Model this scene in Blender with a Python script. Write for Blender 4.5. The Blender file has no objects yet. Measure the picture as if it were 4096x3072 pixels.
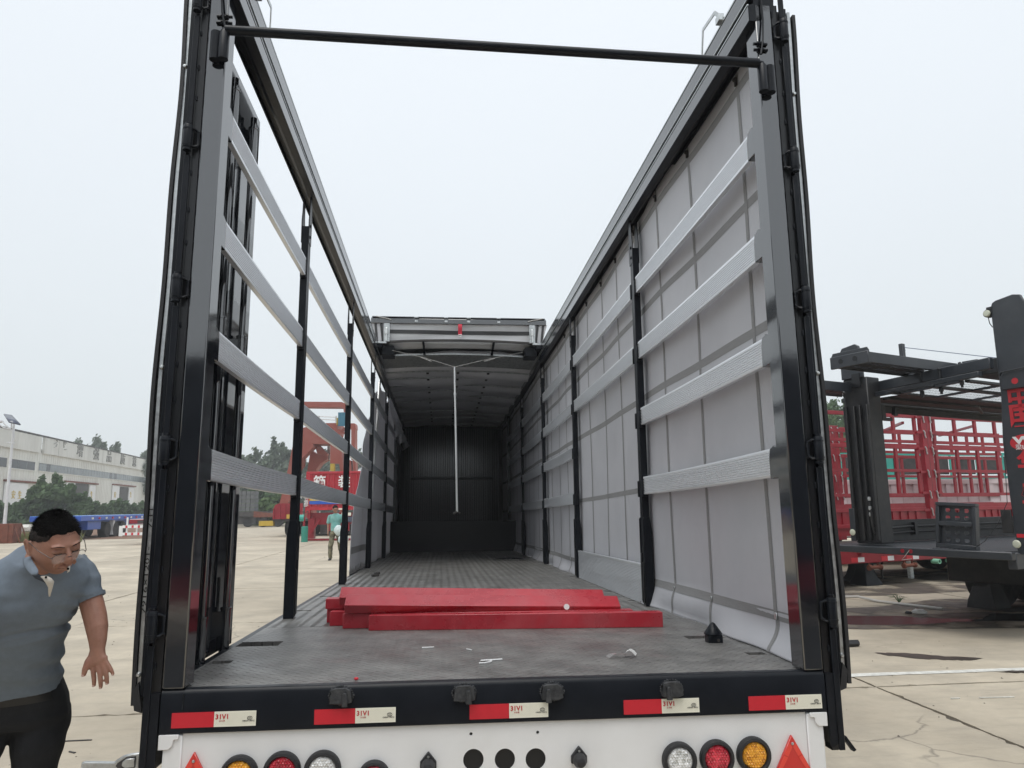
import bpy, bmesh, math, random
from mathutils import Vector, Matrix, noise
R = math.radians
random.seed(7)
SC = bpy.context.scene
COL = SC.collection

# ---------------------------------------------------------------- camera
YAW, PITCH, ROLL, TILT, DECK = 0.09551, 0.18034, -0.01489, R(1.0), 0.97
FPX = 2991.09
def cam_axes():
    cy, sy, cp, sp = math.cos(YAW), math.sin(YAW), math.cos(PITCH), math.sin(PITCH)
    f = Vector((sy*cp, cy*cp, sp)); r = Vector((cy, -sy, 0)); u = r.cross(f)
    c, s = math.cos(ROLL), math.sin(ROLL)
    r2 = c*r + s*u; u2 = -s*r + c*u
    m = Matrix.Rotation(-TILT, 3, 'X')
    return m @ r2, m @ u2, m @ f
CR, CU, CF = cam_axes()
CAM = Vector((-0.245, -2.949, 1.6175))
cam = bpy.data.cameras.new('camera'); cam_o = bpy.data.objects.new('camera', cam); COL.objects.link(cam_o)
cam.sensor_width = 36; cam.lens = FPX/4096*36; cam.clip_start = .05; cam.clip_end = 2000
cam_o.matrix_world = Matrix((( CR.x, CU.x, -CF.x, CAM.x), (CR.y, CU.y, -CF.y, CAM.y), (CR.z, CU.z, -CF.z, CAM.z), (0, 0, 0, 1)))
SC.camera = cam_o
def at(x, y, d):                      # a place seen at a spot of the 4096x3072 photograph, d metres deep
    return CAM + (CF + (x-2048)/FPX*CR - (y-1536)/FPX*CU)*d

# ---------------------------------------------------------------- sky, sun, exposure
SUN_EL, SUN_AZ = R(69), R(200)
w = bpy.data.worlds.new('World'); SC.world = w; w.use_nodes = True
nt = w.node_tree; nt.nodes.clear()
out = nt.nodes.new('ShaderNodeOutputWorld'); bg = nt.nodes.new('ShaderNodeBackground')
sky = nt.nodes.new('ShaderNodeTexSky'); sky.sky_type = 'NISHITA'; sky.sun_disc = False
sky.sun_elevation = SUN_EL; sky.sun_rotation = SUN_AZ; sky.dust_density = 4
tc = nt.nodes.new('ShaderNodeTexCoord'); sx = nt.nodes.new('ShaderNodeSeparateXYZ')
cr = nt.nodes.new('ShaderNodeValToRGB'); e = cr.color_ramp.elements
e[0].position = 0; e[0].color = (.75, .80, .825, 1); e[1].position = 1; e[1].color = (1, 1, 1, 1)
for pos, c in ((.12, (.755, .81, .84)), (.35, (.80, .855, .905)), (.62, (.86, .915, .975))):
    q = e.new(pos); q.color = (*c, 1)
e[-1].color = (1.0, 1.06, 1.12, 1)
nz = nt.nodes.new('ShaderNodeTexNoise'); nz.inputs['Scale'].default_value = 1.6; nz.inputs['Detail'].default_value = 3
mul = nt.nodes.new('ShaderNodeMix'); mul.data_type = 'RGBA'; mul.blend_type = 'MULTIPLY'; mul.inputs[0].default_value = 1
mr = nt.nodes.new('ShaderNodeMapRange'); mr.inputs[3].default_value = 20*1.05; mr.inputs[4].default_value = 20*1.13
mix = nt.nodes.new('ShaderNodeMix'); mix.data_type = 'RGBA'; mix.inputs[0].default_value = .96
L = nt.links.new
L(tc.outputs['Generated'], sx.inputs[0]); L(sx.outputs[2], cr.inputs[0]); L(tc.outputs['Generated'], nz.inputs['Vector'])
L(nz.outputs[0], mr.inputs[0]); L(cr.outputs[0], mul.inputs[6]); L(mr.outputs[0], mul.inputs[7])
L(sky.outputs[0], mix.inputs[6]); L(mul.outputs[2], mix.inputs[7]); L(mix.outputs[2], bg.inputs[0])
bg.inputs[1].default_value = .05; L(bg.outputs[0], out.inputs[0])
sl = bpy.data.lights.new('sun', 'SUN'); sl.energy = 1.5; sl.angle = R(35); sl.color = (1, .97, .92)
so = bpy.data.objects.new('sun', sl); COL.objects.link(so)
so.rotation_euler = (R(90)-SUN_EL, 0, R(-20))
so.location = (0, -10, 30)
vs = SC.view_settings; vs.view_transform = 'Standard'; vs.look = 'None'; vs.gamma = 1; vs.exposure = 0; vs.use_curve_mapping = False
SC.render.engine = 'CYCLES'

# ---------------------------------------------------------------- materials
MATS = {}
def mat(name, col, rough=.5, metal=0., var=.12, vs_=3., bump=0., bs=60., ior=None, coat=0., dust=None, dust_amt=0., dscale=4., alpha=1., trans=0., stretch=(1, 1, 1), col2=None, rvar=0.):
    m = bpy.data.materials.new(name); m.use_nodes = True; n = m.node_tree; p = n.nodes['Principled BSDF']; l = n.links.new
    p.inputs['Roughness'].default_value = rough; p.inputs['Metallic'].default_value = metal
    if ior: p.inputs['IOR'].default_value = ior
    if coat: p.inputs['Coat Weight'].default_value = coat; p.inputs['Coat Roughness'].default_value = .06
    if alpha < 1: p.inputs['Alpha'].default_value = alpha
    if trans: p.inputs['Transmission Weight'].default_value = trans
    t = n.nodes.new('ShaderNodeTexCoord'); mp = n.nodes.new('ShaderNodeMapping'); mp.inputs['Scale'].default_value = stretch
    l(t.outputs['Object'], mp.inputs[0])
    a = n.nodes.new('ShaderNodeTexNoise'); a.inputs['Scale'].default_value = vs_; a.inputs['Detail'].default_value = 6; a.inputs['Roughness'].default_value = .65
    l(mp.outputs[0], a.inputs['Vector'])
    r = n.nodes.new('ShaderNodeValToRGB'); r.color_ramp.elements[0].position = .3; r.color_ramp.elements[1].position = .72
    lo = [c*(1-var) for c in col]; hi = [min(1, c*(1+var)) for c in (col2 or col)]
    r.color_ramp.elements[0].color = (*lo, 1); r.color_ramp.elements[1].color = (*hi, 1)
    l(a.outputs[0], r.inputs[0]); last = r.outputs[0]
    if dust:
        b = n.nodes.new('ShaderNodeTexNoise'); b.inputs['Scale'].default_value = dscale; b.inputs['Detail'].default_value = 8; b.inputs['Roughness'].default_value = .7
        l(mp.outputs[0], b.inputs['Vector'])
        k = n.nodes.new('ShaderNodeMapRange'); k.inputs[1].default_value = .42; k.inputs[2].default_value = .75; k.inputs[4].default_value = dust_amt
        l(b.outputs[0], k.inputs[0])
        x = n.nodes.new('ShaderNodeMix'); x.data_type = 'RGBA'; l(k.outputs[0], x.inputs[0]); l(last, x.inputs[6]); x.inputs[7].default_value = (*dust, 1); last = x.outputs[2]
    l(last, p.inputs['Base Color'])
    if rvar:
        k2 = n.nodes.new('ShaderNodeMapRange'); k2.inputs[1].default_value = .3; k2.inputs[2].default_value = .7
        k2.inputs[3].default_value = max(.02, rough-rvar); k2.inputs[4].default_value = min(1, rough+rvar); l(a.outputs[0], k2.inputs[0]); l(k2.outputs[0], p.inputs['Roughness'])
    if bump:
        b2 = n.nodes.new('ShaderNodeTexNoise'); b2.inputs['Scale'].default_value = bs; b2.inputs['Detail'].default_value = 4
        l(mp.outputs[0], b2.inputs['Vector'])
        bp = n.nodes.new('ShaderNodeBump'); bp.inputs['Strength'].default_value = bump; bp.inputs['Distance'].default_value = .01
        l(b2.outputs[0], bp.inputs['Height']); l(bp.outputs[0], p.inputs['Normal'])
    MATS[name] = m
    return m
def nodes_of(m): return m.node_tree.nodes, m.node_tree.links.new, m.node_tree.nodes['Principled BSDF']

black = mat('black_paint', (.006, .0075, .011), .08, ior=2.35, bump=.025, bs=9, dust=(.018, .021, .027), dust_amt=.4, dscale=9, rvar=.03)
black_matt = mat('black_satin_paint', (.0055, .007, .0105), .36, ior=1.45, dust=(.022, .025, .032), dust_amt=.4, bump=.06, bs=40)
dusty_black = mat('dusty_black_paint', (.022, .024, .028), .6, var=.4, vs_=30, dust=(.10, .10, .10), dust_amt=.6, dscale=40, bump=.3, bs=90)
black_in = mat('black_interior', (.006, .0065, .008), .3, ior=1.5, dust=(.016, .016, .018), dust_amt=.4)
nodes_of(black_matt)[2].inputs['Specular IOR Level'].default_value = .28
wall_gloss = mat('front_wall_paint', (.006, .007, .010), .16, ior=1.9, dust=(.016, .017, .02), dust_amt=.4)
rubber = mat('rubber', (.018, .018, .02), .55, var=.25, bump=.15, bs=120)
rail_black = mat('rail_paint', (.006, .0075, .012), .14, ior=2.0, bump=.02, bs=9, dust=(.02, .021, .024), dust_amt=.4)
alu = mat('aluminium', (.84, .86, .885), .40, metal=.72, var=.03, vs_=1.2, stretch=(1, .25, 8), bump=.02, bs=30, rvar=.1, dust=(.70, .715, .73), dust_amt=.3, dscale=1.3)
galv = mat('galvanised', (.55, .57, .57), .38, metal=.85, var=.25, vs_=26, rvar=.12)
pvc = mat('curtain_pvc', (.56, .562, .59), .42, var=.05, vs_=2.2, bump=.05, bs=160, dust=(.66, .65, .67), dust_amt=.35, dscale=1.7)
pvc_in = mat('roof_pvc', (.62, .62, .64), .5, var=.08, vs_=3, bump=.05, bs=90)
n, l, p = nodes_of(pvc); tr = n.new('ShaderNodeBsdfTranslucent'); mx = n.new('ShaderNodeMixShader'); mx.inputs[0].default_value = .10
l(p.inputs['Base Color'].links[0].from_socket, tr.inputs[0]); l(p.outputs[0], mx.inputs[1]); l(tr.outputs[0], mx.inputs[2]); l(mx.outputs[0], n['Material Output'].inputs[0])
pvc_thin = pvc.copy(); pvc_thin.name = 'thin_curtain_pvc'
for nd in pvc_thin.node_tree.nodes:
    if nd.type == 'MIX_SHADER': nd.inputs[0].default_value = .40
web = mat('strap_webbing', (.25, .247, .245), .6, var=.1, vs_=14, stretch=(1, 1, 14), bump=.1, bs=200)
web_dk = mat('strap_webbing_dark', (.06, .06, .062), .6)
white_paint = mat('white_paint', (.80, .80, .80), .32, var=.03, vs_=2, dust=(.62, .61, .59), dust_amt=.35, dscale=3, bump=.02, bs=30)
red_steel = mat('red_paint', (.45, .017, .032), .30, ior=1.6, var=.18, vs_=5, dust=(.52, .15, .16), dust_amt=.45, dscale=3.5, bump=.05, bs=30, rvar=.12)
n, l, p = nodes_of(red_steel); t = n.new('ShaderNodeTexCoord'); q = n.new('ShaderNodeTexNoise'); q.inputs['Scale'].default_value = 16; q.inputs['Detail'].default_value = 5; q.inputs['Roughness'].default_value = .75; l(t.outputs['Object'], q.inputs['Vector']); k = n.new('ShaderNodeMapRange'); k.inputs[1].default_value = .69; k.inputs[2].default_value = .74; k.inputs[4].default_value = .85; l(q.outputs[0], k.inputs[0]); x = n.new('ShaderNodeMix'); x.data_type = 'RGBA'; src = p.inputs['Base Color'].links[0].from_socket; l(k.outputs[0], x.inputs[0]); l(src, x.inputs[6]); x.inputs[7].default_value = (.10, .06, .06, 1); l(x.outputs[2], p.inputs['Base Color'])
red_tr = mat('red_trailer_paint', (.29, .008, .021), .35, var=.2, vs_=2, dust=(.26, .06, .06), dust_amt=.3)
red_cont = mat('red_container_paint', (.42, .012, .028), .4, var=.12, vs_=.6, dust=(.3, .08, .07), dust_amt=.3)
crane_red = mat('crane_red', (.34, .085, .065), .55, var=.18, vs_=.4, dust=(.3, .16, .13), dust_amt=.4, dscale=.8)
tape_red = mat('tape_red', (.58, .02, .035), .3, var=.06, vs_=20)
tape_white = mat('tape_white', (.82, .80, .68), .35, var=.03, vs_=30)
ink_red = mat('ink_red', (.5, .02, .03), .5)
ink_black = mat('ink_black', (.02, .02, .02), .5)
ink_white = mat('ink_white', (.8, .8, .8), .5)
ink_yellow = mat('ink_yellow', (.6, .42, .06), .6)
ink_blue = mat('ink_blue', (.02, .1, .5), .5)
carrier = mat('carrier_grey', (.018, .023, .031), .42, ior=1.6, var=.2, vs_=2, dust=(.06, .062, .065), dust_amt=.5, dscale=2.2, bump=.03, bs=20)
carrier_dk = mat('carrier_dark', (.011, .012, .015), .5, dust=(.06, .055, .05), dust_amt=.5)
teal = mat('teal_paint', (.02, .34, .27), .4, dust=(.2, .3, .27), dust_amt=.3)
blue_tr = mat('blue_paint', (.014, .085, .46), .3, var=.1, vs_=.6)
blue_deck = mat('blue_deck_paint', (.14, .37, .85), .22, var=.1, vs_=.5, ior=1.8)
tyre = mat('tyre', (.018, .018, .019), .75, var=.3, vs_=8, dust=(.12, .11, .10), dust_amt=.5, dscale=5)
rust = mat('rusty_steel', (.16, .045, .025), .8, var=.35, vs_=5, dust=(.25, .1, .06), dust_amt=.6)
dark_steel = mat('dark_steel', (.035, .033, .033), .6, var=.3, vs_=3, dust=(.12, .10, .09), dust_amt=.5)
pink_white = mat('pale_pink_paint', (.70, .60, .61), .45, var=.06, vs_=.6, dust=(.55, .45, .43), dust_amt=.35)
glassy = mat('dark_window', (.03, .036, .042), .15, var=.3, vs_=.6)
glass_grey = mat('grey_window', (.20, .225, .235), .2, var=.25, vs_=.5)
clad = mat('white_cladding', (.76, .755, .71), .6, var=.07, vs_=.25, dust=(.48, .44, .38), dust_amt=.45, dscale=.35, stretch=(1, 1, .18))
fascia = mat('pale_fascia', (.72, .715, .675), .6, var=.08, vs_=.3, dust=(.36, .33, .29), dust_amt=.5, dscale=.4, stretch=(1, 1, .2))
faded = mat('faded_letters', (.27, .265, .25), .7, var=.3, vs_=1.5)
render_wall = mat('render_wall', (.42, .39, .35), .85, var=.2, vs_=.8)
bark = mat('bark', (.09, .07, .055), .9, var=.3, vs_=6)
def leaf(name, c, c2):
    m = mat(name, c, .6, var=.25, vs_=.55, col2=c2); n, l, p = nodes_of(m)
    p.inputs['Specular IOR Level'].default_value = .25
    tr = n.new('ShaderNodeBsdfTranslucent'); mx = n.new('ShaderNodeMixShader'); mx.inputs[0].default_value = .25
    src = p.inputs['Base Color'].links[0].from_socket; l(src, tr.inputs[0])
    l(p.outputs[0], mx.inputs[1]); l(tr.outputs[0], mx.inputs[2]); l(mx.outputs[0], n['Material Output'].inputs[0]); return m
leaf_far = leaf('leaves_hazed', (.10, .135, .10), (.15, .185, .13))  # leaf colour paled to carry part of the distance haze
leaf_mid = leaf('leaves_mid', (.06, .115, .055), (.11, .17, .07))
leaf_lite = leaf('leaves_light', (.07, .13, .04), (.12, .18, .06))
grass_m = leaf('grass_blades', (.13, .15, .05), (.24, .23, .09))
skin = mat('skin', (.35, .178, .125), .48, var=.16, vs_=22, bump=.10, bs=260, dust=(.30, .12, .085), dust_amt=.45, dscale=16)
nodes_of(skin)[2].inputs['Subsurface Weight'].default_value = .12
nodes_of(skin)[2].inputs['Subsurface Radius'].default_value = (.012, .004, .002)
lip_m = mat('lip_skin', (.33, .12, .10), .45, var=.1, vs_=40)
nail_m = mat('nail', (.52, .33, .28), .3)
hair_m = mat('short_hair', (.009, .008, .008), .85, var=.6, vs_=70, bump=.9, bs=260)
nodes_of(hair_m)[2].inputs['Specular IOR Level'].default_value = .15
shirt_m = mat('shirt_cloth', (.160, .195, .238), .85, var=.10, vs_=30, bump=.25, bs=420)
trim_m = mat('placket_cloth', (.60, .56, .50), .85, bump=.2, bs=300)
pants_m = mat('trouser_cloth', (.010, .011, .014), .85, var=.3, vs_=20, bump=.25, bs=350)
shoe_m = mat('shoe_leather', (.015, .014, .014), .4)
tee_m = mat('teal_shirt', (.16, .40, .38), .9, var=.25, vs_=6, dust=(.4, .4, .33), dust_amt=.5, dscale=7)
camo_m = mat('camouflage', (.045, .04, .025), .9, var=.9, vs_=11, col2=(.16, .15, .10))
bag_m = mat('plastic_bag', (.62, .72, .72), .35, var=.2, vs_=9)
wire_m = mat('glasses_frame', (.05, .045, .045), .3, metal=.7)
lens_m = mat('lens_clear', (.9, .9, .9), .03, alpha=.16)
paper = mat('paper', (.80, .80, .78), .6, var=.04)
clear_pl = mat('clear_plastic', (.6, .6, .6), .2, alpha=.4)
rope_m = mat('pale_cord', (.45, .44, .42), .8)
pole_m = mat('pole_metal', (.72, .73, .72), .3, metal=.6, var=.08)
lamp_white = mat('lamp_post_white', (.72, .73, .74), .4)
solar_m = mat('solar_panel', (.05, .06, .10), .15, ior=1.6)
oil_m = mat('oil_stain', (.07, .058, .05), .4, var=.4, vs_=6, bump=.02)
shade_m = mat('ground_shade', (.105, .09, .075), .6, var=.35, vs_=2.2, bump=.05)  # dark colour standing in for deep shade under the parked trailers
n, l, p = nodes_of(shade_m); t = n.new('ShaderNodeNewGeometry'); q = n.new('ShaderNodeTexNoise'); q.inputs['Scale'].default_value = 1.1; q.inputs['Detail'].default_value = 8; l(t.outputs['Position'], q.inputs['Vector']); k = n.new('ShaderNodeMapRange'); k.inputs[1].default_value = .36; k.inputs[2].default_value = .56; k.inputs[4].default_value = .9; l(q.outputs[0], k.inputs[0]); l(k.outputs[0], p.inputs['Alpha'])
added_lane_dark = mat('added_lane_dark', (.045, .044, .043), .9, var=.3, vs_=9, bump=.2)  # colour of an added strip that darkens the mirrored ground
puddle_m = mat('puddle_water', (.022, .021, .02), .24, var=.2, vs_=2)
line_paint = mat('white_line_paint', (.66, .65, .60), .7, var=.25, vs_=12)
soil = mat('soil', (.20, .115, .075), .95, var=.3, vs_=1.2, bump=.5, bs=6)
def lens(name, c):
    m = mat(name, c, .08, var=.25, vs_=55, coat=.6); n, l, p = nodes_of(m)
    t = n.new('ShaderNodeTexCoord'); v = n.new('ShaderNodeTexVoronoi'); v.inputs['Scale'].default_value = 75
    l(t.outputs['Object'], v.inputs['Vector']); b = n.new('ShaderNodeBump'); b.inputs['Strength'].default_value = .8; b.inputs['Distance'].default_value = .006
    l(v.outputs['Distance'], b.inputs['Height']); l(b.outputs[0], p.inputs['Normal'])
    s = n.new('ShaderNodeMix'); s.data_type = 'RGBA'; src = p.inputs['Base Color'].links[0].from_socket
    k = n.new('ShaderNodeSeparateColor'); l(v.outputs['Color'], k.inputs[0]); l(k.outputs[0], s.inputs[0]); l(src, s.inputs[6])
    s.inputs[7].default_value = (*[min(1, x*1.9+.03) for x in c], 1); l(s.outputs[2], p.inputs['Base Color']); return m
lens_r = lens('lens_red', (.40, .012, .03)); lens_a = lens('lens_amber', (.62, .24, .008)); lens_w = lens('lens_clear_lamp', (.55, .55, .53))
tri_m = mat('reflector_red', (.60, .03, .025), .22, var=.06, coat=.3); tri_lite = mat('reflector_bright', (.78, .06, .04), .2, coat=.3)

# concrete yard
conc = mat('yard_concrete', (.44, .378, .288), .8, var=.17, vs_=.42, col2=(.53, .465, .362), dust=(.29, .255, .205), dust_amt=.7, dscale=1.3, bump=.12, bs=45)
n, l, p = nodes_of(conc)
t = n.new('ShaderNodeTexCoord')
geo = n.new('ShaderNodeNewGeometry')
vz = n.new('ShaderNodeTexVoronoi'); vz.feature = 'DISTANCE_TO_EDGE'; vz.inputs['Scale'].default_value = .42
dn = n.new('ShaderNodeTexNoise'); dn.inputs['Scale'].default_value = 1.4; dn.inputs['Detail'].default_value = 6
mxv = n.new('ShaderNodeMix'); mxv.data_type = 'VECTOR'; mxv.inputs[0].default_value = .38
l(geo.outputs['Position'], dn.inputs['Vector']); l(geo.outputs['Position'], mxv.inputs[4]); l(dn.outputs['Color'], mxv.inputs[5]); l(mxv.outputs[1], vz.inputs['Vector'])
ck = n.new('ShaderNodeMapRange'); ck.inputs[1].default_value = .0; ck.inputs[2].default_value = .0042; ck.inputs[3].default_value = .6; ck.inputs[4].default_value = 0
l(vz.outputs['Distance'], ck.inputs[0])
gate = n.new('ShaderNodeTexNoise'); gate.inputs['Scale'].default_value = .35; gate.inputs['Detail'].default_value = 3; l(geo.outputs['Position'], gate.inputs['Vector'])
gk = n.new('ShaderNodeMapRange'); gk.inputs[1].default_value = .5; gk.inputs[2].default_value = .58; l(gate.outputs[0], gk.inputs[0])
mm = n.new('ShaderNodeMath'); mm.operation = 'MULTIPLY'; l(ck.outputs[0], mm.inputs[0]); l(gk.outputs[0], mm.inputs[1])
x = n.new('ShaderNodeMix'); x.data_type = 'RGBA'; src = p.inputs['Base Color'].links[0].from_socket
l(mm.outputs[0], x.inputs[0]); l(src, x.inputs[6]); x.inputs[7].default_value = (.09, .08, .07, 1)
# faint long drag marks and specks
st = n.new('ShaderNodeMapping'); st.inputs['Scale'].default_value = (.5, 4.5, 1); st.inputs['Rotation'].default_value = (0, 0, .25); l(geo.outputs['Position'], st.inputs[0])
sn = n.new('ShaderNodeTexNoise'); sn.inputs['Scale'].default_value = 2.2; sn.inputs['Detail'].default_value = 8; sn.inputs['Roughness'].default_value = .75; l(st.outputs[0], sn.inputs['Vector'])
sk = n.new('ShaderNodeMapRange'); sk.inputs[1].default_value = .54; sk.inputs[2].default_value = .72; sk.inputs[4].default_value = .5; l(sn.outputs[0], sk.inputs[0])
x2 = n.new('ShaderNodeMix'); x2.data_type = 'RGBA'; l(sk.outputs[0], x2.inputs[0]); l(x.outputs[2], x2.inputs[6]); x2.inputs[7].default_value = (.25, .225, .19, 1)
l(x2.outputs[2], p.inputs['Base Color'])
for nd in n:
    if nd.type == 'MAPPING' and nd != st: l(geo.outputs['Position'], nd.inputs[0])

# deck plates: dusty tread plate, the pattern as fine relief
def plate_mat(name, kind):
    m = mat(name, (.125, .122, .116), .42, var=.22, vs_=2.2, dust=(.29, .28, .265), dust_amt=.75, dscale=5, rvar=.14); n, l, p = nodes_of(m)
    p.inputs['IOR'].default_value = 1.6
    t = n.new('ShaderNodeTexCoord'); mp = n.new('ShaderNodeMapping'); l(t.outputs['Object'], mp.inputs[0])
    if kind == 'tread':
        mp.inputs['Rotation'].default_value = (0, 0, R(45)); mp.inputs['Scale'].default_value = (27, 27, 27)
        def vm(op, a_, b_=None):
            q = n.new('ShaderNodeVectorMath'); q.operation = op; l(a_, q.inputs[0])
            if b_: q.inputs[1].default_value = b_
            return q.outputs[0]
        def ma(op, a_, b_=None, c_=None):
            q = n.new('ShaderNodeMath'); q.operation = op
            for i_, v_ in enumerate((a_, b_, c_)):
                if v_ is None: continue
                if isinstance(v_, (int, float)): q.inputs[i_].default_value = v_
                else: l(v_, q.inputs[i_])
            return q.outputs[0]
        cell = n.new('ShaderNodeSeparateXYZ'); l(vm('FLOOR', mp.outputs[0]), cell.inputs[0])
        fr = n.new('ShaderNodeSeparateXYZ'); l(vm('SUBTRACT', vm('FRACTION', mp.outputs[0]), (.5, .5, .5)), fr.inputs[0])
        par = ma('FLOORED_MODULO', ma('ADD', cell.outputs[0], cell.outputs[1]), 2.0)
        m1 = n.new('ShaderNodeMix'); l(par, m1.inputs[0]); l(fr.outputs[0], m1.inputs[2]); l(fr.outputs[1], m1.inputs[3])
        m2 = n.new('ShaderNodeMix'); l(par, m2.inputs[0]); l(fr.outputs[1], m2.inputs[2]); l(fr.outputs[0], m2.inputs[3])
        e1 = ma('POWER', ma('ABSOLUTE', ma('MULTIPLY', m1.outputs[0], 2.0)), 2.0); e2 = ma('POWER', ma('ABSOLUTE', ma('MULTIPLY', m2.outputs[0], 6.5)), 2.0)
        h = ma('MAXIMUM', ma('SUBTRACT', 1.0, ma('ADD', e1, e2)), 0.0); d = .007
    else:
        w1 = n.new('ShaderNodeTexWave'); w1.bands_direction = 'X'; w1.inputs['Scale'].default_value = 4.2; w1.inputs['Distortion'].default_value = .15
        l(t.outputs['Object'], w1.inputs['Vector']); h = w1.outputs['Fac']; d = .012
    b = n.new('ShaderNodeBump'); b.inputs['Strength'].default_value = .9; b.inputs['Distance'].default_value = abs(d); b.invert = d < 0
    l(h, b.inputs['Height'])
    fn = n.new('ShaderNodeTexNoise'); fn.inputs['Scale'].default_value = 9; fn.inputs['Detail'].default_value = 3; l(t.outputs['Object'], fn.inputs['Vector'])
    b3 = n.new('ShaderNodeBump'); b3.inputs['Strength'].default_value = .25; b3.inputs['Distance'].default_value = .02; l(fn.outputs[0], b3.inputs['Height']); l(b.outputs[0], b3.inputs['Normal'])
    l(b3.outputs[0], p.inputs['Normal'])
    # red dust rubbed off the painted tubes, in patches
    rn = n.new('ShaderNodeTexNoise'); rn.inputs['Scale'].default_value = 3.2; rn.inputs['Detail'].default_value = 7; rn.inputs['Roughness'].default_value = .7; l(t.outputs['Object'], rn.inputs['Vector'])
    rk = n.new('ShaderNodeMapRange'); rk.inputs[1].default_value = .56; rk.inputs[2].default_value = .74; rk.inputs[4].default_value = .42 if kind == 'tread' else .1; l(rn.outputs[0], rk.inputs[0])
    x = n.new('ShaderNodeMix'); x.data_type = 'RGBA'; src = p.inputs['Base Color'].links[0].from_socket; l(rk.outputs[0], x.inputs[0]); l(src, x.inputs[6]); x.inputs[7].default_value = (.15, .07, .07, 1)
    wn = n.new('ShaderNodeTexNoise'); wn.inputs['Scale'].default_value = 130; wn.inputs['Detail'].default_value = 2; l(t.outputs['Object'], wn.inputs['Vector'])
    wk = n.new('ShaderNodeMapRange'); wk.inputs[1].default_value = .70; wk.inputs[2].default_value = .76; wk.inputs[4].default_value = .7; l(wn.outputs[0], wk.inputs[0])
    x3 = n.new('ShaderNodeMix'); x3.data_type = 'RGBA'; l(wk.outputs[0], x3.inputs[0]); l(x.outputs[2], x3.inputs[6]); x3.inputs[7].default_value = (.42, .41, .40, 1)
    l(x3.outputs[2], p.inputs['Base Color'])
    return m
tread = plate_mat('tread_plate', 'tread'); ribbed = plate_mat('ribbed_plate', 'rib')

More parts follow.
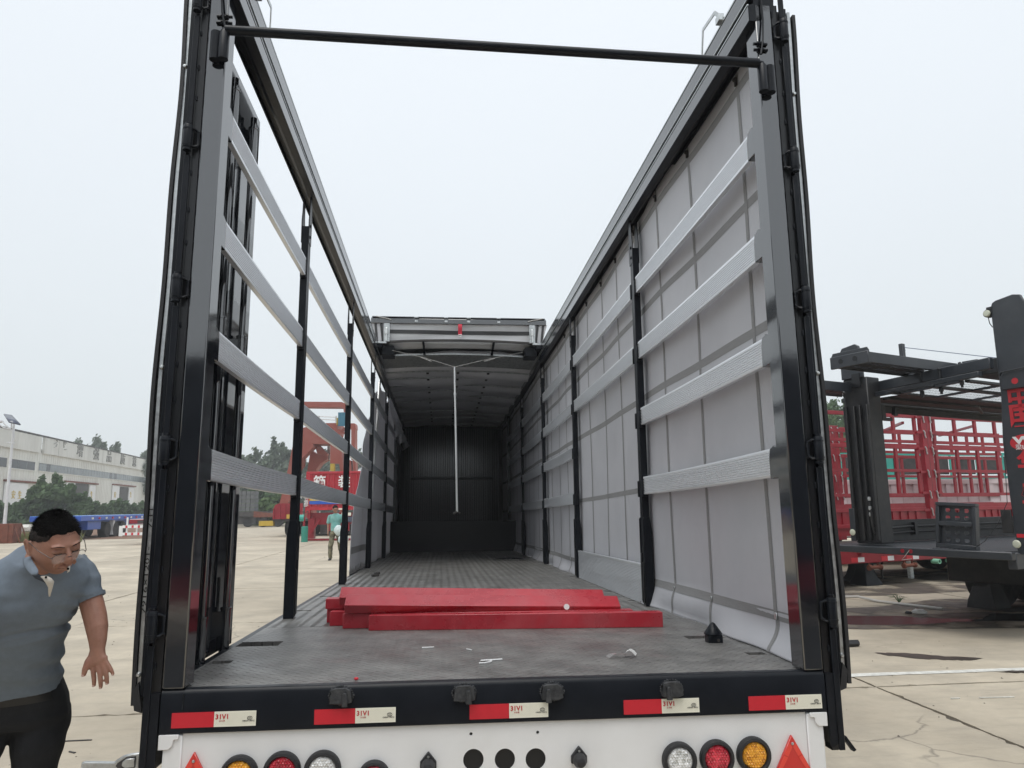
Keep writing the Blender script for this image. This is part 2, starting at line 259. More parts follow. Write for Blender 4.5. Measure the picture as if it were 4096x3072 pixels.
# ---------------------------------------------------------------- mesh helpers
class MB:
    def __init__(s): s.v = []; s.f = []
    def add(s, vs, fs):
        o = len(s.v); s.v += [tuple(x) for x in vs]; s.f += [tuple(i+o for i in f) for f in fs]; return s
    def box(s, a, b, M=None):
        (x0, y0, z0), (x1, y1, z1) = a, b
        vs = [Vector(q) for q in ((x0, y0, z0), (x1, y0, z0), (x1, y1, z0), (x0, y1, z0), (x0, y0, z1), (x1, y0, z1), (x1, y1, z1), (x0, y1, z1))]
        if M: vs = [M @ q for q in vs]
        return s.add(vs, [(0, 3, 2, 1), (4, 5, 6, 7), (0, 1, 5, 4), (1, 2, 6, 5), (2, 3, 7, 6), (3, 0, 4, 7)])
    def bar(s, p0, p1, w, h, up=(0, 0, 1)):
        p0, p1 = Vector(p0), Vector(p1); d = (p1-p0); u = Vector(up); sx = d.cross(u)
        if sx.length < 1e-6: sx = d.cross(Vector((0, 1, 0)))
        sx = sx.normalized(); uz = sx.cross(d).normalized()
        vs = [p + sx*a*w/2 + uz*b*h/2 for p in (p0, p1) for a, b in ((-1, -1), (1, -1), (1, 1), (-1, 1))]
        return s.add(vs, [(0, 1, 2, 3), (7, 6, 5, 4), (0, 4, 5, 1), (1, 5, 6, 2), (2, 6, 7, 3), (3, 7, 4, 0)])
    def tube(s, pts, r, n=10, caps=True):
        pts = [Vector(q) for q in pts]; rs = r if isinstance(r, (list, tuple)) else [r]*len(pts)
        d0 = (pts[1]-pts[0]).normalized(); ref = Vector((0, 0, 1)) if abs(d0.z) < .9 else Vector((1, 0, 0))
        sx = d0.cross(ref).normalized(); rings = []
        for i, q in enumerate(pts):
            d = (pts[min(i+1, len(pts)-1)]-pts[max(i-1, 0)]).normalized()
            sx = (sx - d*sx.dot(d)).normalized(); sy = d.cross(sx)
            rr = rs[i]; a, b = rr if isinstance(rr, (list, tuple)) else (rr, rr)
            rings.append([q + sx*a*math.cos(k*2*math.pi/n) + sy*b*math.sin(k*2*math.pi/n) for k in range(n)])
        return s.loft(rings, caps)
    def loft(s, rings, caps=True):
        n = len(rings[0]); vs = [q for r in rings for q in r]; fs = []
        for i in range(len(rings)-1):
            for k in range(n): fs.append((i*n+k, i*n+(k+1) % n, (i+1)*n+(k+1) % n, (i+1)*n+k))
        if caps: fs.append(tuple(range(n-1, -1, -1))); fs.append(tuple(range((len(rings)-1)*n, len(rings)*n)))
        return s.add(vs, fs)
    def prism(s, poly, a, b, axis='x'):
        def pt(u, v, t): return {'x': (t, u, v), 'y': (u, t, v), 'z': (u, v, t)}[axis]
        n = len(poly); vs = [pt(u, v, a) for u, v in poly] + [pt(u, v, b) for u, v in poly]
        fs = [tuple(range(n-1, -1, -1)), tuple(range(n, 2*n))] + [(k, (k+1) % n, n+(k+1) % n, n+k) for k in range(n)]
        return s.add(vs, fs)
    def lathe(s, c, prof, n=24, axis='y', caps=True):
        c = Vector(c); rings = []
        for r, t in prof:
            ring = []
            for k in range(n):
                a = 2*math.pi*k/n; u, v = r*math.cos(a), r*math.sin(a)
                ring.append(c + Vector({'x': (t, u, v), 'y': (u, t, v), 'z': (u, v, t)}[axis]))
            rings.append(ring)
        return s.loft(rings, caps)
    def quad(s, a, b, c, d): return s.add([a, b, c, d], [(0, 1, 2, 3)])
    def ball(s, c, r, n=10, M=None):
        c = Vector(c); rx, ry, rz = r if isinstance(r, (list, tuple)) else (r, r, r); rings = []
        for i in range(1, n):
            th = math.pi*i/n
            ring = []
            for k in range(n*2):
                ph = math.pi*k/n; v = Vector((rx*math.sin(th)*math.cos(ph), ry*math.sin(th)*math.sin(ph), rz*math.cos(th)))
                ring.append(c + (M @ v if M else v))
            rings.append(ring)
        return s.loft(rings, True)
    def grid(s, fn, us, vs_):
        nu = len(us); P = [fn(u, v) for v in vs_ for u in us]
        return s.add(P, [(j*nu+i, j*nu+i+1, (j+1)*nu+i+1, (j+1)*nu+i) for j in range(len(vs_)-1) for i in range(nu-1)])
    def xf(s, M): s.v = [tuple(M @ Vector(q)) for q in s.v]; return s
    def mesh(s, name, m, ang=35, fix=True):
        me = bpy.data.meshes.new(name); me.from_pydata(s.v, [], s.f)
        if fix and len(s.f) < 60000:
            b = bmesh.new(); b.from_mesh(me); bmesh.ops.recalc_face_normals(b, faces=b.faces); b.to_mesh(me); b.free()
        if m: me.materials.append(m)
        if ang: 
            me.shade_smooth(); me.set_sharp_from_angle(angle=R(ang))
        return me
    def build(s, name, m, parent=None, bevel=0, ang=35, seg=1, fix=True, **kw):
        o = bpy.data.objects.new(name, s.mesh(name, m, ang, fix)); COL.objects.link(o)
        if parent: o.parent = parent
        if bevel:
            b = o.modifiers.new('bevel', 'BEVEL'); b.width = bevel; b.segments = seg; b.limit_method = 'ANGLE'; b.angle_limit = R(40)
        for k, q in kw.items(): o[k] = q
        return o
def inst(me, name, parent=None, loc=(0, 0, 0), rot=(0, 0, 0), scl=None, **kw):
    o = bpy.data.objects.new(name, me); COL.objects.link(o); o.parent = parent; o.location = loc; o.rotation_euler = rot
    if scl: o.scale = scl
    for k, q in kw.items(): o[k] = q
    return o
def empty(name, label, cat, loc=(0, 0, 0), rz=0, group=None, M=None):
    o = bpy.data.objects.new(name, None); COL.objects.link(o); o.empty_display_size = .1
    if M: o.matrix_world = M
    else: o.location = loc; o.rotation_euler = (0, 0, rz)
    o['label'] = label; o['category'] = cat
    if group: o['group'] = group
    return o
def tag(o, label, cat, group=None):
    o['label'] = label; o['category'] = cat
    if group: o['group'] = group
    return o
TXT = {}
def text_mesh(body, size, m, depth=.001, bold=0., align='CENTER'):
    key = (body, size, m.name, depth, bold, align)
    if key in TXT: return TXT[key]
    cu = bpy.data.curves.new('text', 'FONT'); cu.body = body; cu.size = size; cu.extrude = depth; cu.offset = bold
    cu.align_x = align; cu.align_y = 'CENTER'; cu.resolution_u = 2
    o = bpy.data.objects.new('text', cu); COL.objects.link(o)
    dg = bpy.context.evaluated_depsgraph_get(); me = bpy.data.meshes.new_from_object(o.evaluated_get(dg))
    bpy.data.objects.remove(o); me.materials.clear(); me.materials.append(m); TXT[key] = me
    return me
STAND = (R(90), 0, 0)                 # lettering upright, read from -Y
# lettering made first, while the scene is still small
for a in (('31V1', .023, ink_red, .0004, .0006), ('反 光 膜', .0055, ink_red, .0003), ('C00439  3NT-2', .0065, ink_black, .0004), ('CCC', .012, ink_black, .0004),
          ('中', .21, ink_red, .004, .006), ('国', .21, ink_red, .004, .006), ('华', .19, ink_red, .004, .006), ('盛', .20, ink_red, .004, .006), ('W', .13, ink_white, .004, .005), ('梁山', .05, ink_white, .004),
          ('7916×1201-', .05, ink_black, .0006), ('7-11', .05, ink_black, .0006),
          ('箱', .66, ink_white, .01, .012), ('装', .66, ink_white, .01, .012), ('立', .25, ink_white, .01), ('源', .25, ink_white, .01), ('部', .25, ink_white, .01), ('安', 1.1, ink_yellow, .02), ('生', 1.1, ink_yellow, .02)):
    text_mesh(*a)
for ch in '增强品质意': text_mesh(ch, 2.0, faded, .05, .01)
def remesh(mb, vox, name, m, parent, smooth=2, deform=None, ang=0, **kw):
    me = mb.mesh('tmp', None, 0, True); o = bpy.data.objects.new('tmp', me); COL.objects.link(o)
    r = o.modifiers.new('r', 'REMESH'); r.mode = 'VOXEL'; r.voxel_size = vox
    if smooth: q = o.modifiers.new('s', 'SMOOTH'); q.iterations = smooth; q.factor = .5
    dg = bpy.context.evaluated_depsgraph_get(); m2 = bpy.data.meshes.new_from_object(o.evaluated_get(dg)); bpy.data.objects.remove(o)
    m2.name = name; m2.materials.clear(); m2.materials.append(m); m2.shade_smooth()
    if deform:
        nr = [v.normal.copy() for v in m2.vertices]
        for v, nn in zip(m2.vertices, nr): v.co = deform(v.co.copy(), nn)
    o = bpy.data.objects.new(name, m2); COL.objects.link(o); o.parent = parent
    for k, q in kw.items(): o[k] = q
    return o
# ---------------------------------------------------------------- the trailer in its own frame: x right, y forward, z up from the deck, rear face at y = 0
TM = Matrix.Translation((0, 0, DECK)) @ Matrix.Rotation(-TILT, 4, 'X') @ Matrix.Rotation(R(.3), 4, 'Y')
TR = empty('curtain_trailer', 'long black curtain-sided trailer with open rear doors and rolled back roof', 'trailer', M=TM)
LEN, STEP = 15.6, 12.4
def part(mb, name, m, bevel=0, parent=TR, **k): return mb.build(name, m, parent, bevel, **k)
TOP = 2.84

# deck: plates with sunk pockets
def plate(x0, x1, y0, y1, holes, m, depth=.06):
    xs = sorted({x0, x1, *[h[0] for h in holes], *[h[1] for h in holes]}); ys = sorted({y0, y1, *[h[2] for h in holes], *[h[3] for h in holes]})
    b = MB()
    for i in range(len(xs)-1):
        for j in range(len(ys)-1):
            cx, cy = (xs[i]+xs[i+1])/2, (ys[j]+ys[j+1])/2
            if any(h[0] < cx < h[1] and h[2] < cy < h[3] for h in holes): continue
            b.quad((xs[i], ys[j], 0), (xs[i+1], ys[j], 0), (xs[i+1], ys[j+1], 0), (xs[i], ys[j+1], 0))
    for a, c, d, e_ in [(x0, x1, y0, y1)]+holes:
        b.quad((a, d, -.03), (c, d, -.03), (c, d, 0), (a, d, 0)); b.quad((a, e_, -.03), (c, e_, -.03), (c, e_, 0), (a, e_, 0))
        b.quad((a, d, -.03), (a, e_, -.03), (a, e_, 0), (a, d, 0)); b.quad((c, d, -.03), (c, e_, -.03), (c, e_, 0), (c, d, 0))
    return b
pockets = [(-1.25, -1.045, .985, 1.13), (-1.245, -1.155, .535, .605), (1.0, 1.19, .885, .975), (1.115, 1.20, .40, .465)]
seams = [.012, 1.66, 3.16, 4.9, 6.4, 7.6, 9.1, 10.7, 12.4]
for i in range(len(seams)-1):
    part(plate(-1.255, 1.255, seams[i]+.004, seams[i+1]-.004, pockets if i == 0 else ([(-1.235, -1.135, 2.47, 2.52), (1.14, 1.23, 2.7, 2.74)] if i == 1 else [(-1.235, -1.135, seams[i]+.3, seams[i]+.36), (1.13, 1.235, seams[i]+.3, seams[i]+.36)]), tread if i < 1 else ribbed), 'floor_plate', tread if i < 1 else ribbed, ang=0, fix=False)
part(MB().box((-1.25, .12, -.13), (1.25, STEP, -.09)), 'deck_underframe', black_matt)
for s in (-1, 1): part(MB().box((s*1.281-.019, .13, -.17), (s*1.281+.019, STEP, -.006)), 'side_rail', black_matt, .004)
# gooseneck
part(MB().box((-1.262, STEP+.004, -.16), (1.262, STEP+.05, .60)), 'neck_step', black_in, .004)
for s in (-1, 1): part(MB().box((s*1.31-.006, 12.9, .0), (s*1.31+.006, LEN+.05, 3.05)), 'front_side_panel', black_in)
part(MB().box((-1.25, STEP+.055, .52), (1.25, LEN, .60)), 'neck_floor', black_matt)
# rear beam with a rolled top edge
prof = [(-.001, -.145), (-.001, -.012), (.004, -.002), (.010, .004), (.05, .004), (.05, -.004), (.11, -.006), (.11, -.145)]
part(MB().prism(prof, -1.25, 1.25, 'x'), 'rear_beam', black_matt, .002)
b = MB()
for k in range(11): b.ball((-1.17, -.002, -.012-.005*k), (.0035, .003, .004), 4)
part(b, 'weld_seam', black_matt)
# reflective strips
strip_x = [(-1.206, -.911, .006), (-.704, -.41, .002), (-.138, .157, .0015), (.446, .740, .0), (.936, 1.23, -.001)]
for i, (x0, x1, dz) in enumerate(strip_x):
    z1 = -.080+dz+.0; z0 = z1-.0515; xm = (x0+x1)/2
    s = part(MB().box((x0, -.0035, z0), (xm, -.001, z1)), 'reflective_strip', tape_red)
    part(MB().box((xm+.0005, -.0035, z0), (x1, -.001, z1)), 'white_half', tape_white, parent=s)
    g = MB()
    for k in range(44):                                       # embossed honeycomb lines
        xa = xm+.003+k*(x1-xm-.006)/44
        for q in range(7):
            za = z0+.005+q*.0062+(.003 if k % 2 else 0)
            g.bar((xa, -.0037, za), (xa+.0022, -.0037, za+.0022), .0004, .0006)
    part(g, 'embossing', mat('embossing', (.62, .60, .49), .4) if 'embossing' not in MATS else MATS['embossing'], parent=s, ang=0, fix=False)
    inst(text_mesh('31V1', .023, ink_red, .0004, .0006), 'lettering', s, (xm+.029, -.0042, z1-.018), STAND)
    inst(text_mesh('反 光 膜', .0055, ink_red, .0003), 'lettering', s, (xm+.029, -.0042, z1-.032), STAND)
    inst(text_mesh('C00439  3NT-2', .0065, ink_black, .0004), 'lettering', s, (x1-.026, -.0042, z1-.034), STAND)
    inst(text_mesh('CCC', .012, ink_black, .0004), 'lettering', s, (x1-.022, -.0042, z1-.025), STAND, scl=(.55, 1, 1))
    r_ = MB(); N = 20
    r_.tube([(x1-.022+.0088*math.cos(a*2*math.pi/N), -.0042, z1-.0245+.0064*math.sin(a*2*math.pi/N)) for a in range(N+1)], .0006, 4)
    part(r_, 'certification_ring', ink_black, parent=s)
# welded door-bar keepers
for i, x in enumerate((-.61, -.158, .172, .634)):
    f = 1 if i < 2 else -1; z = -.031-.004*i
    b = MB().prism([(x-.040, z-.026), (x-.034, z+.022), (x-.018, z+.028), (x+.020, z+.028), (x+.036, z+.018), (x+.042, z-.022), (x+.02, z-.030)], -.022, .001, 'y')
    k_ = part(b, 'door_bar_keeper', dusty_black, .002)
    c = x+f*.016
    part(MB().prism([(c-.011, z-.036), (c-.006, z+.012), (c+.006, z+.012), (c+.012, z-.036)], -.032, -.0225, 'y'), 'keeper_tooth', dusty_black, .002, parent=k_)
    b = MB()
    random.seed(i)
    for a in range(26):
        q = a/26*math.pi*2; b.ball((x+.043*math.cos(q)+random.uniform(-.002, .002), -.004, z+.032*math.sin(q)), random.uniform(.0035, .006), 4)
    part(b, 'weld_bead', dusty_black, parent=k_)
# white lamp panel: holes are real
def holed(x0, x1, z0, z1, holes, y, th, n=28):
    bm = bmesh.new(); geom = []
    o = [bm.verts.new((x0, y, z0)), bm.verts.new((x1, y, z0)), bm.verts.new((x1, y, z1)), bm.verts.new((x0, y, z1))]
    ed = [bm.edges.new((o[i], o[(i+1) % 4])) for i in range(4)]
    for hx, hz, r in holes:
        vs = [bm.verts.new((hx+r*math.cos(2*math.pi*k/n), y, hz+r*math.sin(2*math.pi*k/n))) for k in range(n)]
        ed += [bm.edges.new((vs[k], vs[(k+1) % n])) for k in range(n)]
    bmesh.ops.triangle_fill(bm, use_beauty=True, use_dissolve=False, edges=ed)
    ex = bmesh.ops.extrude_face_region(bm, geom=bm.faces[:]); bmesh.ops.translate(bm, verts=[q for q in ex['geom'] if isinstance(q, bmesh.types.BMVert)], vec=(0, th, 0))
    bmesh.ops.recalc_face_normals(bm, faces=bm.faces)
    return bm
holes = [(-.123, -.274, .038), (-.006, -.277, .038), (.109, -.280, .038), (-.132, -.184, .006), (.118, -.187, .006)]
bm = holed(-1.168, 1.166, -.60, -.1455, holes, .012, .008); me = bpy.data.meshes.new('lamp_panel'); bm.to_mesh(me); bm.free(); me.materials.append(white_paint)
inst(me, 'lamp_panel', TR)
part(MB().box((-1.16, .022, -.60), (1.16, .10, -.15)), 'panel_backing', black_in)
part(MB().box((-1.168, -.008, -.604), (1.166, .025, -.596)), 'panel_lip', white_paint)
for s in (-1, 1):
    x = s*1.2
    part(MB().box((x-.033, .004, -.62), (x+.033, .09, -.150)), 'panel_side_post', white_paint, .004)
    e_ = s*1.247; i_ = s*1.178; k = [(i_, -.1475), (e_, -.1475), (e_, -.198), (e_-s*.035, -.197), (e_-s*.044, -.190), (e_-s*.05, -.180), (e_-s*.052, -.165), (i_, -.163)]
    part(MB().prism(k, -.004, .0035, 'y'), 'gusset_plate', white_paint, .0015)
# lamps
def lamp(x, z, m, r=.068):
    ring = part(MB().lathe((x, 0, z), [(r, .012), (r, -.008), (r-.004, -.015), (r-.012, -.017), (r-.017, -.010), (r-.0175, .011)], 36), 'tail_lamp', rubber)
    part(MB().lathe((x, 0, z), [(r-.0178, .010), (r-.0178, -.006), (r-.022, -.010), (.02, -.0125), (.001, -.013)], 36), 'lamp_lens', m, parent=ring)
    b = MB(); rr = r-.026
    for i in range(-4, 5):
        for j in range(-4, 5):
            px, pz = (i+.5*(j % 2))*.0105, j*.0092
            if px*px+pz*pz < rr*rr: b.lathe((x+px, -.0118, z+pz), [(.0048, .001), (.0036, -.0022), (.0006, -.0034)], 6)
    part(b, 'lens_facets', m, parent=ring, ang=20)
for x, z, m in ((-.962, -.290, lens_a), (-.812, -.283, lens_r), (-.669, -.285, lens_w), (-.485, -.317, lens_r), (.654, -.302, lens_w), (.800, -.299, lens_r), (.945, -.293, lens_a)): lamp(x, z, m, .066 if x != -.485 else .058)
for x in (-.289, .271):
    z = -.268
    p_ = part(MB().prism([(x, z+.032), (x+.012, z+.018), (x+.030, z-.004), (x+.030, z-.03), (x-.030, z-.03), (x-.030, z-.004), (x-.012, z+.018)], -.002, .0115, 'y'), 'rubber_bump_stop', rubber, .003)
    part(MB().lathe((x, 0, z-.016), [(.026, -.0025), (.025, -.02), (.016, -.042), (.006, -.046)], 20), 'stop_nose', rubber, parent=p_)
    part(MB().lathe((x, 0, z+.014), [(.0045, -.002), (.0045, -.005), (.001, -.006)], 10), 'rivet', galv, parent=p_)
for x, zt in ((1.099, -.226), (-1.121, -.208)):
    hw, hh = .074, .135
    T_ = part(MB().prism([(x-hw, zt-hh), (x+hw, zt-hh), (x, zt)], -.003, .0115, 'y'), 'triangle_reflector', tri_m, .002)
    for f in (-1, 1):
        part(MB().prism([(x+f*.012, zt-.026), (x+f*.036, zt-.068), (x+f*.020, zt-.076), (x+f*.001, zt-.042)], -.0042, -.0032, 'y'), 'bright_bar', tri_lite, parent=T_)
        part(MB().prism([(x+f*.037, zt-.071), (x+f*.063, zt-.118), (x+f*.046, zt-.118), (x+f*.021, zt-.079)], -.0042, -.0032, 'y'), 'bright_bar', tri_lite, parent=T_)
    for dx, dz in ((0, -.030), (-.052, -.124), (.052, -.124)): part(MB().lathe((x+dx, 0, zt+dz), [(.0055, -.003), (.005, -.006), (.001, -.008)], 10), 'screw', galv, parent=T_)

# ---- rear frame: posts, hinges, doors folded right round against the sides
HZ = [2.79, 2.155, 1.515, .875, .235]
for s in (-1, 1):
    P = part(MB().box((s*1.21-.04, 0, .006), (s*1.21+.04, .11, 2.93)), 'corner_post', black, .006, seg=2)
    part(MB().box((s*1.266-.0135, .004, -.26), (s*1.266+.0135, .10, 2.93)), 'post_channel', black_in, parent=P)
    part(MB().box((s*1.2945-.0135, .045, -.30), (s*1.2945+.0135, .10, 2.93)), 'channel_back', black_in, parent=P)
    lowz = -.25
    b = MB()
    zs = [3.0]+[q for h in HZ for q in (h+.058, h-.075)]+[-.285]
    for k in range(0, len(zs), 2): b.box((s*1.2945-.012, -.012, zs[k+1]), (s*1.2945+.012, -.002, zs[k]))
    part(b, 'hinge_strip', black_matt, .002)
    if s < 0 or s > 0:
        part(MB().prism([(s*1.252, -.27), (s*1.262, -.275), (s*1.283, -.262), (s*1.283, -.004), (s*1.252, -.004)], -.006, .002, 'y'), 'post_skirt', black_matt)
    for z in HZ:
        h = part(MB().lathe((s*1.293, -.022, z), [(.0185, -.050), (.0195, -.046), (.0195, .044), (.0175, .048)], 18, 'z'), 'hinge', black_matt)
        for z0_, z1_, r0_ in ((.028, .034, .021), (-.040, -.034, .021), (.0485, .060, .012), (-.062, -.0505, .0165)): part(MB().lathe((s*1.293, -.022, z), [(r0_, z0_), (r0_, z1_)], 16, 'z'), 'hinge_collar', black_matt, parent=h)
        b = MB().tube([(s*1.285, -.022, z+.034), (s*1.270, -.016, z+.036), (s*1.258, -.006, z+.028), (s*1.256, -.004, z-.03), (s*1.268, -.014, z-.042), (s*1.284, -.022, z-.040)], .006, 8)
        part(b, 'hinge_strap', black_matt, parent=h)
        b = MB(); random.seed(int(z*100))
        for a in range(14): b.ball((s*1.256+random.uniform(-.003, .003), -.003, z-.035+a*.005), random.uniform(.004, .0065), 4)
        part(b, 'weld_bead', black_matt, parent=h)
    b = MB()
    for z in [h+d for h in HZ for d in (-.16, -.32, -.46)]:
        b = MB().tube([(s*1.278, .001, z+a*.006) for a in range(5)], [.003, .005, .004, .005, .003], 6); part(b, 'weld_tack', black_matt, fix=False)
    pass
    # door leaf, lying along the side of the body
    D_ = part(MB().box((s*1.345-.013, .055, -.02), (s*1.345+.013, 1.235, 2.93)), 'rear_door', black, .004)
    sw = lambda z: .004*math.sin(z*2.3+s)+.002*math.sin(z*7.1)
    zs = [-.03+i*.05 for i in range(60)]
    rings = [[(s*(1.336+sw(z)), .030, z), (s*(1.349+sw(z)), .030, z), (s*(1.349+sw(z)), .054, z), (s*(1.336+sw(z)), .054, z)] for z in zs]
    part(MB().loft(rings), 'edge_strip', galv, parent=D_)
    rings = [[(s*(1.352+1.6*sw(z)), .02, z-.02), (s*(1.366+1.6*sw(z)), .02, z-.02), (s*(1.366+1.6*sw(z)), .09, z-.02), (s*(1.352+1.6*sw(z)), .09, z-.02)] for z in zs]
    part(MB().loft(rings), 'door_seal', rubber, parent=D_)
    rings = [[(s*(1.311), .022, z), (s*1.332, .022, z), (s*1.332, .052, z), (s*1.311, .052, z)] for z in (-.02, 2.93)]
    part(MB().loft(rings), 'seal_lip', black_matt, parent=D_)
    part(MB().prism([(s*1.338, .03), (s*1.322, -.05), (s*1.318, -.075), (s*1.345, -.066), (s*1.356, .0)], .015, .05, 'y'), 'seal_tail', rubber, parent=D_)
    for zb_ in (.055, 1.2, 2.5): part(MB().lathe((s*1.343, .022, zb_), [(.004, .010), (.010, .008), (.010, .004), (.006, -.002), (.001, -.003)], 12, 'y'), 'edge_bolt', galv, parent=D_)
    xi = s*1.297 if s < 0 else 1.311
    for k, y in enumerate((.585, .965)):
        rod = part(MB().tube([(xi, y, -.07), (xi, y, 2.80)], .0165, 16), 'locking_rod', black, parent=D_)
        for z0, z1 in ((-.03, .19), (1.42, 1.56), (2.50, 2.74)):
            part(MB().lathe((xi, y, 0), [(.024, z0), (.024, z1-.012), (.027, z1-.010), (.027, z1), (.017, z1+.002)], 16, 'z').box((xi-.01 if s > 0 else xi-.036, y-.02, z0+.02), (xi+.036 if s > 0 else xi+.01, y+.02, z1-.02)), 'rod_guide', black, parent=D_)
        part(MB().lathe((xi, y, 0), [(.022, -.10), (.026, -.085), (.018, -.07)], 14, 'z').box((xi-.03, y-.02, -.115), (xi+.012, y+.03, -.097)), 'rod_cam', black, parent=D_)
        part(MB().bar((s*1.3295, y-.16, 0), (s*1.3295, y-.16, 2.85), .005, .05, (0, 1, 0)), 'door_rib', black, parent=D_)
    part(MB().box((s*1.3305-.001, .07, -.018), (s*1.3305+.001, 1.22, .05)), 'door_kick_plate', black_matt, parent=D_)
    hb = MB().prism([(1.02, .33), (1.055, .33), (1.06, .20), (1.05, .10), (1.062, .04), (1.05, -.02), (1.075, -.06), (1.078, -.12), (1.06, -.12), (1.055, -.055), (1.025, -.01), (1.02, .1)], xi+s*.004, xi+s*.010, 'x')
    part(hb, 'lock_handle', black_matt, .002, parent=D_)
    if s < 0:
        tx = text_mesh('7916×1201-', .05, ink_black, .0006); inst(tx, 'handwriting', D_, (-1.3425-.0, .0285, .39), (R(90), R(-90), 0), scl=(1, .42, 1))
        inst(text_mesh('7-11', .05, ink_black, .0006), 'handwriting', D_, (-1.3425, .0285, .62), (R(90), R(-90), 0), scl=(.9, .42, 1))
# ---- galvanised lever reaching out to the left under the door
hz = -.236
L_ = part(MB().prism([(-1.315, hz+.026), (-1.345, hz+.024), (-1.372, hz+.018), (-1.396, hz+.004), (-1.40, hz-.002), (-1.50, hz+.003), (-1.513, hz+.001), (-1.514, hz-.020), (-1.508, hz-.028), (-1.42, hz-.029), (-1.396, hz-.031), (-1.37, hz-.034), (-1.34, hz-.031), (-1.315, hz-.027)], .02, .036, 'y'), 'side_lever', galv, .004, seg=2)
part(MB().prism([(-1.328, hz+.016), (-1.36, hz+.014), (-1.388, hz-.004), (-1.394, hz-.013), (-1.386, hz-.022), (-1.36, hz-.024), (-1.328, hz-.022)], .016, .0195, 'y'), 'lever_recess', dark_steel, .001, parent=L_)
part(MB().prism([(-1.328, hz+.012), (-1.358, hz+.010), (-1.370, hz+.0), (-1.372, hz-.012), (-1.36, hz-.020), (-1.328, hz-.018)], .010, .0155, 'y'), 'lever_latch', galv, .002, parent=L_)
part(MB().prism([(1.345, -.25), (1.385, -.305), (1.372, -.311), (1.338, -.262)], .05, .075, 'y'), 'side_lever', black_matt, .002)

# ---- swing bar across the head of the opening
bar = part(MB().tube([(-1.166, -.030, 2.640), (1.155, -.030, 2.607)], .0205, 20), 'cross_bar', black_matt)
for s, zz in ((-1, 2.62), (1, 2.585)):
    b = MB().lathe((s*1.172, -.030, zz), [(.003, -.118), (.0215, -.116), (.0215, .004), (.012, .02)], 18, 'z').tube([(s*1.172, -.03, zz+.0), (s*1.172, -.03, zz+.022), (s*1.15, -.03, zz+.026)], .012, 10)
    part(b, 'bar_socket', black_matt, parent=bar)
    part(MB().lathe((s*1.207, -.022, zz), [(.003, -.118), (.022, -.116), (.022, .012), (.003, .014)], 18, 'z'), 'bar_lug', black_matt, parent=bar)
    part(MB().tube([(s*1.200, -.01, 3.0), (s*1.202, -.012, 2.84), (s*1.19, -.02, 2.73), (s*1.172, -.028, 2.655)], .0045, 8), 'bar_hook', black_matt, parent=bar)
    for dz in (0, .030):
        part(MB().lathe((0, -.006, 2.700+dz-.01), [(.007, s*1.215), (.007, s*1.150), (.001, s*1.149)], 8, 'x').lathe((0, -.006, 2.700+dz-.01), [(.0125, s*1.196), (.0125, s*1.184)], 6, 'x').lathe((0, -.006, 2.700+dz-.01), [(.0125, s*1.176), (.0125, s*1.166)], 6, 'x'), 'frame_bolt', black_matt)

# ---- roof rails: inner face with a groove, flat soffit, curtain track
for s in (-1, 1):
    prof = [(1.145, 2.842), (1.145, 2.925), (1.168, 2.930), (1.168, 2.952), (1.145, 2.957), (1.145, 3.045), (1.152, 3.055), (1.175, 3.055), (1.180, 3.040), (1.235, 3.040), (1.262, 3.03), (1.268, 2.985), (1.262, 2.90), (1.258, 2.868), (1.252, 2.868), (1.25, 2.895), (1.205, 2.895), (1.205, 2.850), (1.188, 2.842)]
    if s < 0: prof = [(-x, z) for x, z in prof][::-1]
    rail = part(MB().prism(prof, .0, LEN, 'y'), 'roof_rail', black_matt, ang=20)
    for z0_, z1_ in ((2.846, 2.922), (2.960, 3.042)): part(MB().box((s*1.1435-.0012, .004, z0_), (s*1.1435+.0012, LEN, z1_)), 'rail_face', rail_black, parent=rail)
    for z0_, z1_ in ((2.9235, 2.930), (2.9535, 2.9575)): part(MB().box((s*1.1425-.003, .004, z0_), (s*1.1425+.003, LEN, z1_)), 'rail_highlight', galv, parent=rail)  # bright strips added in place of highlights along the groove edges
    part(MB().box((s*1.156-.005, .112, 2.931), (s*1.156+.004, LEN, 2.951)), 'rail_groove_strip', black_in, parent=rail)
    part(MB().box((s*1.148-.003, .01, 3.057), (s*1.148+.003, LEN, 3.066)), 'rail_bead', galv, parent=rail)
    c = MB().bar((s*1.15, .30, 3.070), (s*1.13, .36, 3.150), .022, .005, (1, 0, 0)).bar((s*1.13, .36, 3.150), (s*1.125, .52, 3.165), .022, .005, (1, 0, 0)).bar((s*1.125, .52, 3.165), (s*1.15, .62, 3.075), .022, .005, (1, 0, 0)).box((s*1.14-.014, .30, 3.068), (s*1.14+.014, .35, 3.105))
    part(c, 'roof_catch', galv, .001)

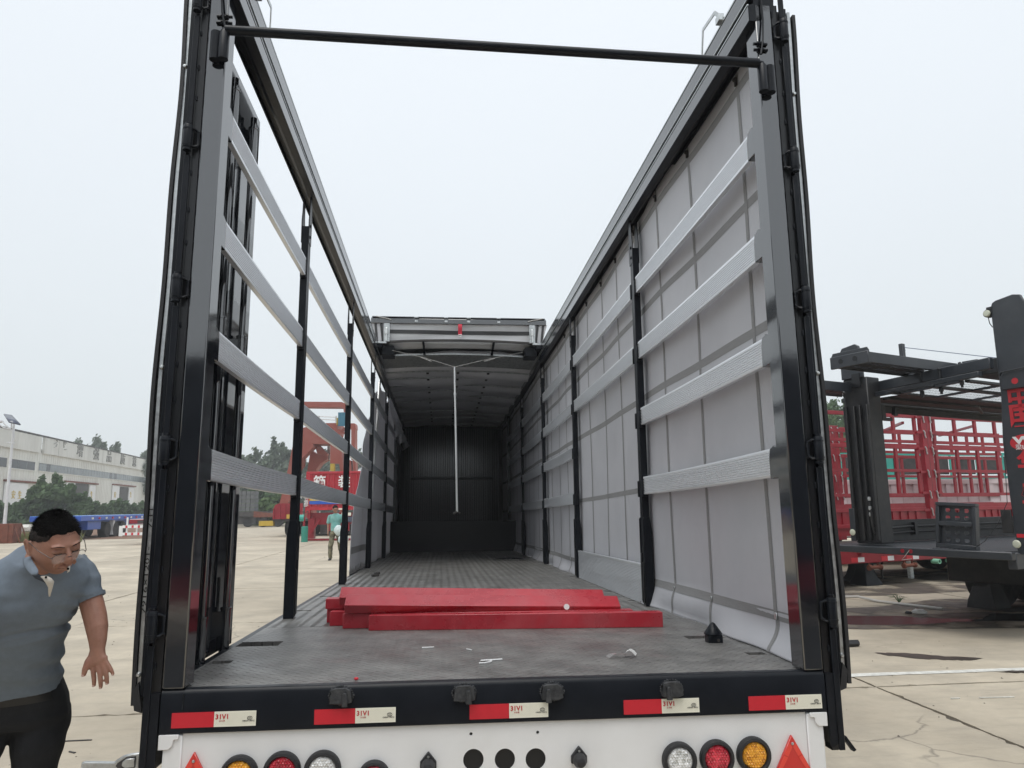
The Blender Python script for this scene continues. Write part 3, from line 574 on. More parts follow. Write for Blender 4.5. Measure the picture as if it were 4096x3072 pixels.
# ---- sliding posts
LP, RP = [2.10, 4.70, 7.30, 10.0], [2.36, 5.08, 7.62, 10.45]
def post(s, y, par=TR):
    P = part(MB().box((s*1.20-.024, y-.045, .004), (s*1.20+.024, y-.003, 2.62)), 'sliding_post', black_matt, .003)
    part(MB().box((s*1.20-.020, y+.003, .004), (s*1.20+.024, y+.045, 2.62)), 'post_half', black_matt, .003, parent=P)
    part(MB().box((s*1.20-.010, y-.003, .004), (s*1.20+.012, y+.003, 2.60)), 'post_web', black_in, parent=P)
    part(MB().prism([(s*1.172, .0), (s*1.172, .59), (s*1.178, .612), (s*1.222, .612), (s*1.236, .50), (s*1.236, .0)], y-.056, y-.046, 'y'), 'post_foot', black_matt, .002, parent=P)
    part(MB().prism([(s*1.172, .03), (s*1.172, .60), (s*1.18, .610), (s*1.222, .610), (s*1.236, .50), (s*1.236, .03)], y+.046, y+.056, 'y'), 'post_foot', black_matt, .002, parent=P)
    part(MB().box((s*1.174-.006, y-.03, .02), (s*1.174+.006, y-.01, .30)).box((s*1.174-.006, y+.01, .02), (s*1.174+.006, y+.03, .36)), 'post_latch', black_in, .002, parent=P)
    br = [(y-.05, 2.50), (y-.055, 2.66), (y-.038, 2.73), (y-.03, 2.84), (y+.03, 2.84), (y+.038, 2.73), (y+.05, 2.66), (y+.045, 2.50)]
    for dx in (.024, -.024):
        part(MB().prism(br, s*1.2+dx-.003, s*1.2+dx+.003, 'x'), 'post_head', black_matt, .001, parent=P)
    b = MB()
    for zb in (2.55, 2.63): b.lathe((0, y-.01, zb), [(.011, s*1.2-s*.027), (.011, s*1.2-s*.034), (.001, s*1.2-s*.035)], 10, 'x')
    part(b, 'head_bolt', black_matt, parent=P)
    for z in (.83, 1.327, 1.816, 2.318):
        for d in (-1, 1):
            part(MB().box((s*1.197-.024, y+d*.056-.011, z-.075), (s*1.197+.016, y+d*.056+.011, z+.04)), 'slat_pocket', black_matt, .003, parent=P)
for y in LP: post(-1, y)
for y in RP: post(1, y)
for s, y in ((-1, 12.7), (1, 13.2)):
    part(MB().box((s*1.20-.03, y-.045, .604), (s*1.20+.03, y+.045, 2.84)), 'sliding_post', black, .003)

# ---- side slats: ribbed aluminium, sprung a little between their pockets
def slat(s, y0, y1, zc, h, m=alu):
    b = MB(); n = 10; sec = []
    x = 1.197; sec.append((x+.012, -h/2)); sec.append((x-.012, -h/2)); sec.append((x-.014, -h/2+.010))
    ribs = 9; hh = h-.024
    for k in range(ribs):
        za = -h/2+.012+hh*k/ribs; dz = hh/ribs
        sec += [(x-.0140, za), (x-.0085, za+dz*.22), (x-.0085, za+dz*.5), (x-.0140, za+dz*.72)]
    sec += [(x-.014, h/2-.008), (x-.012, h/2), (x+.012, h/2)]
    rings = []
    for i in range(n+1):
        t = i/n; y = y0+(y1-y0)*t; sg = -.006*math.sin(math.pi*t)
        rings.append([(s*px, y, zc+pz+sg) for px, pz in sec])
    return part(b.loft(rings), 'side_slat', m, ang=12)
ZR = (.832, 1.328, 1.818, 2.318)
for s, ys in ((-1, LP+[12.7]), (1, RP+[13.2])):
    edges = [.20]+ys
    for i in range(len(edges)-1):
        for j, z in enumerate(ZR):
            a = edges[i]+(.0 if i == 0 else .068); c = edges[i+1]-.068
            if s > 0 and i == 1 and j < 2: continue
            if z < 1.3 and i == 4: pass
            slat(s, a, c, z, .124)
            if i == 0:
                part(MB().prism([(.112, z-.07), (.112, z+.062), (.15, z+.072), (.185, z+.060), (.198, z+.02), (.198, z-.07)], s*1.197-.020, s*1.197+.016, 'x'), 'slat_bracket', black, .003)
# one wide board stands at deck level in the second right-hand bay
b = MB(); sec = [(1.215, .0), (1.19, .0)]
for k in range(22):
    za = .006+k*.0115; sec += [(1.189, za), (1.192, za+.003), (1.192, za+.007), (1.189, za+.0095)]
sec += [(1.188, .27), (1.19, .278), (1.215, .278)]
part(MB().loft([[(x, y, z+.002) for x, z in sec] for y in (2.45, 5.0)]), 'drop_board', alu, ang=12)

# ---- right-hand curtain, taut above and slack at the foot
def cx(y, z):
    b_ = .010*math.sin(y*1.9+.6)+.006*math.sin(y*4.7+z*1.1)+.004*math.sin(z*3.1+y)
    k = max(0, .17-z)/.17
    m_ = 1.259+b_*.8
    bul = math.sin(min(1, k*1.15)*math.pi)
    inn = .055*k**1.5*(.75+.3*math.sin(y*3.1)+.2*math.sin(y*8.3))
    return m_ - inn + .018*bul*math.sin(y*2.2+1)
us = [.115+i*.055 for i in range(int((LEN-.2)/.055))]
zsl = [0.004, .012, .025, .04, .06, .08, .10, .12, .14, .17, .22, .3]+[.4+.12*i for i in range(22)]+[2.985]
CURT = part(MB().grid(lambda y, z: (cx(y, z), y, z), us, zsl), 'side_curtain', pvc, ang=180, fix=False)
sol = CURT.modifiers.new('thickness', 'SOLIDIFY'); sol.thickness = .003; sol.offset = 1
vy = [.45, 1.23, 1.88, 2.52, 3.16, 3.83, 4.5]+[5.2+.68*i for i in range(15)]
for i, y in enumerate(vy):
    w_ = .017
    part(MB().grid(lambda u, z: (cx(y+u, z)-.0022, y+u+.004*math.sin(z*2+y), z), [-w_, 0, w_], zsl[:-1]), 'curtain_strap', web, parent=CURT, ang=180, fix=False)
    if i < 9:
        part(MB().box((cx(y, .155)-.010, y-.013, .142), (cx(y, .155)-.0045, y+.013, .172)), 'strap_buckle', galv, .003, parent=CURT)
        part(MB().box((cx(y, 2.82)-.014, y-.009, 2.80), (cx(y, 2.82)-.004, y+.009, 2.845)).lathe((cx(y, 2.82)-.012, y, 2.835), [(.012, -.006), (.012, .006)], 10, 'y'), 'track_roller', dark_steel, parent=CURT)
for z, hw in ((.157, .023), (.808, .02), (1.482, .024), (2.135, .024), (2.775, .026)):
    part(MB().grid(lambda y, u: (cx(y, z+u)-.0012, y, z+u+.006*math.sin(y*.9)), us, [-hw, 0, hw]), 'curtain_band', web, parent=CURT, ang=180, fix=False)
# ---- left-hand curtain, drawn forward: its rear edge hangs slanting from the track
def lx(y, z):
    f = min(1, max(0, (y-6.0)/4))
    return -1.275-.035*(1-f)-.028*f*math.sin(y*5.3+.4*math.sin(z*2.2))-.018*math.sin(y*11.+z*1.4)*f-.010*math.sin(z*3+y*2)
def le(z):
    K_ = ((-1, 5.9), (0, 6.12), (.93, 6.5), (1.25, 6.94), (1.83, 7.6), (2.04, 7.82), (2.63, 8.93), (3.2, 10.2))
    for (a, b), (c, d) in zip(K_, K_[1:]):
        if z <= c: return b+(d-b)*(z-a)/(c-a)
zl = [-.02+i*.082 for i in range(36)]
def lc(u, z):
    y = le(z)+(LEN-.2-le(z))*u
    return (lx(y, z), y, z)
LC = part(MB().grid(lc, [0, .004, .01, .02, .035, .05, .07]+[.09+.91*i/90 for i in range(91)], zl), 'gathered_curtain', pvc_thin, ang=180, fix=False)
sol = LC.modifiers.new('thickness', 'SOLIDIFY'); sol.thickness = .004
part(MB().grid(lambda u, z: (lx(le(z)+.05+u, z)+.006, le(z)+.05+u, z), [0, .3, .6, .9, 1.2, 1.5, 1.8, 2.1], [.22, .26, .3]), 'curtain_band', web, parent=LC, ang=180, fix=False)
part(MB().tube([(-1.268, 8.05, .55), (-1.266, 8.6, 1.8), (-1.262, 9.1, 2.84)], .026, 14), 'tension_tube', pole_m, parent=LC)
for k in range(6):
    y = 6.08+.33*k
    part(MB().lathe((lx(y, .03)+.006, y, .04), [(.018, .004), (.030, .004), (.034, 0), (.03, -.004), (.018, -.004)], 14, 'x'), 'eyelet', galv, parent=LC)
    part(MB().tube([(lx(y, .0), y, -.02), (lx(y, .0)+.004, y, -.075)], .006, 6).box((lx(y, 0)-.012, y-.014, -.10), (lx(y, 0)+.014, y+.014, -.072)), 'curtain_buckle', dark_steel, parent=LC)
for k in range(3):                                            # slack cloth drooping in over the track
    y0 = 10.2+k*1.3
    part(MB().grid(lambda u, v: (-1.20+.20*v*(1-.4*math.sin(u*3.1))+.03*math.sin(u*9+v*5), y0+u*1.2, 2.80-.62*v*(.8+.3*math.sin(u*3))), [i/12 for i in range(13)], [i/8 for i in range(9)]), 'slack_cloth', pvc_in, parent=LC, ang=180, fix=False)

# ---- rolled-back roof: raised end frame, crowded first bows, then bows with cloth sagging between
YH = 7.38
crown = lambda x: .05*(1-(x/1.2)**2)
HD = part(MB().prism([(YH, 3.355), (YH, 3.425), (YH+.03, 3.445), (YH+.10, 3.445), (YH+.10, 3.355)], -1.255, 1.235, 'x'), 'roof_end_frame', black, .004)
b = MB()
for x in (-.62, -.2, .12, .55): b.box((x-.022, YH-.008, 3.375), (x+.022, YH-.001, 3.405)).box((x-.03, YH-.012, 3.438), (x+.03, YH+.02, 3.452))
part(b, 'frame_clip', galv, .002, parent=HD)
part(MB().prism([(YH+.0, 3.446), (YH+.10, 3.449), (YH+.10, 3.462), (YH+.02, 3.460)], -1.24, 1.22, 'x'), 'roof_fold_edge', black_matt, parent=HD)
for s in (-1, 1):
    part(MB().tube([(s*1.18, YH-.01, 3.45), (s*1.10, YH-.02, 3.43), (s*1.02, YH-.015, 3.415), (s*.97, YH-.01, 3.40)], .008, 8), 'tie_rope', rope_m, parent=HD)
    part(MB().quad((s*1.25, YH+.02, 3.36), (s*1.0, YH+.03, 3.355), (s*1.0, YH+.05, 3.08), (s*1.17, YH+.05, 3.07)), 'corner_cloth', pvc_in, parent=HD)
    for q in (1.18, 1.10): part(MB().quad((s*(q+.03), YH+.016, 3.355), (s*(q-.005), YH+.016, 3.355), (s*(q-.03), YH+.04, 3.08), (s*q, YH+.04, 3.08)), 'corner_strap', web_dk, parent=HD)
ef = part(MB().grid(lambda x, t: (x, YH+.035+.05*t+.02*math.sin(t*3.1)*math.sin(x*2.1+1)+.006*math.sin(x*7+t*5), 3.36-.27*t), [-1.02+i*.068 for i in range(31)], [i/8 for i in range(9)]), 'end_cloth', mat('end_cloth_pvc', (.66, .66, .665), .45, var=.03), parent=HD, ang=180, fix=False)
part(MB().grid(lambda x, t: (x, YH+.035+.05*(.33+t*.2)+.02*math.sin((.33+t*.2)*3.1)*math.sin(x*2.1+1)+.006*math.sin(x*7+(.33+t*.2)*5)-.006, 3.36-.27*(.33+t*.2)), [-1.02+i*.068 for i in range(31)], [0, .5, 1]), 'end_band', web_dk, parent=HD, ang=180, fix=False)
AR = part(MB().loft([[(x, YH+dy, 3.075+crown(x)*.9+dz) for dy, dz in ((0, -.014), (.035, -.014), (.035, .014), (0, .014))] for x in [-1.13+i*.113 for i in range(21)]]), 'arched_bar', dark_steel)
for s in (-1, 1):
    x = s*1.03
    g_ = part(MB().box((x-.042, YH-.012, 3.085), (x+.042, YH-.004, 3.352)), 'lift_bracket', galv, .003)
    part(MB().tube([(x-.004, YH-.03, 3.09), (x-.004, YH-.03, 3.19)], .013, 10).tube([(x-.004, YH-.03, 3.19), (x-.004, YH-.03, 3.26)], .022, 10).ball((x-.004, YH-.03, 3.265), .02, 6), 'lift_spring', pole_m, parent=g_)
    part(MB().box((s*1.10-.07, YH-.03, 3.055), (s*1.10+.07, YH+.03, 3.082)), 'bracket_foot', galv, .003, parent=g_)
    part(MB().box((s*1.02-.09, YH+.10, 2.92), (s*1.02+.09, YH+.40, 3.05)).box((s*1.13-.05, YH-.02, 3.0), (s*1.13+.04, YH+.55, 3.056)), 'roof_carriage', black_matt, .005)
for x in (-.52, .48): part(MB().bar((x, YH+.02, 3.10), (x-.012*(1 if x > 0 else -1), YH+.32, 2.985), .03, .03), 'bow_arm', black_matt)
st_ = part(MB().grid(lambda x, t: (x, YH-.014-.01*math.sin(t*5), 3.350-.155*t), [-.03, 0, .026], [i/6 for i in range(7)]), 'pull_strap', mat('strap_red', (.62, .03, .06), .6), ang=180, fix=False)
N = 18
part(MB().tube([(-.002+.024*math.cos(a*math.pi/N), YH-.022, 3.196-.034*math.sin(a*math.pi/N)) for a in range(N+1)]+[(.022, YH-.022, 3.196)], .0035, 6), 'strap_ring', galv, parent=st_)
def bow(y, z, par, r=.014, m=dark_steel, xw=1.13):
    return MB().loft([[(x, y+dy, z+crown(x)+dz) for dy, dz in ((-r, -r), (r, -r), (r, r), (-r, r))] for x in [-xw+i*xw*2/16 for i in range(17)]])
part(MB().grid(lambda x, t: (x, YH+.05+.30*t, 3.09+crown(x)-.06*t-.025*math.sin(math.pi*t)*abs(math.sin(x*2.6+.3))), [-1.0+i*.1 for i in range(21)], [i/6 for i in range(7)]), 'front_cloth', MATS['end_cloth_pvc'], ang=180, fix=False)
YB = [YH+.36+.076*i for i in range(12)]
for y in YB: part(bow(y, 2.948, TR, .013), 'roof_bow', galv)
BW = [8.75, 9.3, 9.98, 10.55, 11.15, 11.75, 12.4, 13.05, 13.5, 14.1, 14.55, 15.3]
for i, y in enumerate(BW):
    B_ = part(bow(y, 2.895, TR, .011), 'roof_bow', galv)
    for xc in (-.48, 0, .48): part(MB().box((xc-.02, y-.03, 2.855+crown(xc)), (xc+.02, y+.03, 2.873+crown(xc))), 'bow_clip', dark_steel, parent=B_)
ya = [YB[0]-.03]+[y+q for y in YB[:-1] for q in (.0, .038)]+[YB[-1]]
for i in range(len(BW)-1):
    n_ = 9
    ya += [BW[i]+(BW[i+1]-BW[i])*k/n_ for k in range(n_)]
ya += [BW[-1], LEN-.1]
allb = YB+BW
def cz(x, y):
    lo = max([q for q in allb if q <= y+1e-6], default=allb[0]); hi = min([q for q in allb if q >= y-1e-6], default=LEN)
    t = 0 if hi-lo < 1e-6 else (y-lo)/(hi-lo); L__ = hi-lo
    sag = math.sin(math.pi*t)**.8*min(.10, L__*.16) if L__ > .2 else (-.05 if abs(t-.5) < .3 else 0)
    return 2.915+crown(x)+(.055 if y < YB[-1]+.01 else 0)*.8-sag*(.55+.45*math.sin(x*2.3+lo*5))-.006*math.sin(x*9+y*4)
part(MB().grid(lambda x, y: (x, y, cz(x, y)), [-1.15+i*.1 for i in range(24)], ya), 'roof_cloth', pvc_in, ang=60, fix=False)
part(MB().grid(lambda x, y: (x, y, cz(x, y)+.18), [-1.24+i*.124 for i in range(21)], [YH+.1, 9, 11, 13, LEN]), 'roof_top', pvc_in, ang=60, fix=False)
for s in (-1, 1): part(MB().grid(lambda y, t: (s*(1.14+.10*t), y, 2.93+.2*t+.01*math.sin(y*9)), [YH+.2+i*.4 for i in range(20)], [0, .5, 1]), 'roof_side_cloth', pvc_in, ang=180, fix=False)
# ---- front wall: deep corrugation
b = MB(); pts = []
x = -1.14
while x < 1.12:
    pts += [(x, LEN), (x+.045, LEN), (x+.06, LEN-.035), (x+.095, LEN-.035)]; x += .11
pts.append((1.14, LEN))
part(MB().grid(lambda i, z: (pts[int(i)][0], pts[int(i)][1], z), list(range(len(pts))), [.60, 1.2, 2.0, 2.95]), 'front_wall', wall_gloss, ang=10, fix=False)
part(MB().box((-1.0, LEN-.06, 1.60), (1.0, LEN-.037, 1.66)), 'front_wall_rail', black_in, .003)
for s in (-1, 1): part(MB().box((s*1.195-.045, LEN-.06, .6), (s*1.195+.045, LEN-.001, 2.95)), 'front_corner_post', black_in)
part(MB().box((-1.31, LEN+.003, -.1), (1.31, LEN+.05, 3.10)), 'front_bulkhead', black_in)
# ---- twist lock standing in its pocket
tw = part(MB().box((1.052, .735, -.02), (1.125, .80, .038)), 'twist_lock', black_matt, .008, seg=2)
part(MB().lathe((1.086, .768, 0), [(.044, .038), (.042, .046), (.012, .088), (.003, .093)], 18, 'z'), 'lock_cone', black_matt, parent=tw)
part(MB().lathe((1.10, .7345, .012), [(.008, .0), (.007, -.004)], 10, 'y'), 'lock_pin', dark_steel, parent=tw)
# ---- running gear (mostly out of sight)
for s in (-1, 1): part(MB().box((s*.39-.06, .4, -.55), (s*.39+.06, STEP, -.135)), 'chassis_beam', black_matt, .005)
for y in (1.0, 4.0): part(MB().box((-1.1, y, -.30), (1.1, y+.08, -.14)), 'cross_member', black_matt)
def wheel(parent, x, y, z, r, w_, s, t_=tyre, rim=dark_steel, M=None):
    tb = MB().lathe((0, 0, 0), [(r*.58, -w_/2), (r*.9, -w_/2), (r*.985, -w_*.42), (r, -w_*.3), (r, w_*.3), (r*.985, w_*.42), (r*.9, w_/2), (r*.58, w_/2)], 32, 'x')
    o = tb.build('wheel', t_, parent); o.location = (x, y, z)
    rb = MB().lathe((0, 0, 0), [(r*.575, s*w_*.46), (r*.52, s*w_*.30), (r*.30, s*w_*.22), (r*.28, s*w_*.44), (r*.16, s*w_*.46), (.01, s*w_*.46)], 28, 'x')
    k = rb.build('wheel_rim', rim, o); return o
for y in (2.2, 3.45, 4.7):
    yw = y
    for s in (-1, 1): wheel(TR, s*1.02, y, -.97+math.tan(TILT)*y*1.0+.39+s*.005, .39, .5, s)
    part(MB().tube([(-.95, y, -.58+math.tan(TILT)*y), (.95, y, -.58+math.tan(TILT)*y)], .07, 12), 'axle', black_matt)
for s in (-1, 1): part(MB().box((s*.8-.06, 11.0, -.74), (s*.8+.06, 11.12, -.15)).box((s*.8-.13, 10.95, -.775), (s*.8+.13, 11.17, -.742)), 'landing_leg', black_matt)

# ---------------------------------------------------------------- things lying on the deck
def on_deck(o, loc=(0, 0, 0), rot=(0, 0, 0)):
    o.matrix_world = TM @ Matrix.Translation(loc) @ Matrix.Rotation(rot[2], 4, 'Z') @ Matrix.Rotation(rot[1], 4, 'Y') @ Matrix.Rotation(rot[0], 4, 'X')
    return o
def steel(xa, ya, xb, yb, z, zb, roll, h, d, label):
    a, c = Vector((xa, ya, z)), Vector((xb, yb, zb)); Ln = (c-a).length
    t = .006; b = MB()
    o_ = [(-d/2, -h/2), (d/2, -h/2), (d/2, h/2), (-d/2, h/2)]; i_ = [(-d/2+t, -h/2+t), (d/2-t, -h/2+t), (d/2-t, h/2-t), (-d/2+t, h/2-t)]
    vs = [(x, p[0], p[1]) for x in (-Ln/2, Ln/2) for p in o_+i_]; fs = []
    for k in range(4):
        q = (k+1) % 4; fs += [(k, q, 8+q, 8+k), (4+k, 12+k, 12+q, 4+q), (k, 4+k, 4+q, q), (8+k, 8+q, 12+q, 12+k)]
    b.add(vs, fs)
    o = b.build('steel_tube', red_steel, None, .004, seg=2)
    dr = c-a; on_deck(o, (a+c)/2, (roll, -math.asin(dr.z/Ln), math.atan2(dr.y, dr.x)))
    tag(o, label, 'steel tube', 'red steel tubes stacked on the trailer deck'); return o
steel(-.644, 1.475, .997, 1.345, .041, .041, 0, .082, .08, 'foremost bottom red steel tube, reaching furthest right on the deck')
steel(-.80, 1.58, .86, 1.475, .041, .041, 0, .082, .08, 'red bottom tube just behind the front one, its left end showing')
steel(-.89, 1.705, .12, 1.63, .041, .041, 0, .082, .08, 'third red tube on the deck, its chipped left end set furthest back')
steel(-.93, 1.86, .10, 1.79, .041, .041, 0, .082, .08, 'hindmost red tube of the bottom layer, hidden behind the pile')
steel(-.935, 1.815, .60, 1.78, .115, .105, R(2), .06, .08, 'red tube of the second layer whose end juts out furthest left')
steel(-.79, 1.55, .80, 1.55, .136, .098, R(30), .055, .105, 'upper red tube tipped towards the rear with a dark underside')
steel(-.84, 1.70, .745, 1.715, .166, .122, R(33), .055, .10, 'topmost red tube lying tilted at the back of the pile')
def curl(pts, r, name, m, label, cat, n=6):
    o = MB().tube(pts, r, n).build(name, m); on_deck(o); tag(o, label, cat); return o
curl([(-.085, .36, .004), (-.06, .362, .004), (-.035, .38, .005), (-.028, .40, .006), (-.045, .415, .005), (-.075, .418, .004), (.02, .437, .004)], .0035, 'plastic_tie', ink_white, 'white bent plastic strip lying near the rear edge', 'plastic strip')
curl([(-.335, .80, .003), (-.30, .806, .003), (-.278, .808, .003)], .003, 'plastic_tie', ink_white, 'short straight white strip lying left of centre on deck', 'plastic strip')
curl([(-.125, .73, .003), (-.112, .712, .003), (-.102, .70, .003)], .003, 'plastic_tie', ink_white, 'tiny white strip on the deck in front of the red tubes', 'plastic strip')
o = MB().grid(lambda u, v: (.545+.055*u+.02*v, .40+.05*v, .003+.028*math.sin(u*2.6+.3)), [i/10 for i in range(11)], [0, .5, 1]).build('paper_label', paper, None, ang=180); on_deck(o); tag(o, 'curled white printed paper label lying on the deck', 'label')
lp = MB()
for k in range(4):
    for q in range(2): lp.box((.572+.009*k, .402+.016*q, .0325+.0004*k), (.577+.009*k, .408+.016*q, .0332))
lp.build('print_mark', ink_black, None).parent = o; bpy.data.objects['print_mark'].matrix_parent_inverse = Matrix(); 
q_ = MB().grid(lambda u, v: (.48+.07*u, .385+.07*v, .003+.02*math.sin(u*3)*(1-v*.4)), [i/8 for i in range(9)], [0, .5, 1]).build('backing_film', clear_pl, o, ang=180)
o = MB().lathe((0, 0, 0), [(.016, -.002), (.016, .002), (.006, .003), (.006, -.003)], 20, 'y').build('washer', ink_white); on_deck(o, (.47, 1.432, .107), (R(-18), 0, R(4))); tag(o, 'small round white washer propped against the red tubes', 'washer')
o = MB().ball((0, 0, 0), (.009, .007, .006), 6).build('plastic_bead', tape_red); on_deck(o, (-.566, .086, .0085)); tag(o, 'tiny red plastic bit at the rear edge of deck', 'plastic bit')
o = MB().box((-.05, -.03, 0), (.03, .02, .025)).box((-.02, -.02, .02), (.045, .03, .045)).build('metal_scrap', dark_steel, None, .004); on_deck(o, (-.967, 5.7, .002), (0, 0, .4)); tag(o, 'small dark metal scrap behind the red tubes', 'scrap')
random.seed(3); o = MB().grid(lambda u, v: (.55*u, .16*v+.05*math.sin(u*7), .012+.03*abs(math.sin(u*8+v*3))*math.sin(math.pi*u)), [i/22 for i in range(23)], [i/6 for i in range(7)]).build('rag', black_matt, None, ang=60); on_deck(o, (.55, 8.7, 0)); tag(o, 'dark crumpled rag deep inside on the trailer floor', 'rag')
# pull pole hanging from two cords
o = empty('pull_pole', 'thin pale metal pole hanging by two cords from the roof', 'pole'); on_deck(o)
MB().tube([(-.078, YH+.02, 2.735), (-.06, YH+.02, 2.0), (-.035, YH+.02, .72)], [.013, .014, .015], 12).build('pole_tube', pole_m, o)
MB().tube([(-.078, YH+.02, 2.735), (-.5, YH+.05, 2.87), (-.96, YH+.10, 2.985)], .0035, 6).tube([(-.078, YH+.02, 2.735), (.4, YH+.05, 2.86), (.90, YH+.10, 2.975)], .0035, 6).tube([(-.55, YH+.04, 2.872), (-.40, YH+.04, 2.815)], .005, 5).tube([(.5, YH+.04, 2.872), (.34, YH+.04, 2.822)], .005, 5).build('cord', rope_m, o)
MB().tube([(-.075, YH+.0, .70), (-.035, YH+.02, .725), (.005, YH+.04, .70)], .014, 8).ball((-.075, YH, .70), .018, 6).build('pole_hook', dark_steel, o)
MB().lathe((-.068, YH+.02, 0), [(.018, 2.33), (.019, 2.345), (.018, 2.37)], 12, 'z').build('pole_joint', pole_m, o)
# ---------------------------------------------------------------- the man bending beside the trailer
def basis(f, up):
    f = f.normalized(); r = f.cross(up).normalized(); u = r.cross(f); return r, u, f
Hh, Fh = Vector((CR.x, CR.y, 0)).normalized(), Vector((CF.x, CF.y, 0)).normalized()     # to the right of / away from the viewer
UP = Vector((0, 0, 1))
def ss(a, b, x):
    t = max(0, min(1, (x-a)/(b-a))); return t*t*(3-2*t)
def head_point(d):                     # unit direction in head space (x right, y face, z up) -> surface point, metres
    x, y, z = d
    rx, ry, rz = .078, .098, .118
    k = 1/math.sqrt((x/rx)**2+(y/ry)**2+(z/rz)**2); p = Vector((x*k, y*k, z*k))
    # jaw narrows and comes forward, back of skull fuller
    if p.z < 0:
        t = min(1, -p.z/.118); p.x *= 1-.20*t*t; p.y = p.y*(1-.10*t)+.012*t
        if p.y < -.0: p.y *= 1-.35*t
    else: p.y -= .006*(p.z/.118)
    p.x *= 1+.05*math.exp(-((p.z+.03)/.03)**2)*(1 if p.y > 0 else 0)                       # full cheeks
    if p.y > .02:
        f = ss(.02, .07, p.y)
        p.y += f*.006*math.exp(-((p.z-.030)/.012)**2)*math.exp(-(p.x/.05)**2)               # brow
        for s in (-1, 1): p.y -= f*.011*math.exp(-((p.z-.008)/.012)**2-((p.x-s*.031)/.017)**2)   # sockets
        p.y += f*.005*math.exp(-((p.z+.030)/.02)**2)*(math.exp(-((p.x-.04)/.02)**2)+math.exp(-((p.x+.04)/.02)**2))
        p.y -= f*.004*math.exp(-((p.z+.085)/.010)**2)*math.exp(-(p.x/.03)**2)               # under the lip
        p.y += f*.006*math.exp(-((p.z+.104)/.014)**2)*math.exp(-(p.x/.024)**2)              # chin
    return p
def head_mb(b, M):
    n, m = 40, 64; rings = []
    for i in range(1, n):
        th = math.pi*i/n
        rings.append([M @ head_point((math.sin(th)*math.cos(2*math.pi*k/m), math.sin(th)*math.sin(2*math.pi*k/m), math.cos(th))) for k in range(m)])
    b.loft(rings)
    T = lambda x, y, z: M @ Vector((x, y, z))
    R3 = M.to_3x3()
    # nose: bridge, tip, wings
    b.tube([T(0, .088, .024), T(0, .100, .004), T(0, .112, -.018), T(0, .110, -.030), T(0, .095, -.036)], [.007, .009, .0125, .012, .008], 12)
    for s in (-1, 1):
        b.ball(T(s*.0125, .100, -.029), (.0085, .011, .008), 8, R3)
        b.ball(T(s*.031, .083, .007), (.0155, .010, .0095), 8, R3)                              # lidded eye
        b.tube([T(s*.012, .098, .026), T(s*.032, .094, .031), T(s*.052, .080, .026)], [.003, .005, .003], 8)   # brow ridge
        b.tube([T(s*.079, -.004, -.034), T(s*.084, -.008, -.012), T(s*.090, -.016, .012), T(s*.093, -.026, .024), T(s*.092, -.036, .012), T(s*.086, -.028, -.016), T(s*.080, -.012, -.036)], [.007, .006, .005, .005, .005, .006, .007], 8)  # ear
        b.ball(T(s*.081, -.018, -.002), (.006, .014, .022), 8, R3)
        b.tube([T(s*.026, .096, -.030), T(s*.038, .085, -.050), T(s*.036, .082, -.066)], [.004, .004, .003], 6)
    b.tube([T(-.026, .088, -.057), T(-.01, .099, -.0535), T(0, .1005, -.055), T(.01, .099, -.0535), T(.026, .088, -.057)], [.002, .0055, .0055, .0055, .002], 8)
    b.tube([T(-.024, .087, -.061), T(0, .098, -.067), T(.024, .087, -.061)], [.002, .0072, .002], 8)
def hair_mb(M, thick=.012, low=-.03):
    n, m = 44, 72; rings = []
    for i in range(1, n):
        th = math.pi*i/n; ring = []
        for k in range(m):
            d = Vector((math.sin(th)*math.cos(2*math.pi*k/m), math.sin(th)*math.sin(2*math.pi*k/m), math.cos(th)))
            p = head_point(d)
            front = .062 - .010*abs(p.x)/.03*0
            az = math.atan2(abs(d.x), d.y)                                # 0 at the face, pi at the back
            line = .066 if az < .45 else (.066-.03*ss(.45, .85, az) if az < .85 else (.036-.012*ss(.85, 1.35, az) if az < 1.35 else .024-.082*ss(1.5, 2.1, az)))
            t = thick*ss(line-.004, line+.022, p.z)*(.35+.65*ss(.0, .06, p.z)) - .006*(1-ss(line-.010, line+.006+.006*noise.noise(d*9), p.z))
            nn = Vector((p.x/.078**2, p.y/.098**2, p.z/.118**2)).normalized()
            q = p + nn*t
            q += nn*.0016*noise.noise(q*220)
            ring.append(M @ q)
        rings.append(ring)
    return MB().loft(rings)
def hand_mb(b, pts_r, palm):
    for path, rr in pts_r: b.tube(path, rr, 10)
    b.loft(palm)
def ell(c, ax, ay, a, b_, n=28, sq=2.3):
    out_ = []
    for k in range(n):
        t = 2*math.pi*k/n; ct, st = math.cos(t), math.sin(t)
        out_.append(c + ax*a*math.copysign(abs(ct)**(2/sq), ct) + ay*b_*math.copysign(abs(st)**(2/sq), st))
    return out_
def body_loft(keys, steps=5, n=28):        # keys: (centre, axis x, axis y, a, b); smooth interpolation
    rings = []
    K = len(keys)
    def cr_(p0, p1, p2, p3, t): return .5*((2*p1)+(p2-p0)*t+(2*p0-5*p1+4*p2-p3)*t*t+(3*p1-p0-3*p2+p3)*t**3)
    for i in range(K-1):
        k0, k1, k2, k3 = keys[max(0, i-1)], keys[i], keys[i+1], keys[min(K-1, i+2)]
        for s_ in range(steps if i < K-2 else steps+1):
            t = s_/steps; v = [cr_(k0[j], k1[j], k2[j], k3[j], t) for j in range(5)]
            rings.append(ell(v[0], v[1].normalized(), v[2].normalized(), v[3], v[4], n))
    return MB().loft(rings)

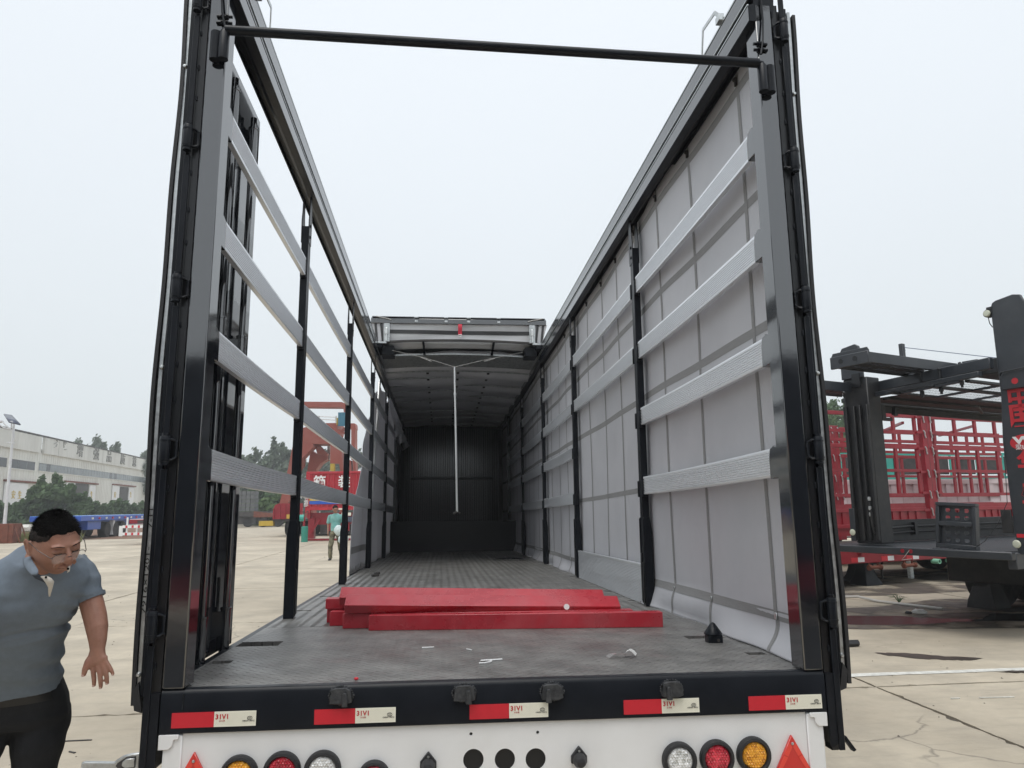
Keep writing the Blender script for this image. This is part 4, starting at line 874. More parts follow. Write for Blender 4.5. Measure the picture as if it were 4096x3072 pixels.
D0 = 2.75
def m(x, y, d=0): return at(x, y, D0+d)
PXM = D0/FPX
MAN = empty('person', 'heavyset man in a grey-blue polo shirt and glasses leaning over beside the trailer', 'man', (m(60, 2800).x, m(60, 2800).y, 0))
INV = MAN.matrix_basis.inverted()
def rel(mb): mb.xf(Matrix.Translation(-MAN.location)); return mb
cyaw = R(24)
SX = (Hh*math.cos(cyaw)+Fh*math.sin(cyaw)).normalized()       # across the chest, towards his left
SY = (Fh*math.cos(cyaw)-Hh*math.sin(cyaw)).normalized()       # through the chest, backwards
lean = lambda a: (SY*math.cos(a)+UP*math.sin(a)).normalized()
W = 1/PXM
torso = [
 (m(18, 2815, .06), SX, SY, .192, .148), (m(15, 2760, .05), SX, SY, .198, .160), (m(10, 2690, .03), SX, lean(.12), .196, .168),
 (m(14, 2600, -.01), SX, lean(.2), .197, .166), (m(36, 2490, -.05), SX, lean(.28), .198, .152), (m(72, 2390, -.09), SX, lean(.38), .208, .138),
 (m(106, 2318, -.115), SX, lean(.5), .200, .112), (m(138, 2268, -.125), SX, lean(.55), .140, .086), (m(158, 2215, -.135), SX, lean(.6), .086, .070)]
# head frame
hd = Vector((0, 0, 0)) + (-Fh)*math.cos(R(59))*math.cos(R(22)) + Hh*math.sin(R(59))*math.cos(R(22)) - UP*math.sin(R(22))
hr, hu, hf = basis(hd, (UP*math.cos(R(17))-Hh*math.sin(R(17))))
HC = m(221, 2171, -.19)
HM = Matrix(((hr.x, hf.x, hu.x, HC.x), (hr.y, hf.y, hu.y, HC.y), (hr.z, hf.z, hu.z, HC.z), (0, 0, 0, 1))) @ Matrix.Scale(.90, 4)
body = MB(); head_mb(body, HM)
body.tube([m(160, 2330, -.08), m(165, 2265, -.13), m(180, 2225, -.16), HM @ Vector((0, -.025, -.045))], [.065, .060, .058, .056], 18)
body.loft([ell(k[0], k[1], k[2], k[3]*.86, k[4]*.82) for k in torso[:-2]])
arm = [(m(322, 2285, .0), .040), (m(345, 2350, -.01), .040), (m(366, 2410, -.03), .0410), (m(380, 2465, -.05), .0400), (m(388, 2510, -.065), .0375), (m(391, 2560, -.08), .0305), (m(390, 2597, -.09), (.0255, .021)), (m(388, 2625, -.095), (.031, .018))]
arm = [(a, r if isinstance(r, tuple) else (r, r*.93)) for a, r in arm]
def limb(b, seq, ref=None, n=16):
    rings = []
    for i, (c, (a, b_)) in enumerate(seq):
        d = (seq[min(i+1, len(seq)-1)][0]-seq[max(0, i-1)][0]).normalized(); sx_ = (Hh if ref is None else ref); sx_ = (sx_-d*sx_.dot(d)).normalized(); sy_ = d.cross(sx_)
        rings.append([c+sx_*a*math.cos(2*math.pi*k/n)+sy_*b_*math.sin(2*math.pi*k/n) for k in range(n)])
    b.loft(rings)
limb(body, arm)
limb(body, [(m(390, 2596, -.09), (.0245, .020)), (m(388, 2620, -.095), (.030, .018)), (m(389, 2645, -.10), (.038, .0165)), (m(394, 2648, -.102), (.038, .0140)), (m(397, 2657, -.102), (.033, .010))])
fing = [([(368, 2654, -.102), (373, 2688, -.108), (376, 2715, -.110), (376, 2740, -.108)], (.0092, .0086, .0082, .0070)),
        ([(391, 2658, -.104), (399, 2694, -.112), (402, 2722, -.114), (403, 2748, -.110)], (.0092, .0088, .0084, .0070)),
        ([(411, 2654, -.103), (422, 2686, -.110), (427, 2709, -.112), (429, 2732, -.109)], (.0088, .0083, .0078, .0066)),
        ([(421, 2642, -.10), (436, 2664, -.104), (445, 2680, -.106), (452, 2696, -.104)], (.0084, .0076, .0070, .0060)),
        ([(372, 2622, -.095), (352, 2648, -.108), (341, 2675, -.116), (335, 2698, -.118)], (.014, .0125, .0105, .0085))]
for path, rr in fing:
    P_ = [m(*q) for q in path]; body.tube(P_, list(rr), 10); body.ball(P_[-1], rr[-1]*1.02, 6)
# other arm, mostly outside the picture, and legs inside the trousers
arm2 = [(m(-85, 2330, -.20), (.05, .047)), (m(-125, 2430, -.22), (.045, .043)), (m(-140, 2520, -.26), (.04, .038)), (m(-120, 2600, -.33), (.03, .028)), (m(-100, 2660, -.36), (.034, .018)), (m(-92, 2720, -.37), (.030, .012))]
limb(body, arm2)
for k in range(4): body.tube([m(-108+11*k, 2705, -.37), m(-106+12*k, 2750, -.385), m(-104+12*k, 2785-8*abs(k-1), -.38)], [.0095, .009, .007], 8)
body.tube([m(-78, 2670, -.36), m(-60, 2705, -.37), (m(-56, 2735, -.375))], [.012, .011, .008], 8)
rel(body)
BODY = remesh(body, .0036, 'body', skin, MAN, 2)
hm = hair_mb(HM, .0045); HIV = HM.inverted()
hl = [HIV @ Vector(q_) for q_ in hm.v]; rel(hm); ho = hm.build('hair', hair_m, MAN, ang=0)
ho.data.materials.append(mat('faded_hair', (.024, .017, .015), .85, var=.6, vs_=120, bump=.5, bs=300))
for pl_ in ho.data.polygons:
    c_ = sum((hl[i_] for i_ in pl_.vertices), Vector())/len(pl_.vertices)
    if c_.z+.016*noise.noise(c_*60) < .060 and abs(math.atan2(c_.x, c_.y)) > .7: pl_.material_index = 1
# nails, mouth line, lashes, brows
b = MB(); TT = lambda x, y, z: HM @ Vector((x, y, z))
b.tube([TT(-.025, .0885, -.059), TT(-.012, .1005, -.0585), TT(0, .1035, -.0605), TT(.012, .1005, -.0585), TT(.025, .0885, -.059)], .0013, 5)
for s in (-1, 1): b.ball(TT(s*.008, .106, -.0375), (.0032, .0032, .002), 5)
rel(b).build('mouth_line', mat('mouth_dark', (.08, .03, .028), .6), MAN)
b = MB()
for s in (-1, 1): b.tube([TT(s*.017, .0915, .0005), TT(s*.026, .0945, -.0015), TT(s*.035, .0935, -.0012), TT(s*.045, .0865, .001)], [.0009, .0016, .0016, .0008], 5)
rel(b).build('eyelashes', hair_m, MAN)
b = MB()
for s in (-1, 1): b.tube([TT(s*.014, .1005, .0265), TT(s*.026, .1005, .0305), TT(s*.04, .0945, .0315), TT(s*.053, .0835, .027)], [(.002, .0012), (.0035, .0014), (.003, .0012), (.001, .0008)], 6)
rel(b).build('eyebrows', hair_m, MAN)
b = MB()
for (path, rr) in fing:
    a, c = m(*path[-2]), m(*path[-1]); d = (c-a).normalized(); q = c - Fh*rr[-1]*.80 + d*.001
    sx_ = Hh; b.ball(q, (rr[-1]*.62, .0016, rr[-1]*.75), 5, Matrix((tuple(sx_), tuple(Fh), tuple(UP))).transposed())
rel(b).build('fingernails', nail_m, MAN)
# glasses, slipped down
G = empty('glasses', 'g', 'g'); del G['label'], G['category']; G.parent = MAN
for s in (-1, 1):
    c = TT(s*.032, .112, -.010); n = 22; rx, rz = .025, .0165
    ring = [c+hr*rx*math.copysign(abs(math.cos(2*math.pi*k/n))**.75, math.cos(2*math.pi*k/n))+hu*rz*math.copysign(abs(math.sin(2*math.pi*k/n))**.75, math.sin(2*math.pi*k/n))-hf*.004*abs(math.cos(2*math.pi*k/n)) for k in range(n)]
    rel(MB().add(ring, [tuple(range(n))])).build('lens', lens_m, G)
    rel(MB().tube([ring[k % n] for k in range(1, n//2)], .0011, 6)).build('rim', wire_m, G)
    rel(MB().tube([TT(s*.057, .110, -.004), TT(s*.064, .104, -.001), TT(s*.083, .05, .010), TT(s*.088, -.008, .018), TT(s*.088, -.03, .006)], .0013, 6)).build('temple', wire_m, G)
rel(MB().tube([TT(-.008, .116, -.006), TT(0, .120, -.003), TT(.008, .116, -.006)], .0012, 6)).build('bridge', wire_m, G)
# shirt
sh = body_loft([(k[0], k[1], k[2], k[3], k[4]) for k in torso], 4)
for t in (torso[:1]):
    pass
# hem drops lower at his right front than over his left hip
sleeve = [(m(285, 2270, .0), (.068, .066)), (m(318, 2298, -.005), (.062, .062)), (m(340, 2335, -.012), (.056, .057)), (m(352, 2365, -.016), (.052, .053)), (m(361, 2390, -.02), (.0495, .050))]
limb(sh, sleeve)
sh.tube([m(-90, 2370, -.17), m(10, 2325, -.15), m(80, 2296, -.13), m(130, 2270, -.12)], [.055, .055, .052, .05], 14)
limb(sh, [(m(-50, 2340, -.17), (.07, .07)), (m(-85, 2330, -.20), (.066, .062)), (m(-112, 2400, -.215), (.058, .056))])
sh.tube([m(120, 2280, -.10), m(200, 2270, -.10), m(255, 2268, -.07), m(292, 2275, -.02)], [.05, .055, .056, .058], 14)
rel(sh)
zw = m(60, 2690).z
def folds(c, nn):
    z = c.z+MAN.location.z; w = c+MAN.location
    lw = math.exp(-((z-(zw+.02))/.09)**2)
    u = (w-m(60, 2690)).dot(SX)
    f = .0085*lw*math.sin(z*80+u*16+4*noise.noise(w*4))*(.5+noise.noise(w*3+Vector((5, 0, 0))))
    f -= .011*math.exp(-((z-(m(100, 2512).z+.10*(u-.05)+.015*noise.noise(w*6)))/.009)**2)*ss(-.22, .12, u)     # crease under the chest
    f += .007*math.exp(-((z-(m(100, 2550).z+.16*u))/.012)**2)*ss(-.1, .15, u)
    f += .008*noise.noise(w*6)+.004*noise.noise(Vector((w.x*10, w.y*10, w.z*30)))
    pit = (w-m(318, 2400, -.03)).length
    f += .006*math.exp(-(pit/.09)**2)*math.sin((w-m(318, 2400)).dot((Hh+UP).normalized())*120)
    return c + nn*f
SHIRT = remesh(sh, .006, 'polo_shirt', shirt_m, MAN, 3, folds)
# sleeve cuff, collar, placket, buttons
cu_ = MB(); limb(cu_, [(m(358, 2380, -.018), (.0520, .0525)), (m(361, 2391, -.02), (.0515, .052)), (m(363.5, 2398, -.021), (.050, .0505))], n=24)
rel(cu_).build('sleeve_cuff', shirt_m, SHIRT)
ci = [(122, 2176, -.05), (116, 2196, -.12), (120, 2222, -.215), (136, 2254, -.265), (160, 2286, -.302)]
co = [(104, 2192, -.04), (92, 2216, -.105), (90, 2248, -.215), (104, 2280, -.275), (128, 2305, -.312)]
cm = [(110, 2180, -.05), (102, 2203, -.12), (103, 2234, -.23), (118, 2267, -.285), (144, 2296, -.320)]
b = MB(); rows = [[m(*q) for q in r_] for r_ in (ci, cm, co)]
b.grid(lambda i, j: rows[int(j)][int(i)], [0, 1, 2, 3, 4], [0, 1, 2])
o = rel(b).build('collar', shirt_m, MAN, ang=180); q = o.modifiers.new('s', 'SUBSURF'); q.levels = q.render_levels = 2; q = o.modifiers.new('t', 'SOLIDIFY'); q.thickness = .005
b = MB().tube([m(132, 2297, -.245), m(150, 2306, -.25), m(172, 2318, -.252), m(184, 2330, -.25)], [.004, .009, .007, .003], 8); rel(b).build('painted_collar_shadow', mat('collar_shade', (.05, .06, .075), .9), MAN)  # dark roll painted in as the shadow under the collar
pl = [m(176, 2303, -.262), m(190, 2314, -.266), m(200, 2330, -.262), m(203, 2348, -.254), m(200, 2370, -.246), m(199, 2386, -.240)]
wd = [.009, .012, .012, .007, .0045, .002]
b = MB().add([p_+SX*k*w_-SY*.006 for p_, w_ in zip(pl, wd) for k in (-1, 1)], [(2*i, 2*i+1, 2*i+3, 2*i+2) for i in range(len(pl)-1)])
o = rel(b).build('placket', trim_m, MAN, ang=180); q = o.modifiers.new('t', 'SOLIDIFY'); q.thickness = .006
b = MB().add([m(271, 2268, -.235), m(282, 2262, -.230), m(279, 2285, -.235), m(269, 2292, -.24)], [(0, 1, 2, 3)]); o = rel(b).build('collar_lining', trim_m, MAN); q = o.modifiers.new('t', 'SOLIDIFY'); q.thickness = .005
for q in (m(184, 2309, -.274), m(272, 2275, -.252)): rel(MB().ball(q, (.0045, .002, .0045), 6)).build('button', hair_m, MAN)
# trousers and shoes
tr_ = MB().loft([ell(m(18, 2690, .05), SX, SY, .180, .150), ell(m(20, 2740, .055), SX, SY, .192, .158), ell(m(28, 2800, .06), SX, SY, .203, .160), ell(m(34, 2860, .06), SX, SY, .204, .153), ell(m(36, 2900, .06), SX, SY, .192, .14)])
def gz(p_, z): return Vector((p_.x, p_.y, z))
limb(tr_, [(m(160, 2840, .10), (.098, .125)), (m(161, 2920, .08), (.094, .112)), (m(150, 2990, .06), (.082, .098)), (m(138, 3072, .06), (.074, .085)), (gz(m(128, 3072, .08), .50), (.066, .075)), (gz(m(124, 3072, .12), .28), (.060, .068)), (gz(m(122, 3072, .13), .06), (.056, .062))], n=20)
limb(tr_, [(m(-50, 2840, .00), (.098, .125)), (m(-70, 2920, -.02), (.092, .110)), (m(-92, 2990, -.04), (.082, .095)), (m(-110, 3072, -.04), (.074, .085)), (gz(m(-120, 3072, -.02), .50), (.066, .075)), (gz(m(-125, 3072, .02), .28), (.060, .068)), (gz(m(-126, 3072, .03), .06), (.056, .062))], n=20)
rel(tr_)
TRO = remesh(tr_, .007, 'trousers', pants_m, MAN, 3, lambda c, nn: c+nn*(.004*noise.noise(c*9)+.003*math.sin(c.z*60+4*noise.noise(c*5))*math.exp(-((c.z-.82)/.12)**2)))
rel(MB().loft([ell(m(20, 2762, .052), SX, SY, .194, .159), ell(m(26, 2792, .058), SX, SY, .2, .162)])).build('belt', shoe_m, MAN)
for px, dd in ((122, .13), (-126, .03)):
    c = gz(m(px, 3072, dd), 0); fw = -SY; sd = SX
    rings = [[c+fw*f+sd*(w_*math.cos(2*math.pi*k/16))+UP*max(0, h*.5+h*.5*math.sin(2*math.pi*k/16)) for k in range(16)] for f, w_, h in ((-.09, .02, .05), (-.08, .034, .085), (-.03, .038, .095), (.04, .042, .075), (.11, .046, .052), (.16, .036, .04), (.178, .012, .024))]
    rel(MB().loft(rings)).build('shoe', shoe_m, MAN)

# ---------------------------------------------------------------- man walking in the yard behind
PC = Vector((-3.66, 22.2, 0))
random.seed(77); hs = MB()
ps = list(ho.data.polygons); vv = ho.data.vertices
for _ in range(16000):
    q = random.choice(ps); c_ = sum((hl[i_] for i_ in q.vertices), Vector())/len(q.vertices)
    az = abs(math.atan2(c_.x, c_.y)); 
    if (c_.z < .030 and az < 1.3) or c_.z < -.03 or (c_.z < .062 and az < .6): continue
    side = c_.z < .058 and az > .7
    pt = Vector(); ws = [random.random() for _ in q.vertices]; sw_ = sum(ws)
    for i_, w_ in zip(q.vertices, ws): pt += vv[i_].co*(w_/sw_)
    nn = (HM.to_3x3() @ Vector((c_.x/.078**2, c_.y/.098**2, c_.z/.118**2))).normalized()
    ln = random.uniform(.004, .007) if side else random.uniform(.007, .014)
    d = (nn+.55*hf*(1 if c_.z > .05 else 0)-.5*hu*(1 if side else 0)+Vector((random.gauss(0, .22), random.gauss(0, .22), random.gauss(0, .22)))).normalized()
    s_ = d.orthogonal().normalized()*random.uniform(.0004, .0007)
    hs.add([pt-s_-nn*.002, pt+s_-nn*.002, pt+d*ln], [(0, 1, 2)])
hs.build('hair_strands', hair_m, ho, ang=0, fix=False)
P2 = empty('person', 'young man in a paint-stained teal T-shirt and camouflage trousers walking with a plastic bag', 'man', PC, R(-6))
def v3(x, y, z): return Vector((x, y, z))
SXx, SYy = v3(1, 0, 0), v3(0, 1, 0)
HM2 = Matrix.Translation((-.02, -.03, 1.62)) @ Matrix.Rotation(R(180+28), 4, 'Z') @ Matrix.Rotation(R(-14), 4, 'X')
b2 = MB(); head_mb(b2, HM2); b2.tube([v3(0, 0, 1.40), v3(-.01, -.01, 1.55)], [.06, .055], 12)
b2.loft([ell(v3(0, 0, z), SXx, SYy, a, c) for z, a, c in ((.95, .145, .10), (1.15, .14, .095), (1.32, .165, .10), (1.44, .12, .075))])
def lim(b, seq): limb(b, [(v3(*c), r if isinstance(r, tuple) else (r, r)) for c, r in seq], SXx, 12)
lim(b2, [((-.19, 0, 1.42), .045), ((-.235, .0, 1.24), .038), ((-.24, -.02, 1.10), .034), ((-.225, -.07, .92), .025), ((-.22, -.09, .85), (.02, .03)), ((-.21, -.10, .76), (.012, .022))])
lim(b2, [((.19, 0, 1.42), .045), ((.235, -.01, 1.24), .038), ((.24, -.03, 1.10), .034), ((.235, -.1, .94), .025), ((.23, -.12, .87), (.02, .03)), ((.225, -.12, .79), (.016, .025))])
remesh(b2, .010, 'body', skin, P2, 1)
hair_mb(HM2, .018).build('hair', hair_m, P2, ang=0)
tb = body_loft([(v3(0, 0, .90), SXx, SYy, .165, .118), (v3(0, 0, 1.05), SXx, SYy, .162, .115), (v3(0, 0, 1.2), SXx, SYy, .165, .112), (v3(0, 0, 1.34), SXx, SYy, .185, .112), (v3(0, 0, 1.43), SXx, SYy, .15, .085), (v3(0, 0, 1.49), SXx, SYy, .075, .065)], 3, 20)
lim(tb, [((-.13, 0, 1.41), .065), ((-.2, 0, 1.38), .062), ((-.235, 0, 1.27), .06), ((-.248, -.005, 1.16), .058)]); lim(tb, [((.13, 0, 1.41), .065), ((.2, 0, 1.38), .062), ((.235, 0, 1.27), .06), ((.248, -.015, 1.16), .058)])
remesh(tb, .012, 'tee_shirt', tee_m, P2, 2, lambda c, nn: c+nn*.008*noise.noise(c*9))
tb = MB().loft([ell(v3(0, 0, z), SXx, SYy, a, c) for z, a, c in ((1.0, .155, .11), (.9, .168, .125), (.82, .168, .125))])
lim(tb, [((-.09, 0, .88), (.092, .105)), ((-.11, -.03, .65), (.085, .09)), ((-.125, -.10, .45), (.078, .08)), ((-.13, -.09, .25), (.07, .07)), ((-.135, -.05, .06), (.062, .066))])
lim(tb, [((.09, 0, .88), (.092, .105)), ((.12, .03, .65), (.085, .09)), ((.14, .08, .45), (.076, .08)), ((.15, .16, .27), (.068, .07)), ((.155, .26, .10), (.06, .066))])
remesh(tb, .012, 'trousers', camo_m, P2, 2, lambda c, nn: c+nn*.01*noise.noise(c*11))
for (x, y, z, a) in ((-.135, -.06, 0, 0), (.155, .28, .03, .45)):
    rings = [[v3(x+w_*math.cos(2*math.pi*k/12), y-f*math.cos(a)-.0, z+max(0, h*.5+h*.5*math.sin(2*math.pi*k/12))+(-f*math.sin(a)*.3 if a else 0)+(.04 if a else 0)) for k in range(12)] for f, w_, h in ((-.08, .03, .06), (-.03, .038, .09), (.06, .045, .07), (.15, .04, .045), (.175, .012, .02))]
    MB().loft(rings).build('shoe', shoe_m, P2)
g2 = MB(); T2 = lambda x, y, z: HM2 @ v3(x, y, z)
for s in (-1, 1): g2.tube([T2(s*.033+.024*math.cos(k*math.pi/6), .104, .006+.017*math.sin(k*math.pi/6)) for k in range(13)], .002, 5).tube([T2(s*.058, .10, .008), T2(s*.084, -.01, .014)], .002, 5)
g2.tube([T2(-.009, .106, .008), T2(.009, .106, .008)], .002, 5).build('glasses', wire_m, P2)
bagM = empty('plastic_bag', 'white and pale green plastic bags carried by the man in camouflage', 'bag', PC, R(-6))
for cx_, cz_, sc in ((.13, .95, .17), (.30, .66, .2)):
    rings = []
    for i in range(8):
        t = i/7; r_ = sc*(.12+.9*math.sin(math.pi*(.08+.86*t))**.8)
        rings.append([v3(cx_+r_*.8*math.cos(2*math.pi*k/14)*(1+.12*math.sin(k*2.3+i)), -.16+r_*.5*math.sin(2*math.pi*k/14), cz_+sc*.9-t*sc*1.9+.012*math.sin(k*3+i)) for k in range(14)])
    MB().loft(rings).build('bag_body', bag_m, bagM, ang=60)
# ---------------------------------------------------------------- the yard
def struct(o): o['kind'] = 'structure'; return o
gr = MB().quad((-900, -300, -.024), (900, -300, -.024), (900, 1500, -.024), (-900, 1500, -.024)).build('ground', conc, fix=False); struct(gr)
random.seed(11)
slabs = []
def edge(n, a):
    o, q = [], 0
    for i in range(n): q = q*.6+random.uniform(-a, a); o.append(q)
    return o
for v in range(4):
    n = 90; pts = []
    L_ = 4.985/2
    for side in range(4):
        e_ = edge(n, .011)
        for i in range(n):
            t = -L_+2*L_*i/n; q = L_-.002-abs(e_[i])
            if random.random() < .06: q -= .025
            pts.append([(t, -q), (q, t), (-t, q), (-q, -t)][side])
    b = MB(); k = len(pts)
    b.add([(x, y, 0) for x, y in pts]+[(x, y, -.02) for x, y in pts], [tuple(range(k))]+[(i, k+i, k+(i+1) % k, (i+1) % k) for i in range(k)])
    slabs.append(b.mesh('concrete_slab', conc, 0, False))
sub = MB().quad((-31.4, -11.3, -.016), (38.6, -11.3, -.016), (38.6, 48.7, -.016), (-31.4, 48.7, -.016)).build('joint_bed', mat('joint_dirt', (.10, .085, .07), .95, var=.3, vs_=8), fix=False); struct(sub)
for i in range(14):
    for j in range(12):
        o = inst(slabs[random.randrange(4)], 'concrete_slab', gr, (-28.9+5*i+.0, -8.79+5*j, random.uniform(-.002, .002)), (0, 0, random.choice((0, 1, 2, 3))*math.pi/2))
def sheet(pts, z, name, m):
    return struct(MB().add([(x, y, z) for x, y in pts], [tuple(range(len(pts)))]).build(name, m, fix=False))
random.seed(5)
def strip(x0, x1, y, w_, z, gaps):
    b = MB(); n = 60; up, lo = edge(n+1, .006), edge(n+1, .006)
    for i in range(n):
        t = x0+(x1-x0)*i/n; t2 = x0+(x1-x0)*(i+1)/n
        if random.random() < gaps(i/n): continue
        b.quad((t, y-w_/2+lo[i], z), (t2, y-w_/2+lo[i+1], z), (t2, y+w_/2+up[i+1], z), (t, y+w_/2+up[i], z))
    return b
struct(strip(2.9, 9.2, 4.16, .115, .004, lambda t: .02 if t < .35 else .35*t).build('painted_line', line_paint, fix=False))
def blob(pts, z, name, m, seed=1, kind='structure'):
    random.seed(seed); C_ = Vector((sum(p[0] for p in pts)/len(pts), sum(p[1] for p in pts)/len(pts)))
    out_ = []
    for i in range(len(pts)):
        a, c = Vector(pts[i]), Vector(pts[(i+1) % len(pts)])
        for k in range(6):
            q = a.lerp(c, k/6); out_.append((q.x+random.uniform(-1, 1)*.012, q.y+random.uniform(-1, 1)*.02))
    o = MB().add([(x, y, z) for x, y in out_], [tuple(range(len(out_)))]).build(name, m, fix=False); o['kind'] = kind; return o
blob([(5.0, 7.35), (5.5, 7.75), (6.3, 7.6), (6.75, 7.25), (7.2, 7.12), (7.7, 7.6), (8.3, 7.5), (9.0, 6.9), (8.2, 6.6), (7.4, 6.95), (6.7, 6.98), (6.2, 6.85), (5.6, 6.9), (5.1, 7.05)], .0045, 'puddle', puddle_m, 2)
blob([(4.45, 5.15), (4.75, 5.08), (5.05, 4.85), (5.35, 4.70), (5.15, 4.60), (5.0, 4.66), (4.75, 4.75), (4.5, 4.98)], .005, 'wet_stain', oil_m, 3)
blob([(5.05, 4.10), (5.35, 4.08), (5.4, 4.0), (5.15, 4.02)], .009, 'wet_stain', oil_m, 4)
blob([(3.9, 7.0), (5.2, 6.6), (7.5, 6.3), (10, 6.0), (13, 6.2), (13, 8.4), (10.5, 9.0), (8, 9.3), (6.6, 8.6), (5.2, 8.4), (4.2, 8.2)], .0032, 'painted_shade', shade_m, 6)  # this sheet and the next paint shade onto the yard, broken up by noise
blob([(5.5, 10.2), (7.5, 9.9), (10, 10.3), (13, 10.8), (13, 14.5), (10, 14.8), (7, 13.6), (5.6, 12)], .0034, 'painted_shade', shade_m, 7)
struct(MB().quad((-60, -9.5, .0042), (60, -9.5, .0042), (60, -4.2, .0042), (-60, -4.2, .0042)).build('added_dark_lane', added_lane_dark, fix=False))  # unseen dark strip added behind the viewer so the posts mirror less light
# small litter
def chip(x, y, s_, name, m, label, cat, h=.3, seed=0):
    random.seed(seed); b = MB().ball((0, 0, s_*h*.5), (s_, s_*.6, s_*h), 5)
    b.v = [(a+random.uniform(-.2, .2)*s_, c+random.uniform(-.2, .2)*s_, max(0.001, d)) for a, c, d in b.v]
    o = b.build(name, m, ang=20); o.location = (x, y, .002); o.rotation_euler.z = random.uniform(0, 3); tag(o, label, cat); return o
o = MB().loft([[(x-.0, .07*math.cos(k*math.pi/6)*w_, max(0, .035+.035*math.sin(k*math.pi/6))) for k in range(12)] for x, w_ in ((-.17, .3), (-.15, .8), (-.05, 1), (.1, .9), (.17, .7), (.18, .2))]).build('shoe', rubber, None); o.location = (4.32, 5.55, 0); tag(o, 'old black shoe lying behind the right trailer door', 'shoe')
hose = MB().tube([(6.55, 9.75, .02), (6.75, 9.45, .05), (6.85, 9.1, .02), (7.0, 8.7, .02), (7.27, 8.05, .02)], .022, 8).build('plastic_pipe', mat('pale_pipe', (.5, .49, .46), .5)); tag(hose, 'long pale plastic strip lying in the shade under the trailers', 'pipe')
chip(6.7, 7.75, .10, 'paper_scrap', paper, 'pale crumpled scrap near the puddle under the car carrier', 'scrap', .5, 1)
chip(6.55, 7.78, .06, 'rubble', dark_steel, 'dark lump beside the pale scrap near the puddle', 'rubble', .5, 2)
chip(6.9, 10.6, .12, 'plastic_scrap', bag_m, 'pale crumpled plastic left of the second trailer leg', 'scrap', .35, 3)
chip(-.0, 8.9, .09, 'paper_scrap', paper, 'white scrap of paper on the yard seen between left posts', 'scrap', .3, 4); bpy.data.objects['paper_scrap.001'].location = (-2.35, 9.3, .002)
chip(-2.35, 6.4, .05, 'leaf_litter', dark_steel, 'dark twig on the yard beside the left deck edge', 'litter', .1, 5)
random.seed(21)
b = MB()
for k in range(900):
    x, y = random.uniform(-9, 9.5), random.uniform(-2, 14)
    s_ = random.uniform(.004, .012)*(1+.04*y); a = random.uniform(0, 3.1); h = s_*random.uniform(.3, .8)
    c, d = math.cos(a), math.sin(a); e_ = random.uniform(.3, 1)
    b.add([(x+c*s_, y+d*s_, .001), (x-d*s_*e_, y+c*s_*e_, .001), (x-c*s_, y-d*s_, .001), (x+d*s_*e_, y-c*s_*e_, .001), (x, y, h)], [(0, 1, 4), (1, 2, 4), (2, 3, 4), (3, 0, 4)])
o = b.build('grit', mat('grit_stone', (.17, .15, .125), .9, var=.6, vs_=30), ang=0); o['kind'] = 'stuff'
for k, (x, y, ln, a, mt) in enumerate([(-2.95, 3.02, .42, .02, dark_steel), (-2.62, 4.35, .09, -.1, dark_steel), (-2.2, 3.9, .06, .5, line_paint), (-2.75, 2.75, .06, -.6, dark_steel), (4.35, 3.2, .30, -.05, line_paint), (4.0, 3.22, .08, .0, line_paint)]):
    o = MB().bar((-ln/2, 0, .006), (ln/2, 0, .005), .010, .008).bar((ln*.1, 0, .007), (ln*.45, .01, .005), .008, .006).build('stick' if mt == dark_steel else 'paint_fleck', mt); o.location = (x, y, 0); o.rotation_euler.z = a
    tag(o, ['thin dark stick on the concrete behind the man', 'short dark twig right of the man\'s hand', 'small pale splinter close to the left trailer door', 'dark splinter on the concrete near the side lever', 'long pale paint smear on the concrete right of the trailer', 'short pale paint smear near the right trailer door'][k], 'stick' if mt == dark_steel else 'paint smear')
b = MB(); random.seed(8)
for k in range(18):
    a = random.uniform(0, 6.28); l_ = random.uniform(.08, .22); b.tube([(0, 0, 0), (math.cos(a)*l_*.4, math.sin(a)*l_*.4, l_*.6), (math.cos(a)*l_, math.sin(a)*l_, l_*.5)], [.005, .004, .001], 4)
o = b.build('weed', leaf_mid); o.location = (7.15, 8.95, 0); tag(o, 'small weed growing in a crack under the trailers', 'weed')

